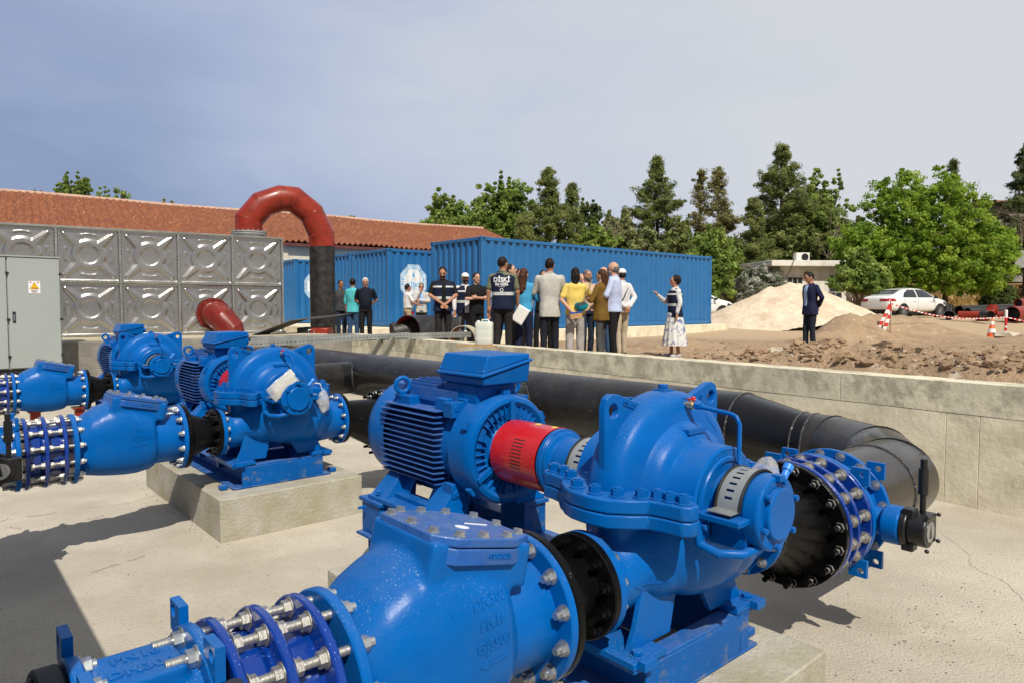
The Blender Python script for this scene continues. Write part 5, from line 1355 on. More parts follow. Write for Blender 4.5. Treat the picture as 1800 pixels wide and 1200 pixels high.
def leaf_object(name,v,f,t,mat,parent,loc=None):
    me=bpy.data.meshes.new(name); me.vertices.add(len(v)); me.vertices.foreach_set('co',v.astype(np.float32).ravel())
    me.loops.add(len(f)*4); me.loops.foreach_set('vertex_index',f.astype(np.int32).ravel())
    me.polygons.add(len(f)); me.polygons.foreach_set('loop_start',np.arange(0,len(f)*4,4,dtype=np.int32)); me.polygons.foreach_set('loop_total',np.full(len(f),4,np.int32))
    at_=me.attributes.new('tint','FLOAT','FACE'); at_.data.foreach_set('value',t.astype(np.float32)); me.update(calc_edges=True)
    return link(name,me,mat,parent,loc=loc)
def trunk(g,h,r0,seed,lean=.1,top=.9):
    rg=random.Random(seed); P=[];x=y=0.
    k=7
    for i in range(k+1):
        P.append((x,y,h*top*i/k-.3*(i==0))); x+=rg.uniform(-lean,lean); y+=rg.uniform(-lean,lean)
    g.tube(P,[r0*(1-.8*i/k) for i in range(k+1)],9); return [Vector(p) for p in P]
def broadleaf(px,top,halfw,d,kind,lab,cat='tree',base=None,dens=1.0,seed=1,trunks=1,size=.105,low=.12,group=None,lobes=None,name='broadleaf_tree',x=None,irregular=1.0):
    X=(px-900)/1200*d if x is None else x; zb=H(X,d,False) if base is None else base
    ht=1.6+(540-top)/1200*d-zb; w=halfw/1200*d
    t=thing(name,lab,cat,(X,d,zb),0,group); rg=np.random.default_rng(seed); rr=random.Random(seed)
    g=MB(); tips=[]
    for k in range(trunks):
        gx=(k-(trunks-1)/2)*w*.28
        m=MB(); P=trunk(m,ht*.62,.045*ht**.75*.8,seed+k,.1*ht/8); m.v=[(a+gx,b,c) for a,b,c in m.v]; g.add(m.v,m.f)
        P=[p+Vector((gx,0,0)) for p in P]
        for i in range(12):
            s=P[rr.randint(2,6)]; a=rr.random()*6.28; l=rr.uniform(.4,.95)
            e=Vector((gx*.5+math.cos(a)*w*l*.8,math.sin(a)*w*l*.7,ht*rr.uniform(.35,.92))); mid=(s+e)/2+Vector((0,0,-.05*ht+rr.uniform(0,.1)*ht))
            g.tube([s,mid,e],[.018*ht**.7,.011*ht**.7,.004],6); tips.append(e)
    part('trunk',g,M['bark'],t,40)
    n=int(270*dens*max(1,(w*ht/12))**.8)
    cs=[];rs=[]
    # lumpy envelope: several lobes
    L_=lobes or [(rr.uniform(-.55,.55),rr.uniform(-.5,.5),rr.uniform(.38,.74),rr.uniform(.32,.5)) for _ in range(9)]+[(0,0,.68,.42),(0,0,.45,.6),(-.6,0,.5,.4),(.6,0,.5,.4)]
    while len(cs)<n:
        lx,ly,lz,lr=L_[rg.integers(len(L_))]
        q=rg.normal(size=3); q/=np.linalg.norm(q); q*=(rg.random()**.35)
        p=np.array([lx*w+q[0]*lr*w,ly*w*.8+q[1]*lr*w,lz*ht+q[2]*lr*ht*.62])
        if p[2]<low*ht or p[2]>ht*.995 or abs(p[0])>w*1.03: continue
        cs.append(p); rs.append((.12+.42*rg.random()**1.6)*(.7+.05*w))
    # stray shoots
    for _ in range(int(9*irregular)):
        a=rg.random()*6.28; bx,by=math.cos(a)*w*.5*rg.random(),math.sin(a)*w*.4; h1=ht*rg.uniform(.86,1.0)
        for q in range(5): cs.append(np.array([bx*(1+.06*q),by,h1-ht*.035*q])); rs.append(.09+.035*q)
    cs=np.array(cs); cs[:,2]*= (ht-.15)/cs[:,2].max()
    v,f,tt=leaves(cs,np.array(rs),int(50*(.13/size)**1.2),size,seed)
    leaf_object('crown',v,f,tt,LM[kind],t); return t
def pine(px,top,halfw,d,kind,lab,base=None,seed=1,dens=1.0,sparse=False,group=None,openness=.0,pw=1.0,size=.092,low=.14,pe=.5):
    X=(px-900)/1200*d; zb=H(X,d,False) if base is None else base
    ht=1.6+(540-top)/1200*d-zb; w=halfw/1200*d
    t=thing('pine_tree',lab,'tree',(X,d,zb),0,group); rr=random.Random(seed); rg=np.random.default_rng(seed)
    g=MB(); P=trunk(g,ht,.03*ht**.8+.02,seed,.05*ht/8,.97)
    def ctr(z):
        q=min(max(z/(ht*.97),0),.999)*7; i=int(q); return P[i].lerp(P[i+1],q-i)
    cs=[];rs=[]
    nb=int((40 if not sparse else 28)*dens)
    for i in range(nb):
        q=(i+.5)/nb; z=ht*(low+(.97-low)*q); prof=min(1,1.75*(1-q))**.85*(.80+.20*math.sin(q*11+seed))*pw+.04
        for k in range(rr.randint(2,4)):
            a=rr.random()*6.28; l=w*min(prof,1)*rr.uniform(.6,1.12); c=ctr(z)
            e=c+Vector((math.cos(a)*l,math.sin(a)*l,l*rr.uniform(.12,.5)))
            g.tube([c,c.lerp(e,.5)+Vector((0,0,-.04*l)),e],[.035*(1-q)+.012,.02*(1-q)+.008,.005],5)
            m=max(2,int(l*3.4))
            for s in range(m):
                f_=.35+.65*(s+rr.random())/m; p=c.lerp(e,f_); cs.append((p.x+rr.gauss(0,.12),p.y+rr.gauss(0,.12),p.z+rr.gauss(.05,.08))); rs.append(rr.uniform(.16,.55)*(1-.25*q))
    for k in range(4): c=ctr(ht*(.95)); cs.append((c.x,c.y,ht*(.93+.017*k))); rs.append(.16-.02*k)
    part('trunk',g,M['bark'],t,40)
    v,f,tt=leaves(np.array(cs),np.array(rs),int(58*(1 if not sparse else .8)*(.12/size)**1.2),size,seed,1.0,flat=.72,needle=True)
    leaf_object('crown',v,f,tt,LM[kind],t); return t
gT='trees behind the containers and the car park'
broadleaf(790,337,75,45,'mid','loose light green tree at the left end of the row, above the roof end',seed=3,group=gT,low=.3,irregular=1.2,dens=1.3)
broadleaf(885,306,62,47,'mid','tall airy green tree with upright shoots, second from left in the row',seed=5,group=gT,low=.3,irregular=2,dens=1.3)
pine(965,297,62,44,'pine','pointed dark pine right of the airy green tree',seed=8,group=gT,dens=1.3,pw=1.0)
pine(925,385,40,40,'pine','low dark young pine just above the large container, left one',seed=9,group=gT,dens=1.0)
pine(1003,322,34,46,'pine','narrow pine leaning against the pointed dark pine',seed=10,group=gT)
broadleaf(1035,350,42,52,'dark','round topped dark green tree in the middle of the row',seed=11,group=gT,low=.2)
broadleaf(1085,370,55,46,'olive','greyish low tree with bare twigs above the container',seed=12,group=gT,low=.2,irregular=2.5)
pine(1155,275,62,50,'pine','tall open crowned pine above the right half of the large container',seed=14,group=gT,dens=1.25,pw=1.0)
pine(1222,300,34,52,'pineb','sparse brownish pine, left of a similar pair',seed=15,group=gT,sparse=True)
pine(1262,294,44,51,'pineb','sparse brownish pine, right of a similar pair',seed=16,group=gT,sparse=True,dens=1.1)
broadleaf(1252,392,52,35,'mid','bushy green tree at the right end of the large container',seed=18,group=gT,low=.08)
pine(1368,255,66,50,'pine','tallest pine, behind the guard house',seed=20,group=gT,dens=1.4,pw=1.05)
broadleaf(1440,300,66,52,'mid','loose green tree right of the tallest pine',seed=22,group=gT,low=.25,irregular=.6,dens=1.3)
pine(1320,350,40,46,'pine','small pine in front of the tallest pine',seed=23,group=gT)
broadleaf(1618,288,150,42,'bright','broad bright green tree spreading over the white car',seed=26,trunks=3,dens=2.1,group=gT,low=.13,size=.085,irregular=.25,
   lobes=[(-.62,0,.36,.36),(-.35,-.2,.5,.42),(0,0,.62,.5),(.3,0,.55,.48),(.66,0,.42,.36),(.05,-.5,.42,.45),(-.2,.3,.7,.36),(.22,.2,.72,.34),(.5,-.3,.36,.36),(-.5,-.35,.34,.32),(0,.4,.45,.6),(-.6,-.3,.27,.3),(-.2,-.5,.26,.3),(.35,-.4,.27,.32),(.68,-.1,.28,.28),(-.82,0,.4,.26),(.84,0,.4,.24)])
pine(1668,282,20,66,'dark','small dark spruce top showing above the broad bright tree',seed=28,dens=.8,group=gT,low=.35)
pine(1800,250,60,47,'dark','dark pine cut by the right edge of the photo',seed=29,group=gT,dens=1.3,pw=1.1)
broadleaf(1508,432,50,38.5,'mid','lower green shrub tree reaching in front of the guard house',seed=31,group=gT,low=.36,dens=1.1)
for i,(px,tp,hw,d,k,lab) in enumerate(((1120,388,66,44,'olive','dark low bush behind the large container, middle one'),(1040,392,66,44,'mid','dark low bush behind the large container, left one'),(1190,385,62,45,'pine','dark low bush behind the large container, right one'),(1300,425,50,50,'pine','dark bush on the bank left of the guard house'),(1400,385,90,50,'pine','wide dark bush behind the guard house roof'),(1490,380,70,50,'pine','dark bush behind the broad bright tree, left one'),(1690,430,80,50,'dark','dark bush in the shade behind the car'),(1755,500,30,43,'dark','small dark shrub on the bank at the right'),(860,372,75,48,'pine','dark bush at the foot of the airy green tree'))):
    broadleaf(px,tp,hw,d,k,lab,'bush',seed=40+i,group='bushes under the trees',low=.0,size=.14,name='bush',irregular=.5)
broadleaf(1335,462,42,41,'flower','white flowering bush left of the guard house','bush',seed=60,low=.05,size=.09,name='flowering_bush',irregular=1)
broadleaf(135,302,38,62,'mid','tall leafy tree above the roof ridge, upper left','tree',seed=61,base=.5,dens=2.2,low=.3,irregular=2)
broadleaf(190,330,42,60,'mid','rounder tree beside the tall leafy one above the roof, upper left','tree',seed=62,base=.5,dens=2.2,low=.3)
broadleaf(76,336,13,60,'dark','tiny dark treetop above the ridge at far left','tree',seed=63,base=.5,dens=2.2,low=.4)
broadleaf(300,350,36,60,'yellow','yellowish treetop just above the roof ridge','tree',seed=64,base=.5,dens=2.2,low=.4,irregular=3)
broadleaf(628,380,24,56,'mid','small green treetop above the roof, right of the red arch','tree',seed=65,base=.5,dens=2.2,low=.4)
def bare(px,py0,py1,hw,d,lab,seed):
    X=(px-900)/1200*d; p=at(px,py0,d); h=(py0-py1)/1200*d; w=hw/1200*d; rr=random.Random(seed)
    t=thing('bare_tree',lab,'tree',(p.x,d,p.z)); g=MB()
    def br(s,dr,l,r,k):
        pts=[s];q=s
        for i in range(4): dr=(dr+Vector((rr.gauss(0,.14),rr.gauss(0,.14),rr.gauss(.02,.08)))).normalized(); q=q+dr*l/4; pts.append(q)
        g.tube(pts,[r*(1-.17*i) for i in range(5)],5)
        if k<4:
            for _ in range(3): s2=pts[rr.randint(1,4)]; br(s2,(dr+Vector((rr.gauss(0,.6),rr.gauss(0,.6),rr.gauss(.1,.3)))).normalized(),l*.62,r*.5,k+1)
    for i in range(3): br(Vector((0,0,0)),Vector((rr.uniform(-1,1)*w/h,rr.gauss(0,.2),1)).normalized(),h*.55,.032,0)
    part('branches',g,pm('pale_bark_%d'%seed,(.27,.22,.16),.9),t,30)
bare(1455,470,345,50,47.5,'leafless pale branched tree in front of the loose green tree',4)
bare(1082,440,385,18,43,'leafless pale twigs above the large container',5)
bare(1790,440,345,26,44,'leafless grey branches at the right edge',6)
# background sheds glimpsed between the trees
def shed(px0,px1,py0,py1,d,wallm,roofm,lab,rh=.9):
    a=at(px0,py1,d); b=at(px1,py0,d); t=thing('shed',lab,'building',(a.x,d,a.z)); w=b.x-a.x; h=b.z-a.z
    g=MB(); g.box((w/2,2,(h-rh)/2-1),(w,4,h-rh+2)); part('wall',g,wallm,t,0)
    g=MB(); g.add([(-.5,-.6,h-rh),(w+.5,-.6,h-rh),(w+.5,4.6,h),(-.5,4.6,h),(-.5,-.6,h-rh-.18),(w+.5,-.6,h-rh-.18),(w+.5,4.6,h-.18),(-.5,4.6,h-.18)],[(0,1,2,3),(7,6,5,4),(0,4,5,1),(1,5,6,2),(2,6,7,3),(3,7,4,0)]); part('roof',g,roofm,t,0)
M['rust']=pm('rusty_sheet',(.28,.12,.05),.8,var=.4,scale=3)
shed(1283,1335,431,505,56,M['wall_white'],M['eave'],'white house with dark red roof glimpsed left of the guard house')
shed(1725,1840,345,450,52,M['concrete_grey'],M['rust'],'grey shed with rusty roof at the right behind the trees',.5)
def panel_fence():
    t=thing('metal_fence','grey sheet metal fence panel on the bank at the right edge','fence',(0,0,0))
    for k in range(4):
        a=at(1779+k*26,444,44); g=MB(); g.box((a.x+.45,44,a.z-.45),(.93,.04,1.1)); part('fence_panel',g,M['galv2'],t,30); g=MB(); g.box((a.x-.02,43.97,a.z-.5),(.06,.08,1.3)); part('post',g,M['rubber'],t,30)
panel_fence()
def drygrass():
    rg=np.random.default_rng(5); V=[];F=[];T=[]
    n=0
    for i in range(9000):
        x=rg.uniform(9,42); y=rg.uniform(43.6,56)
        if noise.noise(Vector((x*.35,y*.35,0)))<-.05: continue
        z=H(x,y,False); h=rg.uniform(.12,.4); 
        for k in range(3):
            a=rg.random()*6.28; dx=math.cos(a)*.05; dy=math.sin(a)*.05; ox=rg.normal(0,.12); oy=rg.normal(0,.12); lx=rg.normal(0,.1)
            V+= [(x+ox-dx,y+oy-dy,z-.03),(x+ox+dx,y+oy+dy,z-.03),(x+ox+dx*.4+lx,y+oy+dy*.4,z+h),(x+ox-dx*.4+lx,y+oy-dy*.4,z+h)]; F.append((n,n+1,n+2,n+3)); n+=4; T.append(rg.random()*.6)
    o=leaf_object('dry_grass',np.array(V),np.array(F),np.array(T),leafmat('dry_grass_blade',(.22,.13,.04),(.42,.27,.09),(.5,.36,.14)),None); tag(o,kind='stuff')
drygrass()
# ================================================================ heaps, stones and clods
def gravel_pile():
    d=30; p=at(1385,567,d); zb=.70
    vs=[];fs=[]; nr,na=60,140
    def hh(x,y):
        # two merged cones with slumped flanks
        def cone(cx,cy,h,r,k=1.): q=math.hypot((x-cx)*k,(y-cy)); return h-h/r*q
        v=-9
        for c in ((.05,0,1.92,3.45,.93),(.95,.1,1.80,3.3,1.),(-.9,0,1.70,3.0,1.),(.5,-.1,1.90,3.2,.95),(-1.9,-.2,1.10,2.4,1.),(2.2,.2,1.1,2.5,1.0),(.3,-.8,1.4,2.8,.9)):
            q=cone(c[0],c[1],c[2]*.86,c[3],c[4]); v=q if v<-8 else (v+q)/2+math.sqrt(((v-q)/2)**2+.012)
        soft=.05*fbm(x,y,1.3,4,4.4)+.018*fbm(x,y,6,3,9.)
        return max(v,-1.1)+soft
    for i in range(nr*2+1):
        for j in range(na+1):
            x=-4.2+8.4*j/na; y=-4+8*i/(nr*2); vs.append((x,y,hh(x*1.1,y)))
    m=na+1
    for i in range(nr*2):
        for j in range(na): fs.append((i*m+j,i*m+j+1,(i+1)*m+j+1,(i+1)*m+j))
    me=bpy.data.meshes.new('gravel_pile'); me.from_pydata(vs,[],fs); me.polygons.foreach_set('use_smooth',[True]*len(fs)); me.update()
    o=link('gravel_pile',me,M['gravel'],loc=(p.x,d,H(p.x,d,False)-.02)); tag(o,'big pale cream gravel heap in front of the guard house','gravel heap')
gravel_pile()
def rocks():
    bases=[]
    for k in range(5):
        bm=bmesh.new(); bmesh.ops.create_icosphere(bm,subdivisions=2,radius=1)
        for v in bm.verts:
            n=noise.noise(v.co*1.3+Vector((k*7,0,0)))*.55+noise.noise(v.co*3.1+Vector((0,k*5,0)))*.35; v.co*=1+n; v.co.z*=.62
        bases.append(([tuple(v.co) for v in bm.verts],[tuple(q.index for q in f.verts) for f in bm.faces])); bm.free()
    rr=random.Random(9)
    def scatter(n,nm,mat,smin,smax,fn,flat=1.):
        V=[];F=[]
        for i in range(n):
            x,y=fn(); s=smin+(smax-smin)*rr.random()**4.5; bv,bf=bases[rr.randrange(5)]; q=Matrix.Rotation(rr.random()*6.28,3,'Z')@Matrix.Rotation(rr.gauss(0,.5),3,'X'); z=H(x,y)
            o=len(V); sx=s*rr.uniform(.8,1.5)
            for p in bv:
                w=q@Vector((p[0]*sx,p[1]*s,p[2]*s)); V.append((w.x+x,w.y+y,w.z+z+s*.02))
            F+=[tuple(a+o for a in f) for f in bf]
        me=bpy.data.meshes.new(nm); me.from_pydata(V,[],F); me.polygons.foreach_set('use_smooth',[True]*len(F)); me.set_sharp_from_angle(angle=R(48)); me.update(); o=link(nm,me,mat); tag(o,kind='stuff')
    def near():
        v=6.62+abs(rr.gauss(0,2.6)); u=rr.uniform(-2.6,4.6)+ (0 if v<9 else .3*(v-9)); s=skew(u); p=pit(v+s*(1-sstep(6.45,16,v)),u); return p.x,p.y
    def wide():
        v=rr.uniform(6.7,17); u=rr.uniform(-2,9); p=pit(v+skew(u),u); return p.x,p.y
    e1=pm('earth_clod',(.30,.205,.13),.95,var=.3,scale=2,bump=.02,bscale=12,spec=.1); e2=pm('pale_stone',(.46,.40,.31),.9,var=.25,scale=3,bump=.01,bscale=20,spec=.2); e3=pm('dark_clod',(.10,.07,.045),.95,var=.4,scale=4,spec=.1)
    scatter(3800,'earth_clods',e1,.006,.062,near); scatter(7000,'crumbled_earth',e1,.004,.026,near); scatter(1100,'pale_stones',e2,.006,.035,near); scatter(800,'dark_clods',e3,.008,.05,near)
    scatter(2600,'scattered_clods',e1,.005,.05,wide); scatter(700,'scattered_stones',e2,.005,.03,wide)
    # individually visible lumps near the wall
    for i,(px,py,d,s,lab) in enumerate(((1372,638,9.6,.16,'large rounded clay lump on the heap beside the wall'),(1555,632,9.0,.13,'brown broken clay slab lump in the middle of the dug earth'),(1400,622,10.4,.10,'flat dark lump of clay left of the rocky heap'),(1665,560,21.,.0,''),(1770,583,19.2,.24,'grey stone at the foot of the red and white post'))):
        if not lab: continue
        x=(px-900)/1200*d; bv,bf=bases[i%5]; me=bpy.data.meshes.new('rock'); me.from_pydata([(a*s*1.4,b*s,c*s) for a,b,c in bv],[],bf); me.update(); o=link('rock',me,e2 if i in(0,4) else e3,loc=(x,d,H(x,d)+s*.25)); tag(o,lab,'rock')
rocks()
# ================================================================ white sedan
def car(loc,rotz,lab,sub=2):
    t=thing('parked_car',lab,'car',loc,rotz)
    # stations: x, sill, belt, top, half width body, half width at top ; x forward
    ST=[(-2.30,.50,.72,.86,.62,.50),(-2.24,.36,.80,1.02,.80,.62),(-2.05,.30,.86,1.07,.87,.68),(-1.80,.27,.89,1.10,.89,.68),(-1.55,.26,.91,1.20,.90,.64),(-1.25,.25,.92,1.33,.905,.61),(-.85,.25,.93,1.42,.905,.60),(-.35,.25,.93,1.46,.905,.60),(-.28,.25,.93,1.462,.905,.60),(.15,.25,.925,1.45,.905,.60),(.45,.25,.92,1.42,.905,.60),(.85,.25,.915,1.25,.905,.64),(1.25,.25,.905,1.04,.90,.70),(1.40,.25,.89,.99,.90,.72),(1.75,.27,.84,.93,.88,.70),(2.05,.28,.76,.86,.82,.66),(2.22,.32,.66,.74,.68,.55),(2.32,.42,.56,.62,.45,.38)]
    def sec(s):
        x,z0,zb,zt,w,wt=s
        P=[(0,z0),(w*.80,z0),(w*.97,z0+.10),(w,(z0+zb)/2+.02),(w*.985,zb-.10),(w*.955,zb),(wt+(w*.955-wt)*.12,zt-.05 if zt-zb>.16 else zt-.02),(wt*.86,zt-.008),(0,zt+.015)]
        return [(x,y,z) for y,z in P]
    n=9; V=[];F=[];G=[]
    S=[sec(s) for s in ST]
    # full ring: right side then mirrored
    ring=[s+[(x,-y,z) for x,y,z in reversed(s[1:-1])] for s in S]; m=len(ring[0])
    V=[p for r in ring for p in r]
    glass_rows={5:'side',m-1-5-0-1:'x'}
    def gl(i,k):
        side = k==5 or k==m-6
        top = k in (7,8)
        if side and 4<=i<=11 : return True
        return False
    for i in range(len(S)-1):
        for k in range(m): F.append((i*m+k,i*m+(k+1)%m,(i+1)*m+(k+1)%m,(i+1)*m+k))
    F.append(tuple(range(m-1,-1,-1))); F.append(tuple(range((len(S)-1)*m,len(S)*m)))
    g=MB(); g.add(V,F); me=g.mesh('body',0); b=link('body',me,M['carpaint'],t); sd=b.modifiers.new('s','SUBSURF'); sd.levels=2; sd.render_levels=2; me.polygons.foreach_set('use_smooth',[True]*len(me.polygons))
    TS_.collection.objects.link(b); vl=TS_.view_layers[0]; vl.update(); dg=vl.depsgraph; bm=bmesh.new(); bm.from_mesh(bpy.data.meshes.new_from_object(b.evaluated_get(dg),depsgraph=dg)); TS_.collection.objects.unlink(b); bvh=BVHTree.FromBMesh(bm); bm.free()
    def skin(poly,dirn,nm,mat,par,off=.006,cuts=3):
        """lay a panel onto the body; poly in (x,z) for sides, (y,z) for the ends, (y,x) top"""
        bm=bmesh.new(); d=Vector(dirn)
        if abs(d.y)>.5: pts=[Vector((x,-d.y*2,z)) for x,z in poly]
        elif abs(d.x)>.5: pts=[Vector((-d.x*4,y,z)) for y,z in poly]
        else: pts=[Vector((x,y,3)) for y,x in poly]
        f=bm.faces.new([bm.verts.new(p) for p in pts]); bmesh.ops.triangulate(bm,faces=[f]); 
        for _ in range(cuts): bmesh.ops.subdivide_edges(bm,edges=[e for e in bm.edges if e.calc_length()>.06],cuts=1,use_grid_fill=False); bmesh.ops.triangulate(bm,faces=bm.faces)
        for v in bm.verts:
            h=bvh.ray_cast(v.co,d,8)
            if h[0] is not None: v.co=h[0]-d*off
        me=bpy.data.meshes.new(nm); bm.to_mesh(me); bm.free(); o=link(nm,me,mat,par); so=o.modifiers.new('k','SOLIDIFY'); so.thickness=.004; so.offset=0; return o
    for sy in (-1,1):
        dv=(0,-sy,0)
        skin([(-1.32,.98),(-.33,.985),(-.33,1.37),(-.78,1.36),(-1.12,1.20)],dv,'side_window',M['glass'],t)
        skin([(-.24,.985),(1.02,.99),(.60,1.26),(.35,1.36),(-.24,1.38)],dv,'side_window',M['glass'],t)
        for x in (-.30,.98): 
            o=skin([(x-.004,.32),(x+.004,.32),(x+.004,.93),(x-.004,.93)],dv,'door_gap',M['dark_gap'],t,.002)
        skin([(-1.30,.42),(-1.29,.42),(-1.27,.93),(-1.28,.93)],dv,'door_gap',M['dark_gap'],t,.002)
        for x in (-.52,.72): g=MB(); g.box((x-.02,sy*.905,.80),(.17,.03,.028)); part('door_handle',g,M['carpaint'],t,30,bevel=.008)
        g=MB(); g.box((.88,sy*.99,.99),(.13,.17,.11)); part('wing_mirror',g,M['rubber'],t,30,bevel=.03)
        skin([(1.62,.66),(2.12,.58),(2.10,.70),(1.68,.80)],dv,'headlight',M['glass'],t,.004)
        skin([(-2.2,.78),(-1.86,.80),(-1.90,.92),(-2.2,.93)],dv,'tail_light',M['taillight'],t,.006)
        skin([(1.45,.60),(1.70,.60),(1.69,.62),(1.46,.62)],dv,'trim',M['dark_gap'],t,.003)
    skin([(-.56,1.13),(.56,1.13),(.50,1.36),(-.50,1.36)],(1,0,0),'rear_window',M['glass'],t,.01)
    skin([(-.60,1.05),(.60,1.05),(.50,1.34),(-.50,1.34)],(-1,0,0),'windscreen',M['glass'],t,.01)
    for s in (-1,1): skin([(s*.34,.80),(s*.86,.80),(s*.84,.92),(s*.30,.91)],(1,0,0),'tail_light',M['taillight'],t,.01)
    skin([(-.26,.50),(.26,.50),(.26,.61),(-.26,.61)],(1,0,0),'number_plate',M['white'],t,.012)
    skin([(-.70,.30),(.70,.30),(.70,.40),(-.70,.40)],(1,0,0),'bumper_insert',M['rubber'],t,.01)
    skin([(-.55,.40),(.55,.40),(.5,.55),(-.5,.55)],(-1,0,0),'grille',M['rubber'],t,.01)
    for x in (-1.36,1.36):
        for sy in (-1,1):
            g=MB(); g.lathe([(0,.30),(0,.368),(.17,.368),(.17,.30)],(x,sy*.742,.33),(0,sy,0),40,close=False); part('wheel_arch',g,M['rubber'],t,30)
            g=MB(); g.lathe([(0,.20),(0,.30),(.02,.325),(.17,.325),(.195,.30),(.195,.22)],(x,sy*.725,.325),(0,sy,0),40,close=False); g.cyl((x,sy*.74,.325),(x,sy*.908,.325),.25,n=32); w=part('wheel',g,M['rubber'],t,40)
            g=MB(); g.cyl((x,sy*.908,.325),(x,sy*.917,.325),.05,n=20); g.lathe([(.184,.205),(.194,.225),(.194,.24)],(x,sy*.725,.325),(0,sy,0),40,close=False)
            for k in range(10):
                a=2*PI*k/10+.06*(k%2); c=Vector((x,sy*.912,.325)); d=Vector((math.cos(a),0,math.sin(a))); g.box(c+d*.13,(.19,.010,.026),Matrix.Rotation(-a,3,'Y'))
            part('rim',g,M['steel'],w,30)
    g=MB(); g.box((0,0,.24),(3.9,1.5,.12)); part('underbody',g,M['rubber'],t,0)
    return t
M['carpaint']=pm('white_car_paint',(.74,.74,.72),.25,var=.03,coat=.7)
M['taillight']=pm('tail_light_red',(.32,.008,.012),.15,coat=.6)
car_xy=(13.95*34/24.45-.0,34.); cx_=(1592-900)/1200*34.2
car((cx_,34.3,H(cx_,34.3,False)+.0),R(25),'white sedan parked under the broad bright green tree')
cx2=(1262-900)/1200*31; car((cx2-.75,33.4,H(cx2,31,False)-.0),math.atan2(.35,.93),'white car mostly hidden behind the large container and gravel heap')
# ================================================================ loose site things
gx=lambda px,d:(px-900)/1200*d
def on(px,d,dz=0): x=gx(px,d); return Vector((x,d,H(x,d)+dz))
M['orange']=pm('orange_cone',(.75,.12,.02),.5,var=.1,speck=(.4,.3,.2),samt=.2)
M['tape_red']=pm('barrier_red',(.62,.02,.02),.5); M['tape_white']=pm('barrier_white',(.82,.82,.80),.5)
def cone():
    p=on(1744,20.6); t=thing('traffic_cone','orange traffic cone with white band near the right edge','traffic cone',p)
    g=MB(); g.box((0,0,.02),(.34,.34,.04)); part('cone_base',g,M['orange'],t,30,bevel=.01)
    g=MB(); prof=[(.03,.135),(.05,.125),(.55,.03),(.56,.02),(.56,.001)]; g.lathe(prof,(0,0,0),(0,0,1),32); part('cone_body',g,M['orange'],t,40)
    for z0,z1 in ((.16,.28),(.40,.50)):
        r=lambda z:.125-(z-.05)/.5*.095+.003
        g=MB(); g.lathe([(z0,r(z0)),(z1,r(z1))],(0,0,0),(0,0,1),32,close=False); part('reflective_band',g,M['tape_white'],t,40)
cone()
def post():
    p=on(1768,21.2); t=thing('barrier_post','red post with white cap beside the cone, holding striped tape','post',p)
    g=MB(); g.cyl((0,0,-.1),(0,0,.78),.035,n=20); part('post_tube',g,M['tape_red'],t,40)
    g=MB(); g.cyl((0,0,.60),(0,0,.82),.042,n=20); g.ell((0,0,.82),(.042,.042,.03)); part('post_cap',g,M['tape_white'],t,40)
    g=MB(); g.cyl((0,0,.30),(0,0,.36),.037,n=20); part('white_band',g,M['tape_white'],t,40)
    return p
pp_=post()
def tape(path,lab,w=.06,per=.16,twist=0,name='barrier_tape'):
    t=thing(name,lab,'barrier tape',path[0])
    pts=[]; 
    for a,b in zip(path[:-1],path[1:]):
        n=max(2,int((Vector(b)-Vector(a)).length/ .05))
        for k in range(n): pts.append(Vector(a).lerp(Vector(b),k/n))
    pts.append(Vector(path[-1])); o=Vector(path[0])
    R_=MB();W_=MB(); L_=0
    for i in range(len(pts)-1):
        a,b=pts[i]-o,pts[i+1]-o; d=(b-a).normalized(); ang=twist*L_; s=Vector((0,0,1)); s=(s-d*s.dot(d)).normalized() if abs(d.z)<.95 else Vector((1,0,0)); e=d.cross(s); 
        u=(s*math.cos(ang)+e*math.sin(ang))*w/2; ang2=twist*(L_+(b-a).length); u2=(s*math.cos(ang2)+e*math.sin(ang2))*w/2
        th=e*.002
        g=R_ if int(L_/per)%2==0 else W_; sh=d*.03
        g.add([a-u,b-u2,b+u2+sh,a+u+sh,a-u+th,b-u2+th,b+u2+sh+th,a+u+sh+th],[(0,1,2,3),(7,6,5,4),(0,4,5,1),(2,6,7,3)]); L_+=(b-a).length
    part('red_stripe',R_,M['tape_red'],t,0)['kind']='stuff'; part('white_stripe',W_,M['tape_white'],t,0)['kind']='stuff'
def tapes():
    st=on(1565,18.6)                     # stake
    t=thing('wooden_stake','thin stake on the earth heap tied with striped tape','stake',st)
    g=MB(); g.cyl((0,0,-.15),(-.01,0,.86),.012,n=8); part('stake_pole',g,M['wood'],t,30)
    top=st+Vector((-.01,0,.80))
    a=top; b=pp_+Vector((0,0,.62)); sag=[]
    n=22
    for k in range(n+1):
        f=k/n; p=a.lerp(b,f); p.z-=.22*math.sin(PI*f)*(1-.2*f); sag.append(p)
    tape(sag,'red and white striped barrier tape strung between the stake and the red post',.034,.09)
    c=[b,b+Vector((.9,.2,-.16)),b+Vector((2.2,.5,-.12)),b+Vector((3.6,.8,-.05))]
    tape(c,'striped barrier tape running out of the photo to the right of the red post',.034,.09)
    q=[top,top+Vector((-.13,0,-.30)),top+Vector((-.27,.02,-.62)),top+Vector((-.30,.03,-.86))]
    tape(q,'loose striped tape end hanging from the stake, left strand',.075,.12,.6)
    q=[top+Vector((.0,0,-.02)),top+Vector((-.02,0,-.35)),top+Vector((-.14,0,-.66)),top+Vector((-.20,.02,-.85))]
    tape(q,'loose striped tape end hanging from the stake, right strand',.085,.12,.4)
tapes()
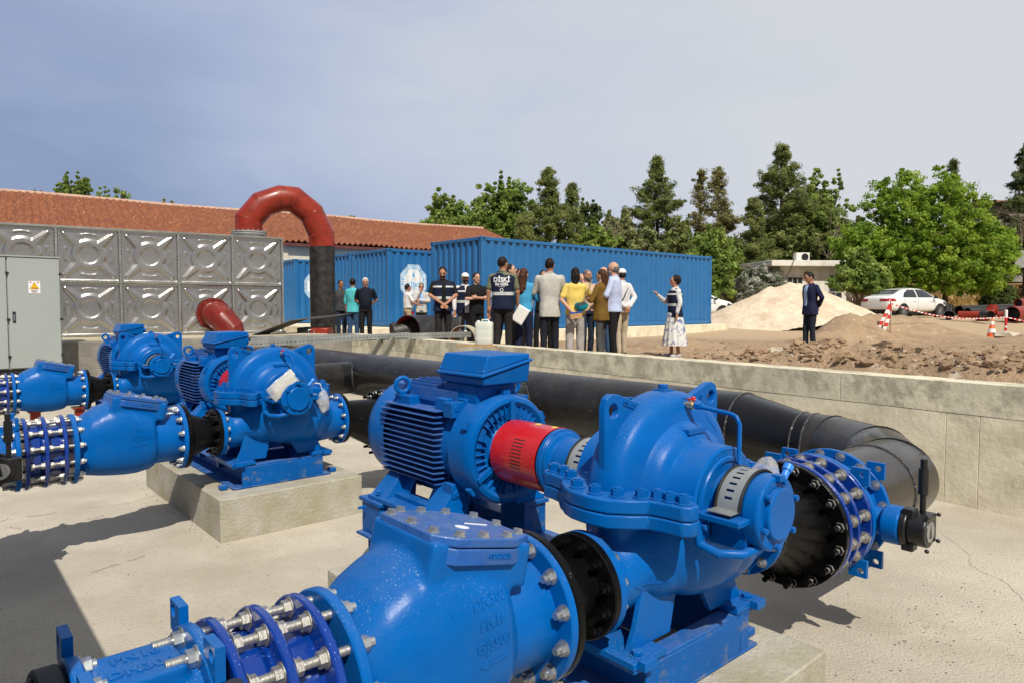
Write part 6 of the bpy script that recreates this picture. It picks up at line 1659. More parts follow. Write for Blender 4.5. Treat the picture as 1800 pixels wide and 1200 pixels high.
# pipes stacked behind the car
def pipe(px0,py0,px1,py1,d0,d1,r,mat,lab,inner=None,name='steel_pipe'):
    a=at(px0,py0,d0); b=at(px1,py1,d1)
    a.z=max(a.z,H(a.x,a.y,False)+r-.02); b.z=max(b.z,H(b.x,b.y,False)+r-.02)
    t=thing(name,lab,'pipe',a); g=MB(); L_=(b-a)
    g.lathe([(0,r*.94),(0,r),(L_.length,r),(L_.length,r*.94),(0,r*.94)],(0,0,0),L_,36,close=False); part('pipe_wall',g,mat,t,35)
    if inner: g=MB(); g.lathe([(.004,r*.935),(L_.length-.004,r*.935)],(0,0,0),L_,36,close=False); part('pipe_lining',g,inner,t,40)
pipe(1685,546,1800,541,35.5,37,.24,M['pe'],'long black pipe lying behind the red pipes at the right')
pipe(1700,549,1860,543,34.5,38,.2,M['pe'],'second black pipe beside the red pipes at the right')
pipe(1684,554,1722,554,30.5,30,.17,M['oxide'],'short red pipe end at the right behind the tape',M['rubber'])
pipe(1727,553,1741,554,29.5,29,.17,M['pe'],'short black pipe piece beside the red pipes',M['rubber'])
pipe(1752,554,1778,553,30.5,30.2,.16,M['oxide'],'short red pipe between the cone and the red post')
pipe(1778,553,1830,549,29.5,30.5,.34,M['oxide'],'thick red pipe at the right edge',M['rubber'])
pipe(1788,533,1826,531,34,35,.2,M['oxide'],'red pipe piece lying on top at the right edge')
def elbow(px,d,r,lab,mat,ang=0):
    p=on(px,d); t=thing('pipe_elbow',lab,'pipe elbow',p+Vector((0,0,r)),ang); g=MB(); mitre_pipe(g,[(-.5,0,0),(-.15,0,0),(.12,.08,.14),(.22,.1,.4)],[r]*4,28); part('elbow_wall',g,mat,t,20)
elbow(1738,30.6,.22,'red mitred elbow lying behind the striped tape',M['oxide'])
elbow(1668,31.5,.2,'black elbow standing by the front wheel of the sedan',M['pe'],1.)
# black pipe with red lining by the standing people
a=at(704,586,17.2)
def lined():
    pa=Vector((gx(716,16.6),16.6,H(gx(716,16.6),16.6)+.40)); b=Vector((gx(792,18.2),18.2,H(gx(792,18.2),18.2)+.38)); L_=b-pa; r=.40
    t=thing('lined_pipe','short fat black pipe with orange red lining lying before the people','pipe',pa)
    g=MB(); g.lathe([(0,r*.95),(0,r),(L_.length,r),(L_.length,r*.95)],(0,0,0),L_,56,close=False); part('pipe_wall',g,M['pe2'],t,35)
    g=MB(); g.lathe([(.0,r*.95),(L_.length,r*.95)],(0,0,0),L_,56,close=False); part('pipe_lining',g,M['oxide'],t,40)
    pb=Vector((gx(690,16.9),16.9,H(gx(700,17),17)+.34)); t=thing('pipe_offcut','dark grey pipe offcut tipped beside the red lined pipe','pipe',pb)
    g=MB(); d_=Vector((.55,.25,.12)); g.lathe([(0,.25),(0,.27),(d_.length,.27),(d_.length,.25)],(0,0,0),d_,40); part('pipe_wall',g,M['pe2'],t,35)
    # ring seen end on
    pc_=Vector((gx(812,13.9),13.9,H(gx(812,13.9),13.9)+.30)); t=thing('pipe_ring','thin cut pipe ring standing on edge behind the man in the white cap','pipe ring',pc_)
    g=MB(); g.lathe([(0,.285),(0,.30),(.25,.30),(.25,.285),(0,.285)],(0,0,0),(.35,.93,0),56,close=False); part('ring_wall',g,M['concrete'],t,35)
    g=MB(); g.lathe([(.002,.284),(.24,.284)],(0,0,0),(.35,.93,0),56,close=False); part('ring_lining',g,M['oxide'],t,35)
lined()
# metal plate propped in front of the riser, old machine below it
def plate():
    P=[at(428,594,14.2),at(512,563,15.1),at(588,556,15.6)]
    t=thing('metal_plate','bent dark steel sheet propped up in front of the black riser','metal sheet',P[0]); g=MB(); o=P[0]
    for a,b in zip(P[:-1],P[1:]):
        a=a-o;b=b-o; s=Vector((.15,1.1,.06)); th=Vector((0,0,-.015)); g.add([a,b,b+s,a+s,a+th,b+th,b+s+th,a+s+th],[(0,1,2,3),(7,6,5,4),(0,4,5,1),(1,5,6,2),(2,6,7,3),(3,7,4,0)])
    part('sheet',g,M['sheetm'],t,0)
    p=at(521,593,15.4); t=thing('machine_box','old dark machine box with red housing under the steel sheet','machine',(p.x,15.4,p.z-.05))
    g=MB(); g.box((.30,.4,.13),(.62,.7,.27)); part('casing',g,M['rubber'],t,30,bevel=.02)
    g=MB(); g.box((.52,.2,.14),(.40,.5,.24)); part('red_housing',g,M['oxide'],t,30,bevel=.03)
    g=MB(); g.tube([(.30,-.08,.02),(.30,-.08,.22),(.42,-.08,.22),(.42,-.08,.02)],.012,8); part('handle',g,M['steel'],t,40)
M['sheetm']=pm('dull_steel_sheet',(.10,.09,.08),.55,metal=.4,var=.3)
plate()
# galvanised channels lying across the pit corner on two slotted legs
M['galvd']=pm('dull_khaki_channel',(.19,.185,.15),.6,metal=.2)
def channels():
    a=at(404,607,11.0); b=at(720,589,12.6); c=at(440,600,11.4); d_=at(828,588,13.4)
    def chan(p,q,w,h,lab,nm='steel_channel',mt='galv2'):
        t=thing(nm,lab,'steel channel',p); L_=q-p; x=L_.normalized(); y=Vector((0,0,1)).cross(x).normalized(); z=x.cross(y); Mx=Matrix((x,y,z)).transposed()
        g=MB(); l=L_.length
        for (cy,cz,sy,sz) in ((0,0,.003,h),(w/2,h/2,w,.003),(w/2,-h/2,w,.003)): g.box(Mx@Vector((l/2,cy,cz)),(l,sy,sz),Mx)
        part('channel_web',g,M[mt],t,0)
        g=MB()
        for k in range(int(l/.07)): g.box(Mx@Vector((.05+k*.07,-.0025,0)),(.028,.002,.011),Mx)
        part('slot_holes',g,M['dark_gap'],t,0)['kind']='stuff'
        return t
    chan(a,b,.12,.085,'slotted galvanised channel lying across, front one of two','steel_channel')
    chan(c,d_,.15,.10,'longer galvanised channel lying behind the slotted one')
    for k,(px,lab) in enumerate(((672,'slotted steel leg leaning on the wall, left one'),(694,'slotted steel leg leaning on the wall, right one'))):
        q=at(px,595,12.4); p=at(px-22,632,11.9); chan(p,q,.06,.13,lab,mt='galvd')
channels()
# jerrycan on a board on the wall
def jerry():
    d=10.6; p=at(851,610,d); wz=1.0
    p=at(851,609,.6*1200/(609-540)); 
    t=thing('board','flat wooden board on the wall top under the canister','board',(p.x-.12,p.y,wz+.004),R(-15)); g=MB(); g.box((0,0,.012),(.62,.14,.022)); part('plank',g,M['wood2'],t,0)
    t=thing('jerrycan','translucent white plastic water canister standing on the wall','canister',(p.x,p.y+.02,wz+.03),R(-8))
    g=MB(); n=26; w,dp,h=.135,.10,.345
    def rr_(z,k): return [(math.copysign(abs(math.cos(a))**.45,math.cos(a))*w*k,math.copysign(abs(math.sin(a))**.45,math.sin(a))*dp*k,z) for a in [2*PI*i/n for i in range(n)]]
    secs=[rr_(0,.9),rr_(.012,.98),rr_(.1,1),rr_(.11,.985),rr_(.12,1),rr_(.22,1),rr_(.23,.985),rr_(.24,1),rr_(.325,.99),rr_(h,.9),rr_(h+.004,.6)]
    V=[p for s in secs for p in s]; F=[(i*n+k,i*n+(k+1)%n,(i+1)*n+(k+1)%n,(i+1)*n+k) for i in range(len(secs)-1) for k in range(n)]; F+=[tuple(range(n-1,-1,-1)),tuple(range((len(secs)-1)*n,len(secs)*n))]
    g.add(V,F); part('can_body',g,M['poly'],t,50)
    g=MB(); g.tube([(-.03,0,h-.005),(-.03,0,h+.03),(.06,0,h+.03),(.085,0,h-.005)],.012,8); part('handle',g,M['poly'],t,50)
    g=MB(); g.cyl((-.09,0,h-.01),(-.09,0,h+.02),.024,n=20); part('cap',g,M['white'],t,40)
M['wood2']=pm('pale_plank',(.45,.27,.12),.8,var=.25,scale=6)
M['poly']=pm('translucent_polythene',(.74,.77,.70),.35,var=.04,scale=2,trans=.18)
jerry()
# fallen boards and bags near the gatehouse
p=on(1402,37); t=thing('barrel','yellow barrel standing behind the grey haired man by the guard house','barrel',on(1487,38.5)); g=MB(); g.cyl((0,0,0),(0,0,.7),.3,n=28); part('barrel_wall',g,M['signy'],t,40,bevel=.02)
t.name='barrel'
# ================================================================ people
def cm(name,col,rough=.8,var=.12,scale=9,**k): return pm(name,col,rough,var=var,scale=scale,bump=.006,bscale=30,spec=.2,**k)
SK={'a':pm('skin_tan',(.42,.21,.13),.5,var=.08,scale=12,spec=.35),'b':pm('skin_light',(.52,.30,.21),.5,var=.08,scale=12,spec=.35),'c':pm('skin_brown',(.30,.145,.085),.5,var=.08,scale=12,spec=.35)}
HC={'black':cm('black_hair',(.012,.010,.009),.5),'dark':cm('dark_brown_hair',(.014,.010,.008),.5),'brown':cm('brown_hair',(.06,.026,.013),.5,var=.3),'grey':cm('grey_hair',(.30,.29,.28),.6,var=.3),'white':cm('white_hair',(.62,.61,.58),.6),'salt':cm('salt_and_pepper_hair',(.12,.115,.11),.6,var=.4)}
CL={}
def cl(n,c,**k):
    if n not in CL: CL[n]=cm('cloth_'+n,c,**k)
    return CL[n]
BLK=(.012,.012,.013); NAVY=(.012,.017,.045)
shoe_m=cm('dark_shoe',(.015,.013,.012),.4); eye_m=pm('dark_eye',(.02,.012,.01),.2); lip_m=pm('lips',(.30,.09,.07),.5); refl_m=pm('reflective_strip',(.55,.57,.56),.35,var=.05)
def arms(kind,s):
    """elbow, wrist, finger direction for side s (+1 is the person's left, x>0)"""
    V=Vector
    return {
     'down':(V((s*.245,.02,1.17)),V((s*.255,-.04,.93)),V((0,-.1,-1))),
     'behind':(V((s*.27,.09,1.18)),V((s*.06,.19,.99)),V((-s*.6,.1,-.6))),
     'clasp':(V((s*.265,-.03,1.18)),V((s*.05,-.22,1.02)),V((-s*.7,-.1,-.6))),
     'cross':(V((s*.25,-.07,1.19)),V((-s*.05,-.20,1.21)),V((-s*1,-.05,.15))),
     'fold':(V((s*.265,-.06,1.17)),V((s*.10,-.26,1.20)),V((-s*.8,-.3,.2))),
     'mouth':(V((s*.21,-.20,1.21)),V((s*.05,-.19,1.47)),V((-s*.3,.1,1))),
     'up':(V((s*.22,-.14,1.19)),V((s*.17,-.33,1.34)),V((-s*.2,-.6,.6))),
     'ear':(V((s*.27,-.10,1.25)),V((s*.14,-.12,1.50)),V((-s*.2,.05,1))),
     'back_hold':(V((s*.26,.06,1.17)),V((s*.05,.20,.93)),V((-s*.7,.2,-.5))),
     'hold':(V((s*.25,-.02,1.16)),V((s*.24,-.12,.93)),V((0,-.4,-.9))),
     'forward':(V((s*.25,-.10,1.17)),V((s*.20,-.32,1.10)),V((0,-1,-.1))),
    }[kind]
def loft(g,secs,n=28):
    vs=[];fs=[]
    for z,wx,wy,cx,cy in secs:
        for k in range(n):
            a=2*PI*k/n; ca,sa=math.cos(a),math.sin(a); vs.append((cx+wx*math.copysign(abs(ca)**.85,ca),cy+wy*math.copysign(abs(sa)**.85,sa),z))
    m=len(secs)
    for i in range(m-1):
        for k in range(n): fs.append((i*n+k,i*n+(k+1)%n,(i+1)*n+(k+1)%n,(i+1)*n+k))
    fs+=[tuple(range(n-1,-1,-1)),tuple(range((m-1)*n,m*n))]; g.add(vs,fs)
def crumple(me,amp,s,seed):
    n=len(me.vertices); co=np.empty(n*3,np.float32); me.vertices.foreach_get('co',co); nr=np.empty(n*3,np.float32); me.vertex_normals.foreach_get('vector',nr)
    co=co.reshape(-1,3); nr=nr.reshape(-1,3)
    h=np.array([noise.fractal((x*s+seed,y*s,z*s*.55),1.,2.,2) for x,y,z in co.tolist()],np.float32)
    co+=nr*(h*amp)[:,None]; me.vertices.foreach_set('co',co.ravel()); me.update(); return me
def person(px,hy,h,face,label,top,bottom,hair='black',style='short',skin='a',arm=('down','down'),sleeve='long',female=False,vest=None,hem=.90,beard=None,d=None,belly=0,stance=.10,look=0,tilt=0,lean=0,jacket=None,skirt=None,shoes=None,wide=1.0,flare=1.0,stagger=.04,strap=None,front=None):
    """px, hy: where the head top shows; face: heading in degrees, 0 looks at the camera, positive turns to the person's left"""
    X=0
    if d is None:
        d=13.
        for _ in range(6):
            zg=H((px-900)/1200*d,d,False); d=(zg+h-1.6)*1200/(540-hy)
    X=(px-900)/1200*d; zg=H(X,d)
    s=h/1.75; rz=R(face); 
    seed=px*.37; sw=.185*wide*(0.88 if female else 1)
    hipw=.165 if female else .155
    V=Vector
    tors=lambda k,zs=1.0: [(z,wx+k,wy+k,0,cy) for z,wx,wy,cy in ((.88,hipw*.80,.09,0),(.93,hipw,.112,.01),(1.02,hipw*.95,.108+belly*.6,-belly*.4),(1.10,.142 if female else .150,.10+belly,-belly*.6),(1.20,.150 if female else .165,.108+belly*.7,-belly*.4),(1.32,.160 if female else .182,.115,-.012 if female else 0),(1.41,sw*.97,.098,.004),(1.46,sw*.70,.075,.01),(1.495,.075,.065,.015))]
    hd=V((0,-.005,1.64)); hr=V((.074,.096,.112))
    Mh=Matrix.Translation(V((0,.0,1.53)))@Matrix.Rotation(R(look),4,'Z')@Matrix.Rotation(R(tilt),4,'X')@Matrix.Translation(V((0,0,-1.53)))
    def legs(g,r0,r1,r2,zb=.10):
        for sd in (-1,1):
            ax=sd*stance; yo=sd*stagger
            g.caps((sd*.085,.01,.90),(ax*.98,-.012+yo*.5,.49),r0,r1,16); g.caps((ax*.98,-.012+yo*.5,.49),(ax,.012+yo,zb),r1,r2,16)
    # body, one skin
    g=MB(); loft(g,tors(-.008)); g.caps((0,.012,1.45),(0,.0,1.57),.062,.054,16)
    hb=MB(); hb.ell(hd,hr,22,16); hb.ell(hd+V((0,-.028,-.045)),(.056,.066,.072),18,12); hb.caps(hd+V((0,-.092,.008)),hd+V((0,-.112,-.026)),.009,.015,10,3)
    for sd in (-1,1): hb.ell(hd+V((sd*.075,.008,-.008)),(.011,.02,.032),10,8)
    hb.ell(hd+V((0,-.082,.024)),(.05,.018,.014),14,8); hb.ell(hd+V((0,-.088,-.092)),(.022,.018,.014),10,8)
    g.add([Mh@V(p) for p in hb.v],hb.f)
    legs(g,.070,.048,.036,.08)
    for sd in (-1,1):
        ax=sd*stance; yo=sd*stagger; g.caps((ax,.01+yo,.06),(ax*1.15,-.12+yo,.035),.04,.03,12)
    wr=[]
    for sd,ak in ((-1,arm[0]),(1,arm[1])):
        e,w,fd=arms(ak,sd); sh=V((sd*sw*.93,.012,1.415)); g.caps(sh,e,.050,.040,14); g.caps(e,w,.040,.027,14); fd=fd.normalized(); wr.append((w,fd))
        side=fd.cross(V((0,1,0)) if abs(fd.y)<.8 else V((0,0,1))).normalized(); pal=w+fd*.05
        nrm=fd.cross(side).normalized()
        g.ell(pal,(.026,.026,.026),12,8); g.caps(w+fd*.01,w+fd*.075,.024,.028,12,3)
        for k,(o_,ln) in enumerate(((-.030,.062),(-.010,.074),(.010,.070),(.030,.055))):
            b=w+fd*.085+side*o_; mid=b+fd*ln*.55+nrm*.006; tip=b+fd*ln+nrm*.022; g.caps(b-fd*.02,mid,.0095,.0088,8,2); g.caps(mid,tip,.0088,.0078,8,2)
        g.caps(w+fd*.03-side*.025,w+fd*.065-side*.052,.011,.0095,8,2); g.caps(w+fd*.065-side*.052,w+fd*.095-side*.05+nrm*.01,.0095,.008,8,2)
    body=bake(g.mesh('b'),.0095,2,.4); 
    o=link('person',body,SK[skin],loc=(X,d,zg+.0),rot=(R(-lean),0,rz)); o.scale=(s,s,s); tag(o,label,'person',None)
    # clothing
    topm=cl(*top); g=MB(); ts=[q for q in tors(.010)]; ts=[q for q in ts if q[0]>=hem-.03] ; 
    if hem<.92: ts=[(hem,hipw+.034,.148,0,.006),(.93,hipw+.024,.138,0,.006)]+[(q[0],q[1]+.008,q[2]+.010,q[3],q[4]) for q in ts if q[0]>.95]
    else: ts=[(hem,ts[0][1],ts[0][2],0,ts[0][4])]+[q for q in ts if q[0]>hem+.02]
    ts=ts[:-1]+[(1.50,.072,.066,0,.012)]
    loft(g,ts)
    for sd,ak in ((-1,arm[0]),(1,arm[1])):
        e,w,fd=arms(ak,sd); sh=V((sd*sw*.92,.012,1.412))
        if sleeve=='long': g.caps(sh,e,.066,.054,16); g.caps(e,e.lerp(w,.92),.054,.041,16)
        elif sleeve=='three': g.caps(sh,e,.062,.052,16); g.caps(e,e.lerp(w,.35),.052,.048,16)
        elif sleeve=='short': g.caps(sh,sh.lerp(e,.72),.063,.060,16)
    if jacket: pass
    me=crumple(bake(g.mesh('t'),.0125,3,.5),.009,9,seed); link('jacket' if jacket else 'shirt',me,topm,o)
    # collar ring
    g=MB(); g.torus((0,.01,1.497),(0,-.25,1),.064,.013,24,8); part('collar',g,topm,o,60)
    if skirt:
        g=MB(); n=72; vs=[];fs=[]; rings=((1.02,.155,.12),(.95,.18,.15),(.75,.22,.19),(.5,.26,.225),(.26,.30,.255))
        for z,a_,b_ in rings:
            for k in range(n): t=2*PI*k/n; f=1+(.06*math.sin(t*13+1)+.03*math.sin(t*7))*(1-(z-.26)/.76); vs.append((a_*f*math.cos(t),b_*f*math.sin(t),z))
        for i in range(len(rings)-1):
            for k in range(n): fs.append((i*n+k,(i+1)*n+k,(i+1)*n+(k+1)%n,i*n+(k+1)%n))
        g.add(vs,fs); part('skirt',g,skirt,o,80)
    else:
        g=MB(); loft(g,[(.86,hipw*.9+.012,.115,0,.005),(.93,hipw+.010,.122,0,.008),(1.00,hipw+.004,.112,0,.004),(1.04,hipw-.008,.105,0,0)]); legs(g,.092,.066*flare,.056*flare,.085)
        me=crumple(bake(g.mesh('p'),.0125,3,.5),.008,10,seed+4); link('trousers',me,cl(*bottom),o)
        if hem>.99: g=MB(); g.lathe([(0,.001),(0,1),(.035,1),(.035,.001)],(0,0,.985),(0,0,1),32); g.v=[(x*(hipw+.014),y*.120,z) for x,y,z in g.v]; part('belt',g,shoe_m,o,40)
    for sd in (-1,1):
        ax=sd*stance; yo=sd*stagger; g=MB(); g.caps((ax*1.0,.03+yo,.045),(ax*1.15,-.14+yo,.035),.047,.040,14,4); g.v=[(x,y,max(z,.0)) for x,y,z in g.v]; g.box((ax*1.08,-.05+yo,.01),(.085,.27,.02)); part('shoe',g,shoes or shoe_m,o,50)
    if front:
        t2=bmesh.new(); t2.from_mesh(me if False else [c_ for c_ in o.children if c_.name.startswith(('shirt','jacket'))][0].data); bv=BVHTree.FromBMesh(t2)
        g=MB(); g.add([(-.035,-.5,1.475),(.035,-.5,1.475),(.062,-.5,1.40),(.052,-.5,1.0),(-.030,-.5,1.0),(-.062,-.5,1.40)],[(0,1,2,3,4,5)]); bm=bmesh.new(); bm.from_mesh(g.mesh('q',0)); bmesh.ops.triangulate(bm,faces=bm.faces)
        for _ in range(4): bmesh.ops.subdivide_edges(bm,edges=[e for e in bm.edges if e.calc_length()>.03],cuts=1); bmesh.ops.triangulate(bm,faces=bm.faces)
        for v in bm.verts:
            hh=bv.ray_cast(v.co,V((0,1,0)),1); v.co=(hh[0]-V((0,.004,0))) if hh[0] is not None else V((v.co.x,-.07,v.co.z))
        qm=bpy.data.meshes.new('front'); bm.to_mesh(qm); bm.free(); t2.free(); link('shirt_front',qm,front,o)
    if vest:
        g=MB(); vz=.86; loft(g,[(vz,hipw+.046,.158+belly*.5,0,.0)]+[(z,a+.026,b_+.028,c,e_) for z,a,b_,c,e_ in tors(.010) if .9<z<1.42]+[(1.445,sw*.84,.102,0,.008),(1.48,.110,.082,0,.012)])
        vm=crumple(bake(g.mesh('v'),.0125,3,.5),.006,8,seed+7); vo=link('vest',vm,cl('vest_navy',(.010,.015,.04)),o)
        for z0,z1 in ((1.10,1.155),(1.335,1.37)):
            if z0>1.3 and vest=='back': continue
            bm=bmesh.new(); bm.from_mesh(vm); 
            for zz,nn in ((z0,-1),(z1,1)): bmesh.ops.bisect_plane(bm,geom=bm.verts[:]+bm.edges[:]+bm.faces[:],plane_co=(0,0,zz),plane_no=(0,0,nn),clear_outer=True)
            for v in bm.verts: v.co+=v.normal*.0035 if v.normal.length>0 else V()
            bmm=bpy.data.meshes.new('band'); bm.to_mesh(bmm); bm.free(); bmm.materials.clear(); link('reflective_band',bmm,refl_m,vo)
        if vest=='open':   # shirt panel showing down the front
            g=MB(); g.add([(-.035,-.5,1.47),(.035,-.5,1.47),(.05,-.5,.88),(-.05,-.5,.88)],[(0,1,2,3)]); bm=bmesh.new(); bm.from_mesh(g.mesh('q',0)); bmesh.ops.subdivide_edges(bm,edges=bm.edges,cuts=12,use_grid_fill=True)
            t2=bmesh.new(); t2.from_mesh(vm); bv=BVHTree.FromBMesh(t2)
            for v in bm.verts:
                hh=bv.ray_cast(v.co,V((0,1,0)),1)
                v.co=(hh[0]-V((0,.009,0))) if hh[0] is not None else V((v.co.x,-.1,v.co.z))
            qm=bpy.data.meshes.new('front'); bm.to_mesh(qm); bm.free(); t2.free(); link('shirt_front',qm,topm,vo)
        if vest=='back':
            for tx,z,sz in (('DİSKİ',1.36,.105),('SU GİBİ',1.285,.062)):
                tm=text_mesh(tx,sz,0,.003); project_text(tm,vm,(0,.5,z),(-1,0,0),(0,0,1),(0,-1,0),.004); link('vest_lettering',tm,M['white'],vo)
            c=MB(); c.torus((0,0,0),(0,0,1),.026,.006,24,6); c.tube([(-.02,-.035,0),(0,-.03,0),(.02,-.037,0)],.003,5); c.tube([(-.06,.055,0),(-.035,.075,0),(-.03,.05,0),(.0,.062,0),(.03,.052,0),(.06,.06,0)],.0032,5); tm=c.mesh('l',0); project_text(tm,vm,(0,.5,1.185),(-1,0,0),(0,0,1),(0,-1,0),.003); link('vest_logo',tm,M['white'],vo)
    # hair
    hm=HC[hair]; g=MB()
    def hadd(gg): return [Mh@V(p) for p in gg]
    q=MB()
    if style in('short','long','pony','curly','bob'):
        q.ell(hd+V((0,.018,.022)),(.081,.096,.104),26,18)
        if style=='long':
            q.caps(hd+V((0,.06,-.03)),hd+V((0,.105,-.32)),.078,.055,16); q.caps(hd+V((-.05,.05,-.03)),hd+V((-.06,.09,-.27)),.04,.03,12); q.caps(hd+V((.05,.05,-.03)),hd+V((.06,.09,-.27)),.04,.03,12)
        if style=='pony': q.ell(hd+V((0,.09,.02)),(.05,.05,.06),14,10); q.caps(hd+V((0,.11,0)),hd+V((0,.13,-.22)),.045,.03,14); q.caps(hd+V((.03,.06,-.03)),hd+V((.03,.07,-.16)),.04,.03,10)
        if style=='curly': q.ell(hd+V((0,.035,.02)),(.098,.10,.112),26,18); 
        if style=='bob': q.ell(hd+V((0,.05,-.06)),(.085,.08,.12),20,14); q.ell(hd+V((0,.07,-.14)),(.07,.06,.07),16,12)
    elif style=='balding':
        q.ell(hd+V((0,.020,-.008)),(.0785,.088,.088),26,18)
    elif style=='cap':
        q.ell(hd+V((0,.022,-.012)),(.079,.085,.07),20,12)
    if q.v:
        hmesh=q.mesh('h'); hmesh=bake(hmesh,.0095,1,.4)
        amp=.012 if style in('curly','bob') else .004
        crumple(hmesh,amp,34 if amp>.01 else 60,seed)
        # clear the face
        bm=bmesh.new(); bm.from_mesh(hmesh)
        kill=[v for v in bm.verts if (v.co.y<hd.y-.048 and v.co.z<hd.z+.052) or (v.co.z<hd.z-.065 and v.co.y<hd.y+.02)]
        if style=='balding': kill=list(set(kill)|{v for v in bm.verts if v.co.z>hd.z+.028 or v.co.y<hd.y-.012})
        bmesh.ops.delete(bm,geom=kill,context='VERTS'); bm.to_mesh(hmesh); bm.free()
        hmesh.transform(Mh); link('hair',hmesh,hm,o)
    if style=='cap':
        g=MB(); g.ell(hd+V((0,.006,.048)),(.085,.102,.078),26,16); g.v=[(x,y,max(z,hd.z+.030)) for x,y,z in g.v]
        g.prism([(.072*math.cos(a),-.06-.115*math.sin(a)) for a in [PI*k/12 for k in range(13)]],hd.z+.032,hd.z+.040); g.v=[Mh@V(p) for p in g.v]; part('cap',g,cl('white_cap',(.78,.77,.74)),o,60)
    # face
    for sd in (-1,1):
        g=MB(); g.ell(hd+V((sd*.030,-.0905,.006)),(.0085,.007,.0042),12,8); g.v=[Mh@V(p) for p in g.v]; part('eye',g,eye_m,o,60)
        g=MB(); g.tube([hd+V((sd*.014,-.099,.025)),hd+V((sd*.03,-.099,.030)),hd+V((sd*.048,-.088,.026))],.0042,6); g.v=[Mh@V(p) for p in g.v]; part('eyebrow',g,hm if hair!='white' else HC['grey'],o,60)
    g=MB(); g.tube([hd+V((-.022,-.090,-.060)),hd+V((0,-.0975,-.058)),hd+V((.022,-.090,-.060))],.0048,8); g.v=[Mh@V(p) for p in g.v]; part('mouth',g,lip_m,o,60)
    if beard:
        g=MB(); g.ell(hd+V((0,-.036,-.058)),(.0605,.068,.064),24,16); me=g.mesh('bd'); bm=bmesh.new(); bm.from_mesh(me)
        kill=[v for v in bm.verts if v.co.z>hd.z-.040 and abs(v.co.x)<.052 or v.co.z>hd.z-.012]
        bmesh.ops.delete(bm,geom=kill,context='VERTS'); bm.to_mesh(me); bm.free(); me.transform(Mh); link('beard',me,HC[beard],o)
        g=MB(); g.tube([hd+V((-.032,-.088,-.056)),hd+V((0,-.100,-.046)),hd+V((.032,-.088,-.056))],.0065,8); g.v=[Mh@V(p) for p in g.v]; part('moustache',g,HC[beard],o,60)
    if strap: g=MB(); g.tube([V((-.15,-.02,1.45)),V((-.06,.125,1.36)),V((.06,.135,1.15)),V((.16,.06,.98))],.011,6); part('shoulder_strap',g,strap,o,40)
    return o,s,wr
def held(o,s,loc,name,label,cat,build):
    """thing in a hand: stands as its own object at the hand"""
    Mx=Matrix.Translation(o.location)@o.rotation_euler.to_matrix().to_4x4()@Matrix.Scale(s,4); p=Mx@Vector(loc)
    t=thing(name,label,cat,p,o.rotation_euler.z); build(t); return t
def one(g,nm,m,**k): return lambda t: part(nm,g,m,t,30,**k)
# --- three men by the black riser
person(600,496,1.74,35,'man in dark grey shirt and dark jeans half hidden behind the black riser',('dark_grey',(.05,.052,.055)),('dark_jeans',(.02,.028,.05)),'black','short','c',('down','down'),'three',beard=None,d=19.2)
person(621,491,1.76,155,'man in turquoise shirt and jeans seen from behind, beside the black riser',('turquoise',(.09,.50,.55)),('blue_jeans',(.035,.08,.16)),'dark','short','a',('hold','down'),'three',beard='dark',look=25,d=18.6,hem=.84)
person(643,489,1.78,6,'white haired man in navy polo shirt with hands behind his back',('navy_polo',(.008,.011,.022)),('black_trousers',BLK),'white','short','a',('behind','behind'),'short',beard=None,belly=.035,wide=1.12,d=18.4,hem=.92,look=5)
# --- pair in front of the emblem container
a,s,w=person(717,503,1.68,118,'man in white shirt and khaki trousers, holding a red notebook',('white_shirt',(.72,.70,.70)),('khaki_trousers',(.38,.30,.19)),'dark','short','a',('forward','hold'),'short',belly=.05,d=20.6,hem=1.0,look=10)
g=MB(); g.box((0,-.03,0),(.03,.17,.11)); held(a,s,(.24,-.17,.86),'notebook','small red notebook in the hand of the white shirted man','notebook',one(g,'cover',M['tape_red'],bevel=.004))
person(741,501,1.72,8,'grey haired man in pale grey jacket and light blue shirt, hand at his mouth',('pale_jacket',(.50,.49,.46)),('charcoal_trousers',(.045,.045,.048)),'salt','short','a',('mouth','cross'),'long',d=20.9,hem=.84,jacket=True,vest=None,tilt=8,front=cl('blue_shirt_front',(.36,.50,.74)))
# --- men in the middle
person(779,471,1.80,12,'bearded man in black T shirt and navy vest, looking down, hands clasped',('black_tee',BLK),('black_jeans',(.022,.021,.021)),'black','short','a',('clasp','clasp'),'short',vest='open',beard='black',tilt=18,look=-12,wide=1.08,hem=.90)
a,s,w=person(818,481,1.74,18,'man in white cap, white shirt and navy vest with grey jeans',('white_shirt',(.72,.70,.70)),('grey_jeans',(.12,.125,.13)),'black','cap','a',('down','hold'),'long',vest='open',beard='black',hem=.88)
g=MB(); g.box((0,-.05,0),(.02,.10,.15),Matrix.Rotation(R(70),3,'X')); held(a,s,(.25,-.15,.86),'mobile_phone','white phone in the hand of the man with the white cap','phone',one(g,'case',M['white'],bevel=.004))
person(838,489,1.72,25,'short haired man in black polo shirt with folded arms behind the white capped man',('black_polo',BLK),('black_trousers',BLK),'dark','short','b',('cross','cross'),'short',d=14.6,wide=1.05,hem=.92)
person(868,478,1.74,40,'person in light blue shirt and navy trousers bent behind the lettered vest',('light_blue',(.42,.56,.75)),('navy_trousers',NAVY),'black','short','a',('down','back_hold'),'short',d=13.9,lean=-8,hem=.98)
a,s,w=person(884,463,1.80,172,'man seen from behind in navy vest with white lettering, holding papers',('khaki_tee',(.14,.155,.095)),('black_jeans',(.022,.021,.021)),'dark','short','a',('hold','down'),'short',vest='back',look=-32,wide=1.1,d=12.1)
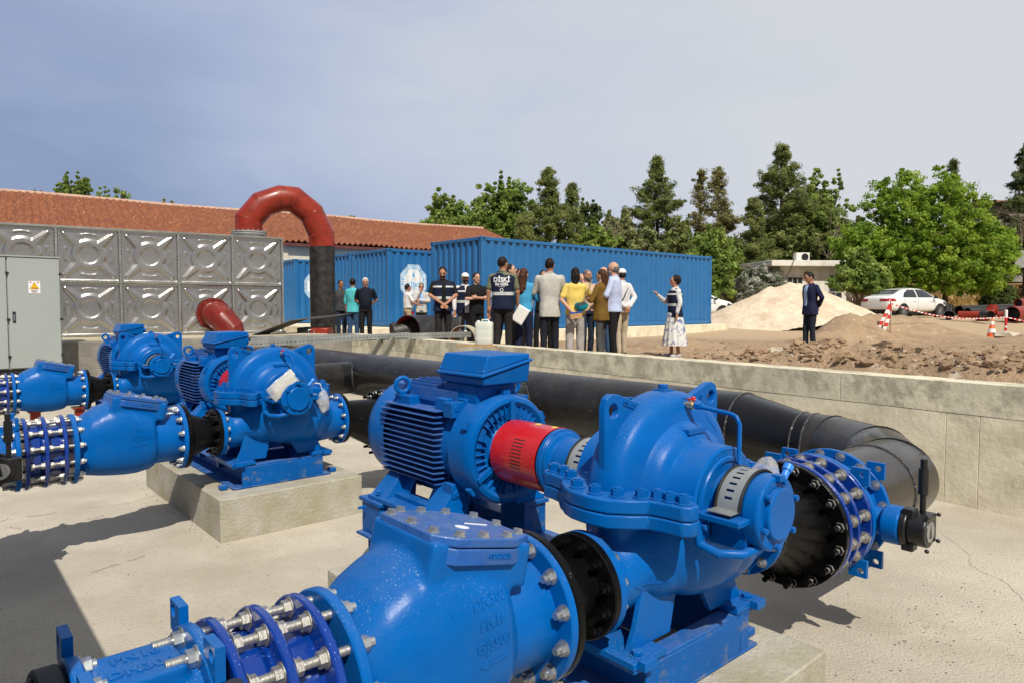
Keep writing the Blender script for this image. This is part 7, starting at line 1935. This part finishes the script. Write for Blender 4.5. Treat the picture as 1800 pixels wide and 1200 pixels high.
def paper(t):
    n=10; V_=[];F_=[]
    for i in range(n+1):
        for j in range(n+1): x=(i/n-.5)*.22; y=(j/n-.5)*.31; V_.append((x,.012*math.sin(y*9)+.01*math.sin(x*14),y))
    for i in range(n):
        for j in range(n): F_.append((i*(n+1)+j,(i+1)*(n+1)+j,(i+1)*(n+1)+j+1,i*(n+1)+j+1))
    g=MB(); g.add(V_,F_); me=g.mesh('p',60); me.transform(Matrix.Translation((-.05,.02,-.10))@Matrix.Rotation(R(-32),4,'Y')); o=link('sheet',me,M['paper'],t); so=o.modifiers.new('s','SOLIDIFY'); so.thickness=.003
held(a,s,(-.25,-.06,.86),'paper_sheets','white paper sheets held by the man in the lettered vest','papers',paper)
person(899,461,1.82,68,'man in navy vest looking right, behind the man in the lettered vest',('navy_tee',(.02,.025,.045)),('black_trousers',BLK),'black','short','b',('down','down'),'short',vest='open',d=13.3,look=10,tilt=-10)
person(913,469,1.80,20,'dark haired young man half hidden behind the long haired woman',('black_tee',BLK),('black_trousers',BLK),'black','short','a',('down','down'),'short',d=14.6)
person(921,484,1.66,170,'woman with long brown hair in bright blue jacket seen from behind',('bright_blue',(.06,.32,.56)),('navy_trousers',NAVY),'brown','long','b',('fold','fold'),'long',female=True,hem=.93,look=-18,d=12.4,jacket=True,flare=1.12)
person(955,470,1.78,5,'man almost hidden behind the tall man in the pale grey jacket',('black_tee',BLK),('black_trousers',BLK),'black','short','a',('down','down'),'short',d=14.8,stance=.16)
person(966,460,1.84,180,'tall man in pale grey suit jacket seen from behind, dark trousers',('pale_suit',(.46,.455,.42)),('dark_trousers',(.013,.015,.024)),'dark','short','a',('fold','fold'),'long',hem=.76,wide=1.14,d=12.3,jacket=True,look=-12)
a,s,w=person(1011,480,1.68,176,'woman in yellow top with dark curly hair, shoulder bag and hand behind her',('yellow',(.74,.55,.14)),('light_grey_trousers',(.36,.34,.33)),'black','bob','b',('ear','back_hold'),'short',female=True,hem=.90,d=12.2,flare=1.2)
def bag(t):
    g=MB(); g.ell((0,0,0),(.12,.045,.10),24,14); g.v=[(x,y,z*(1 if z<0 else .55)+.12*abs(x)) for x,y,z in g.v]; part('bag_body',g,cl('teal',(.008,.19,.25)),t,60)
    g=MB(); g.box((-.0,.042,.035),(.15,.012,.05),Matrix.Rotation(.3,3,'Y')); part('bag_flap',g,cl('bag_grey',(.08,.08,.085)),t,30)
    g=MB(); g.tube([(-.02,.0,.05),(-.09,-.015,.20),(-.16,-.05,.38),(-.19,-.10,.45)],.010,8); part('strap',g,cl('bag_strap',(.26,.20,.10)),t,40)
held(a,s,(-.11,.17,1.06),'shoulder_bag','teal shoulder bag hanging on the back of the woman in yellow','bag',lambda t: (bag(t)))
def bx(t):
    g=MB(); g.box((0,0,-.03),(.21,.05,.09),Matrix.Rotation(.12,3,'Y')); part('box_body',g,M['wood2'],t,30,bevel=.006); g=MB(); g.box((0,0,.03),(.215,.055,.03),Matrix.Rotation(.12,3,'Y')); part('box_lid',g,cl('box_blue',(.01,.09,.45)),t,30,bevel=.006)
held(a,s,(-.01,.27,.90),'small_box','brown box with blue lid held behind her back by the woman in yellow','box',bx)
person(1032,482,1.72,22,'man with grey beard in beige shirt facing the camera between two women',('beige',(.52,.38,.27)),('dark_jeans',(.02,.028,.05)),'salt','short','a',('down','fold'),'long',beard='salt',d=13.6,hem=.92,look=15)
person(1057,484,1.66,-128,'woman with brown ponytail in olive brown shirt and tight grey jeans',('olive_brown',(.15,.085,.018)),('grey_tight',(.07,.072,.075)),'brown','pony','b',('fold','fold'),'three',female=True,hem=.80,d=12.2,flare=.82)
person(1078,463,1.80,-112,'bald grey bearded man in light blue shirt and black trousers, in profile',('pale_blue_shirt',(.46,.53,.74)),('black_trousers',BLK),'salt','balding','b',('fold','fold'),'three',beard='grey',d=12.3,hem=.88,belly=.03)
person(1061,469,1.78,-60,'bald man behind the woman with the ponytail, only his forehead and jeans showing',('white_tee',(.70,.70,.72)),('blue_jeans',(.035,.08,.16)),'dark','balding','b',('down','down'),'short',d=13.4)
person(1092,474,1.76,-150,'man in white cap with dark shoulder strap and beige trousers, partly hidden',('white_check',(.62,.62,.64)),('beige_trousers',(.45,.38,.28)),'black','cap','a',('behind','behind'),'long',d=13.9,strap=cl('strap_black',BLK),hem=.88)
# --- woman on her own and the man in the suit
skm=pm('printed_skirt',(.66,.66,.63),.8,var=.05,scale=10,col2=(.16,.20,.38),c2amt=.36,c2scale=11,c2sharp=.03,spec=.2)
skm2=pm('printed_blouse',(.62,.62,.60),.8,var=.05,scale=10,col2=(.25,.30,.42),c2amt=.3,c2scale=16,c2sharp=.03,spec=.2); CL['printed']=skm2
grey_sh=pm('grey_trainers',(.40,.41,.42),.6)
person(1186,485,1.63,-84,'woman with short curly hair, navy vest and long white printed skirt',('printed',(.6,.6,.6)),('x',(.5,.5,.5)),'dark','curly','a',('up','down'),'long',female=True,vest='closed',hem=.90,skirt=skm,shoes=grey_sh,stance=.11,look=-8)
person(1423,462,1.78,-74,'man in dark navy suit jacket and light blue shirt, hands behind his back',('suit_navy',(.016,.018,.055)),('dark_slate_trousers',(.016,.022,.032)),'black','short','a',('behind','behind'),'long',hem=.80,jacket=True,tilt=14,look=-10,stance=.08,d=15.7,front=cl('blue_shirt_front',(.36,.50,.74)))
person(1503,506,1.72,-165,'grey haired man in pale pink shirt and grey trousers walking away near the car',('pale_pink',(.70,.58,.58)),('light_grey_trousers',(.36,.34,.33)),'grey','short','b',('down','down'),'three',tilt=18,hem=.92,stagger=.1,d=39.5)
bpy.data.scenes.remove(TS_)
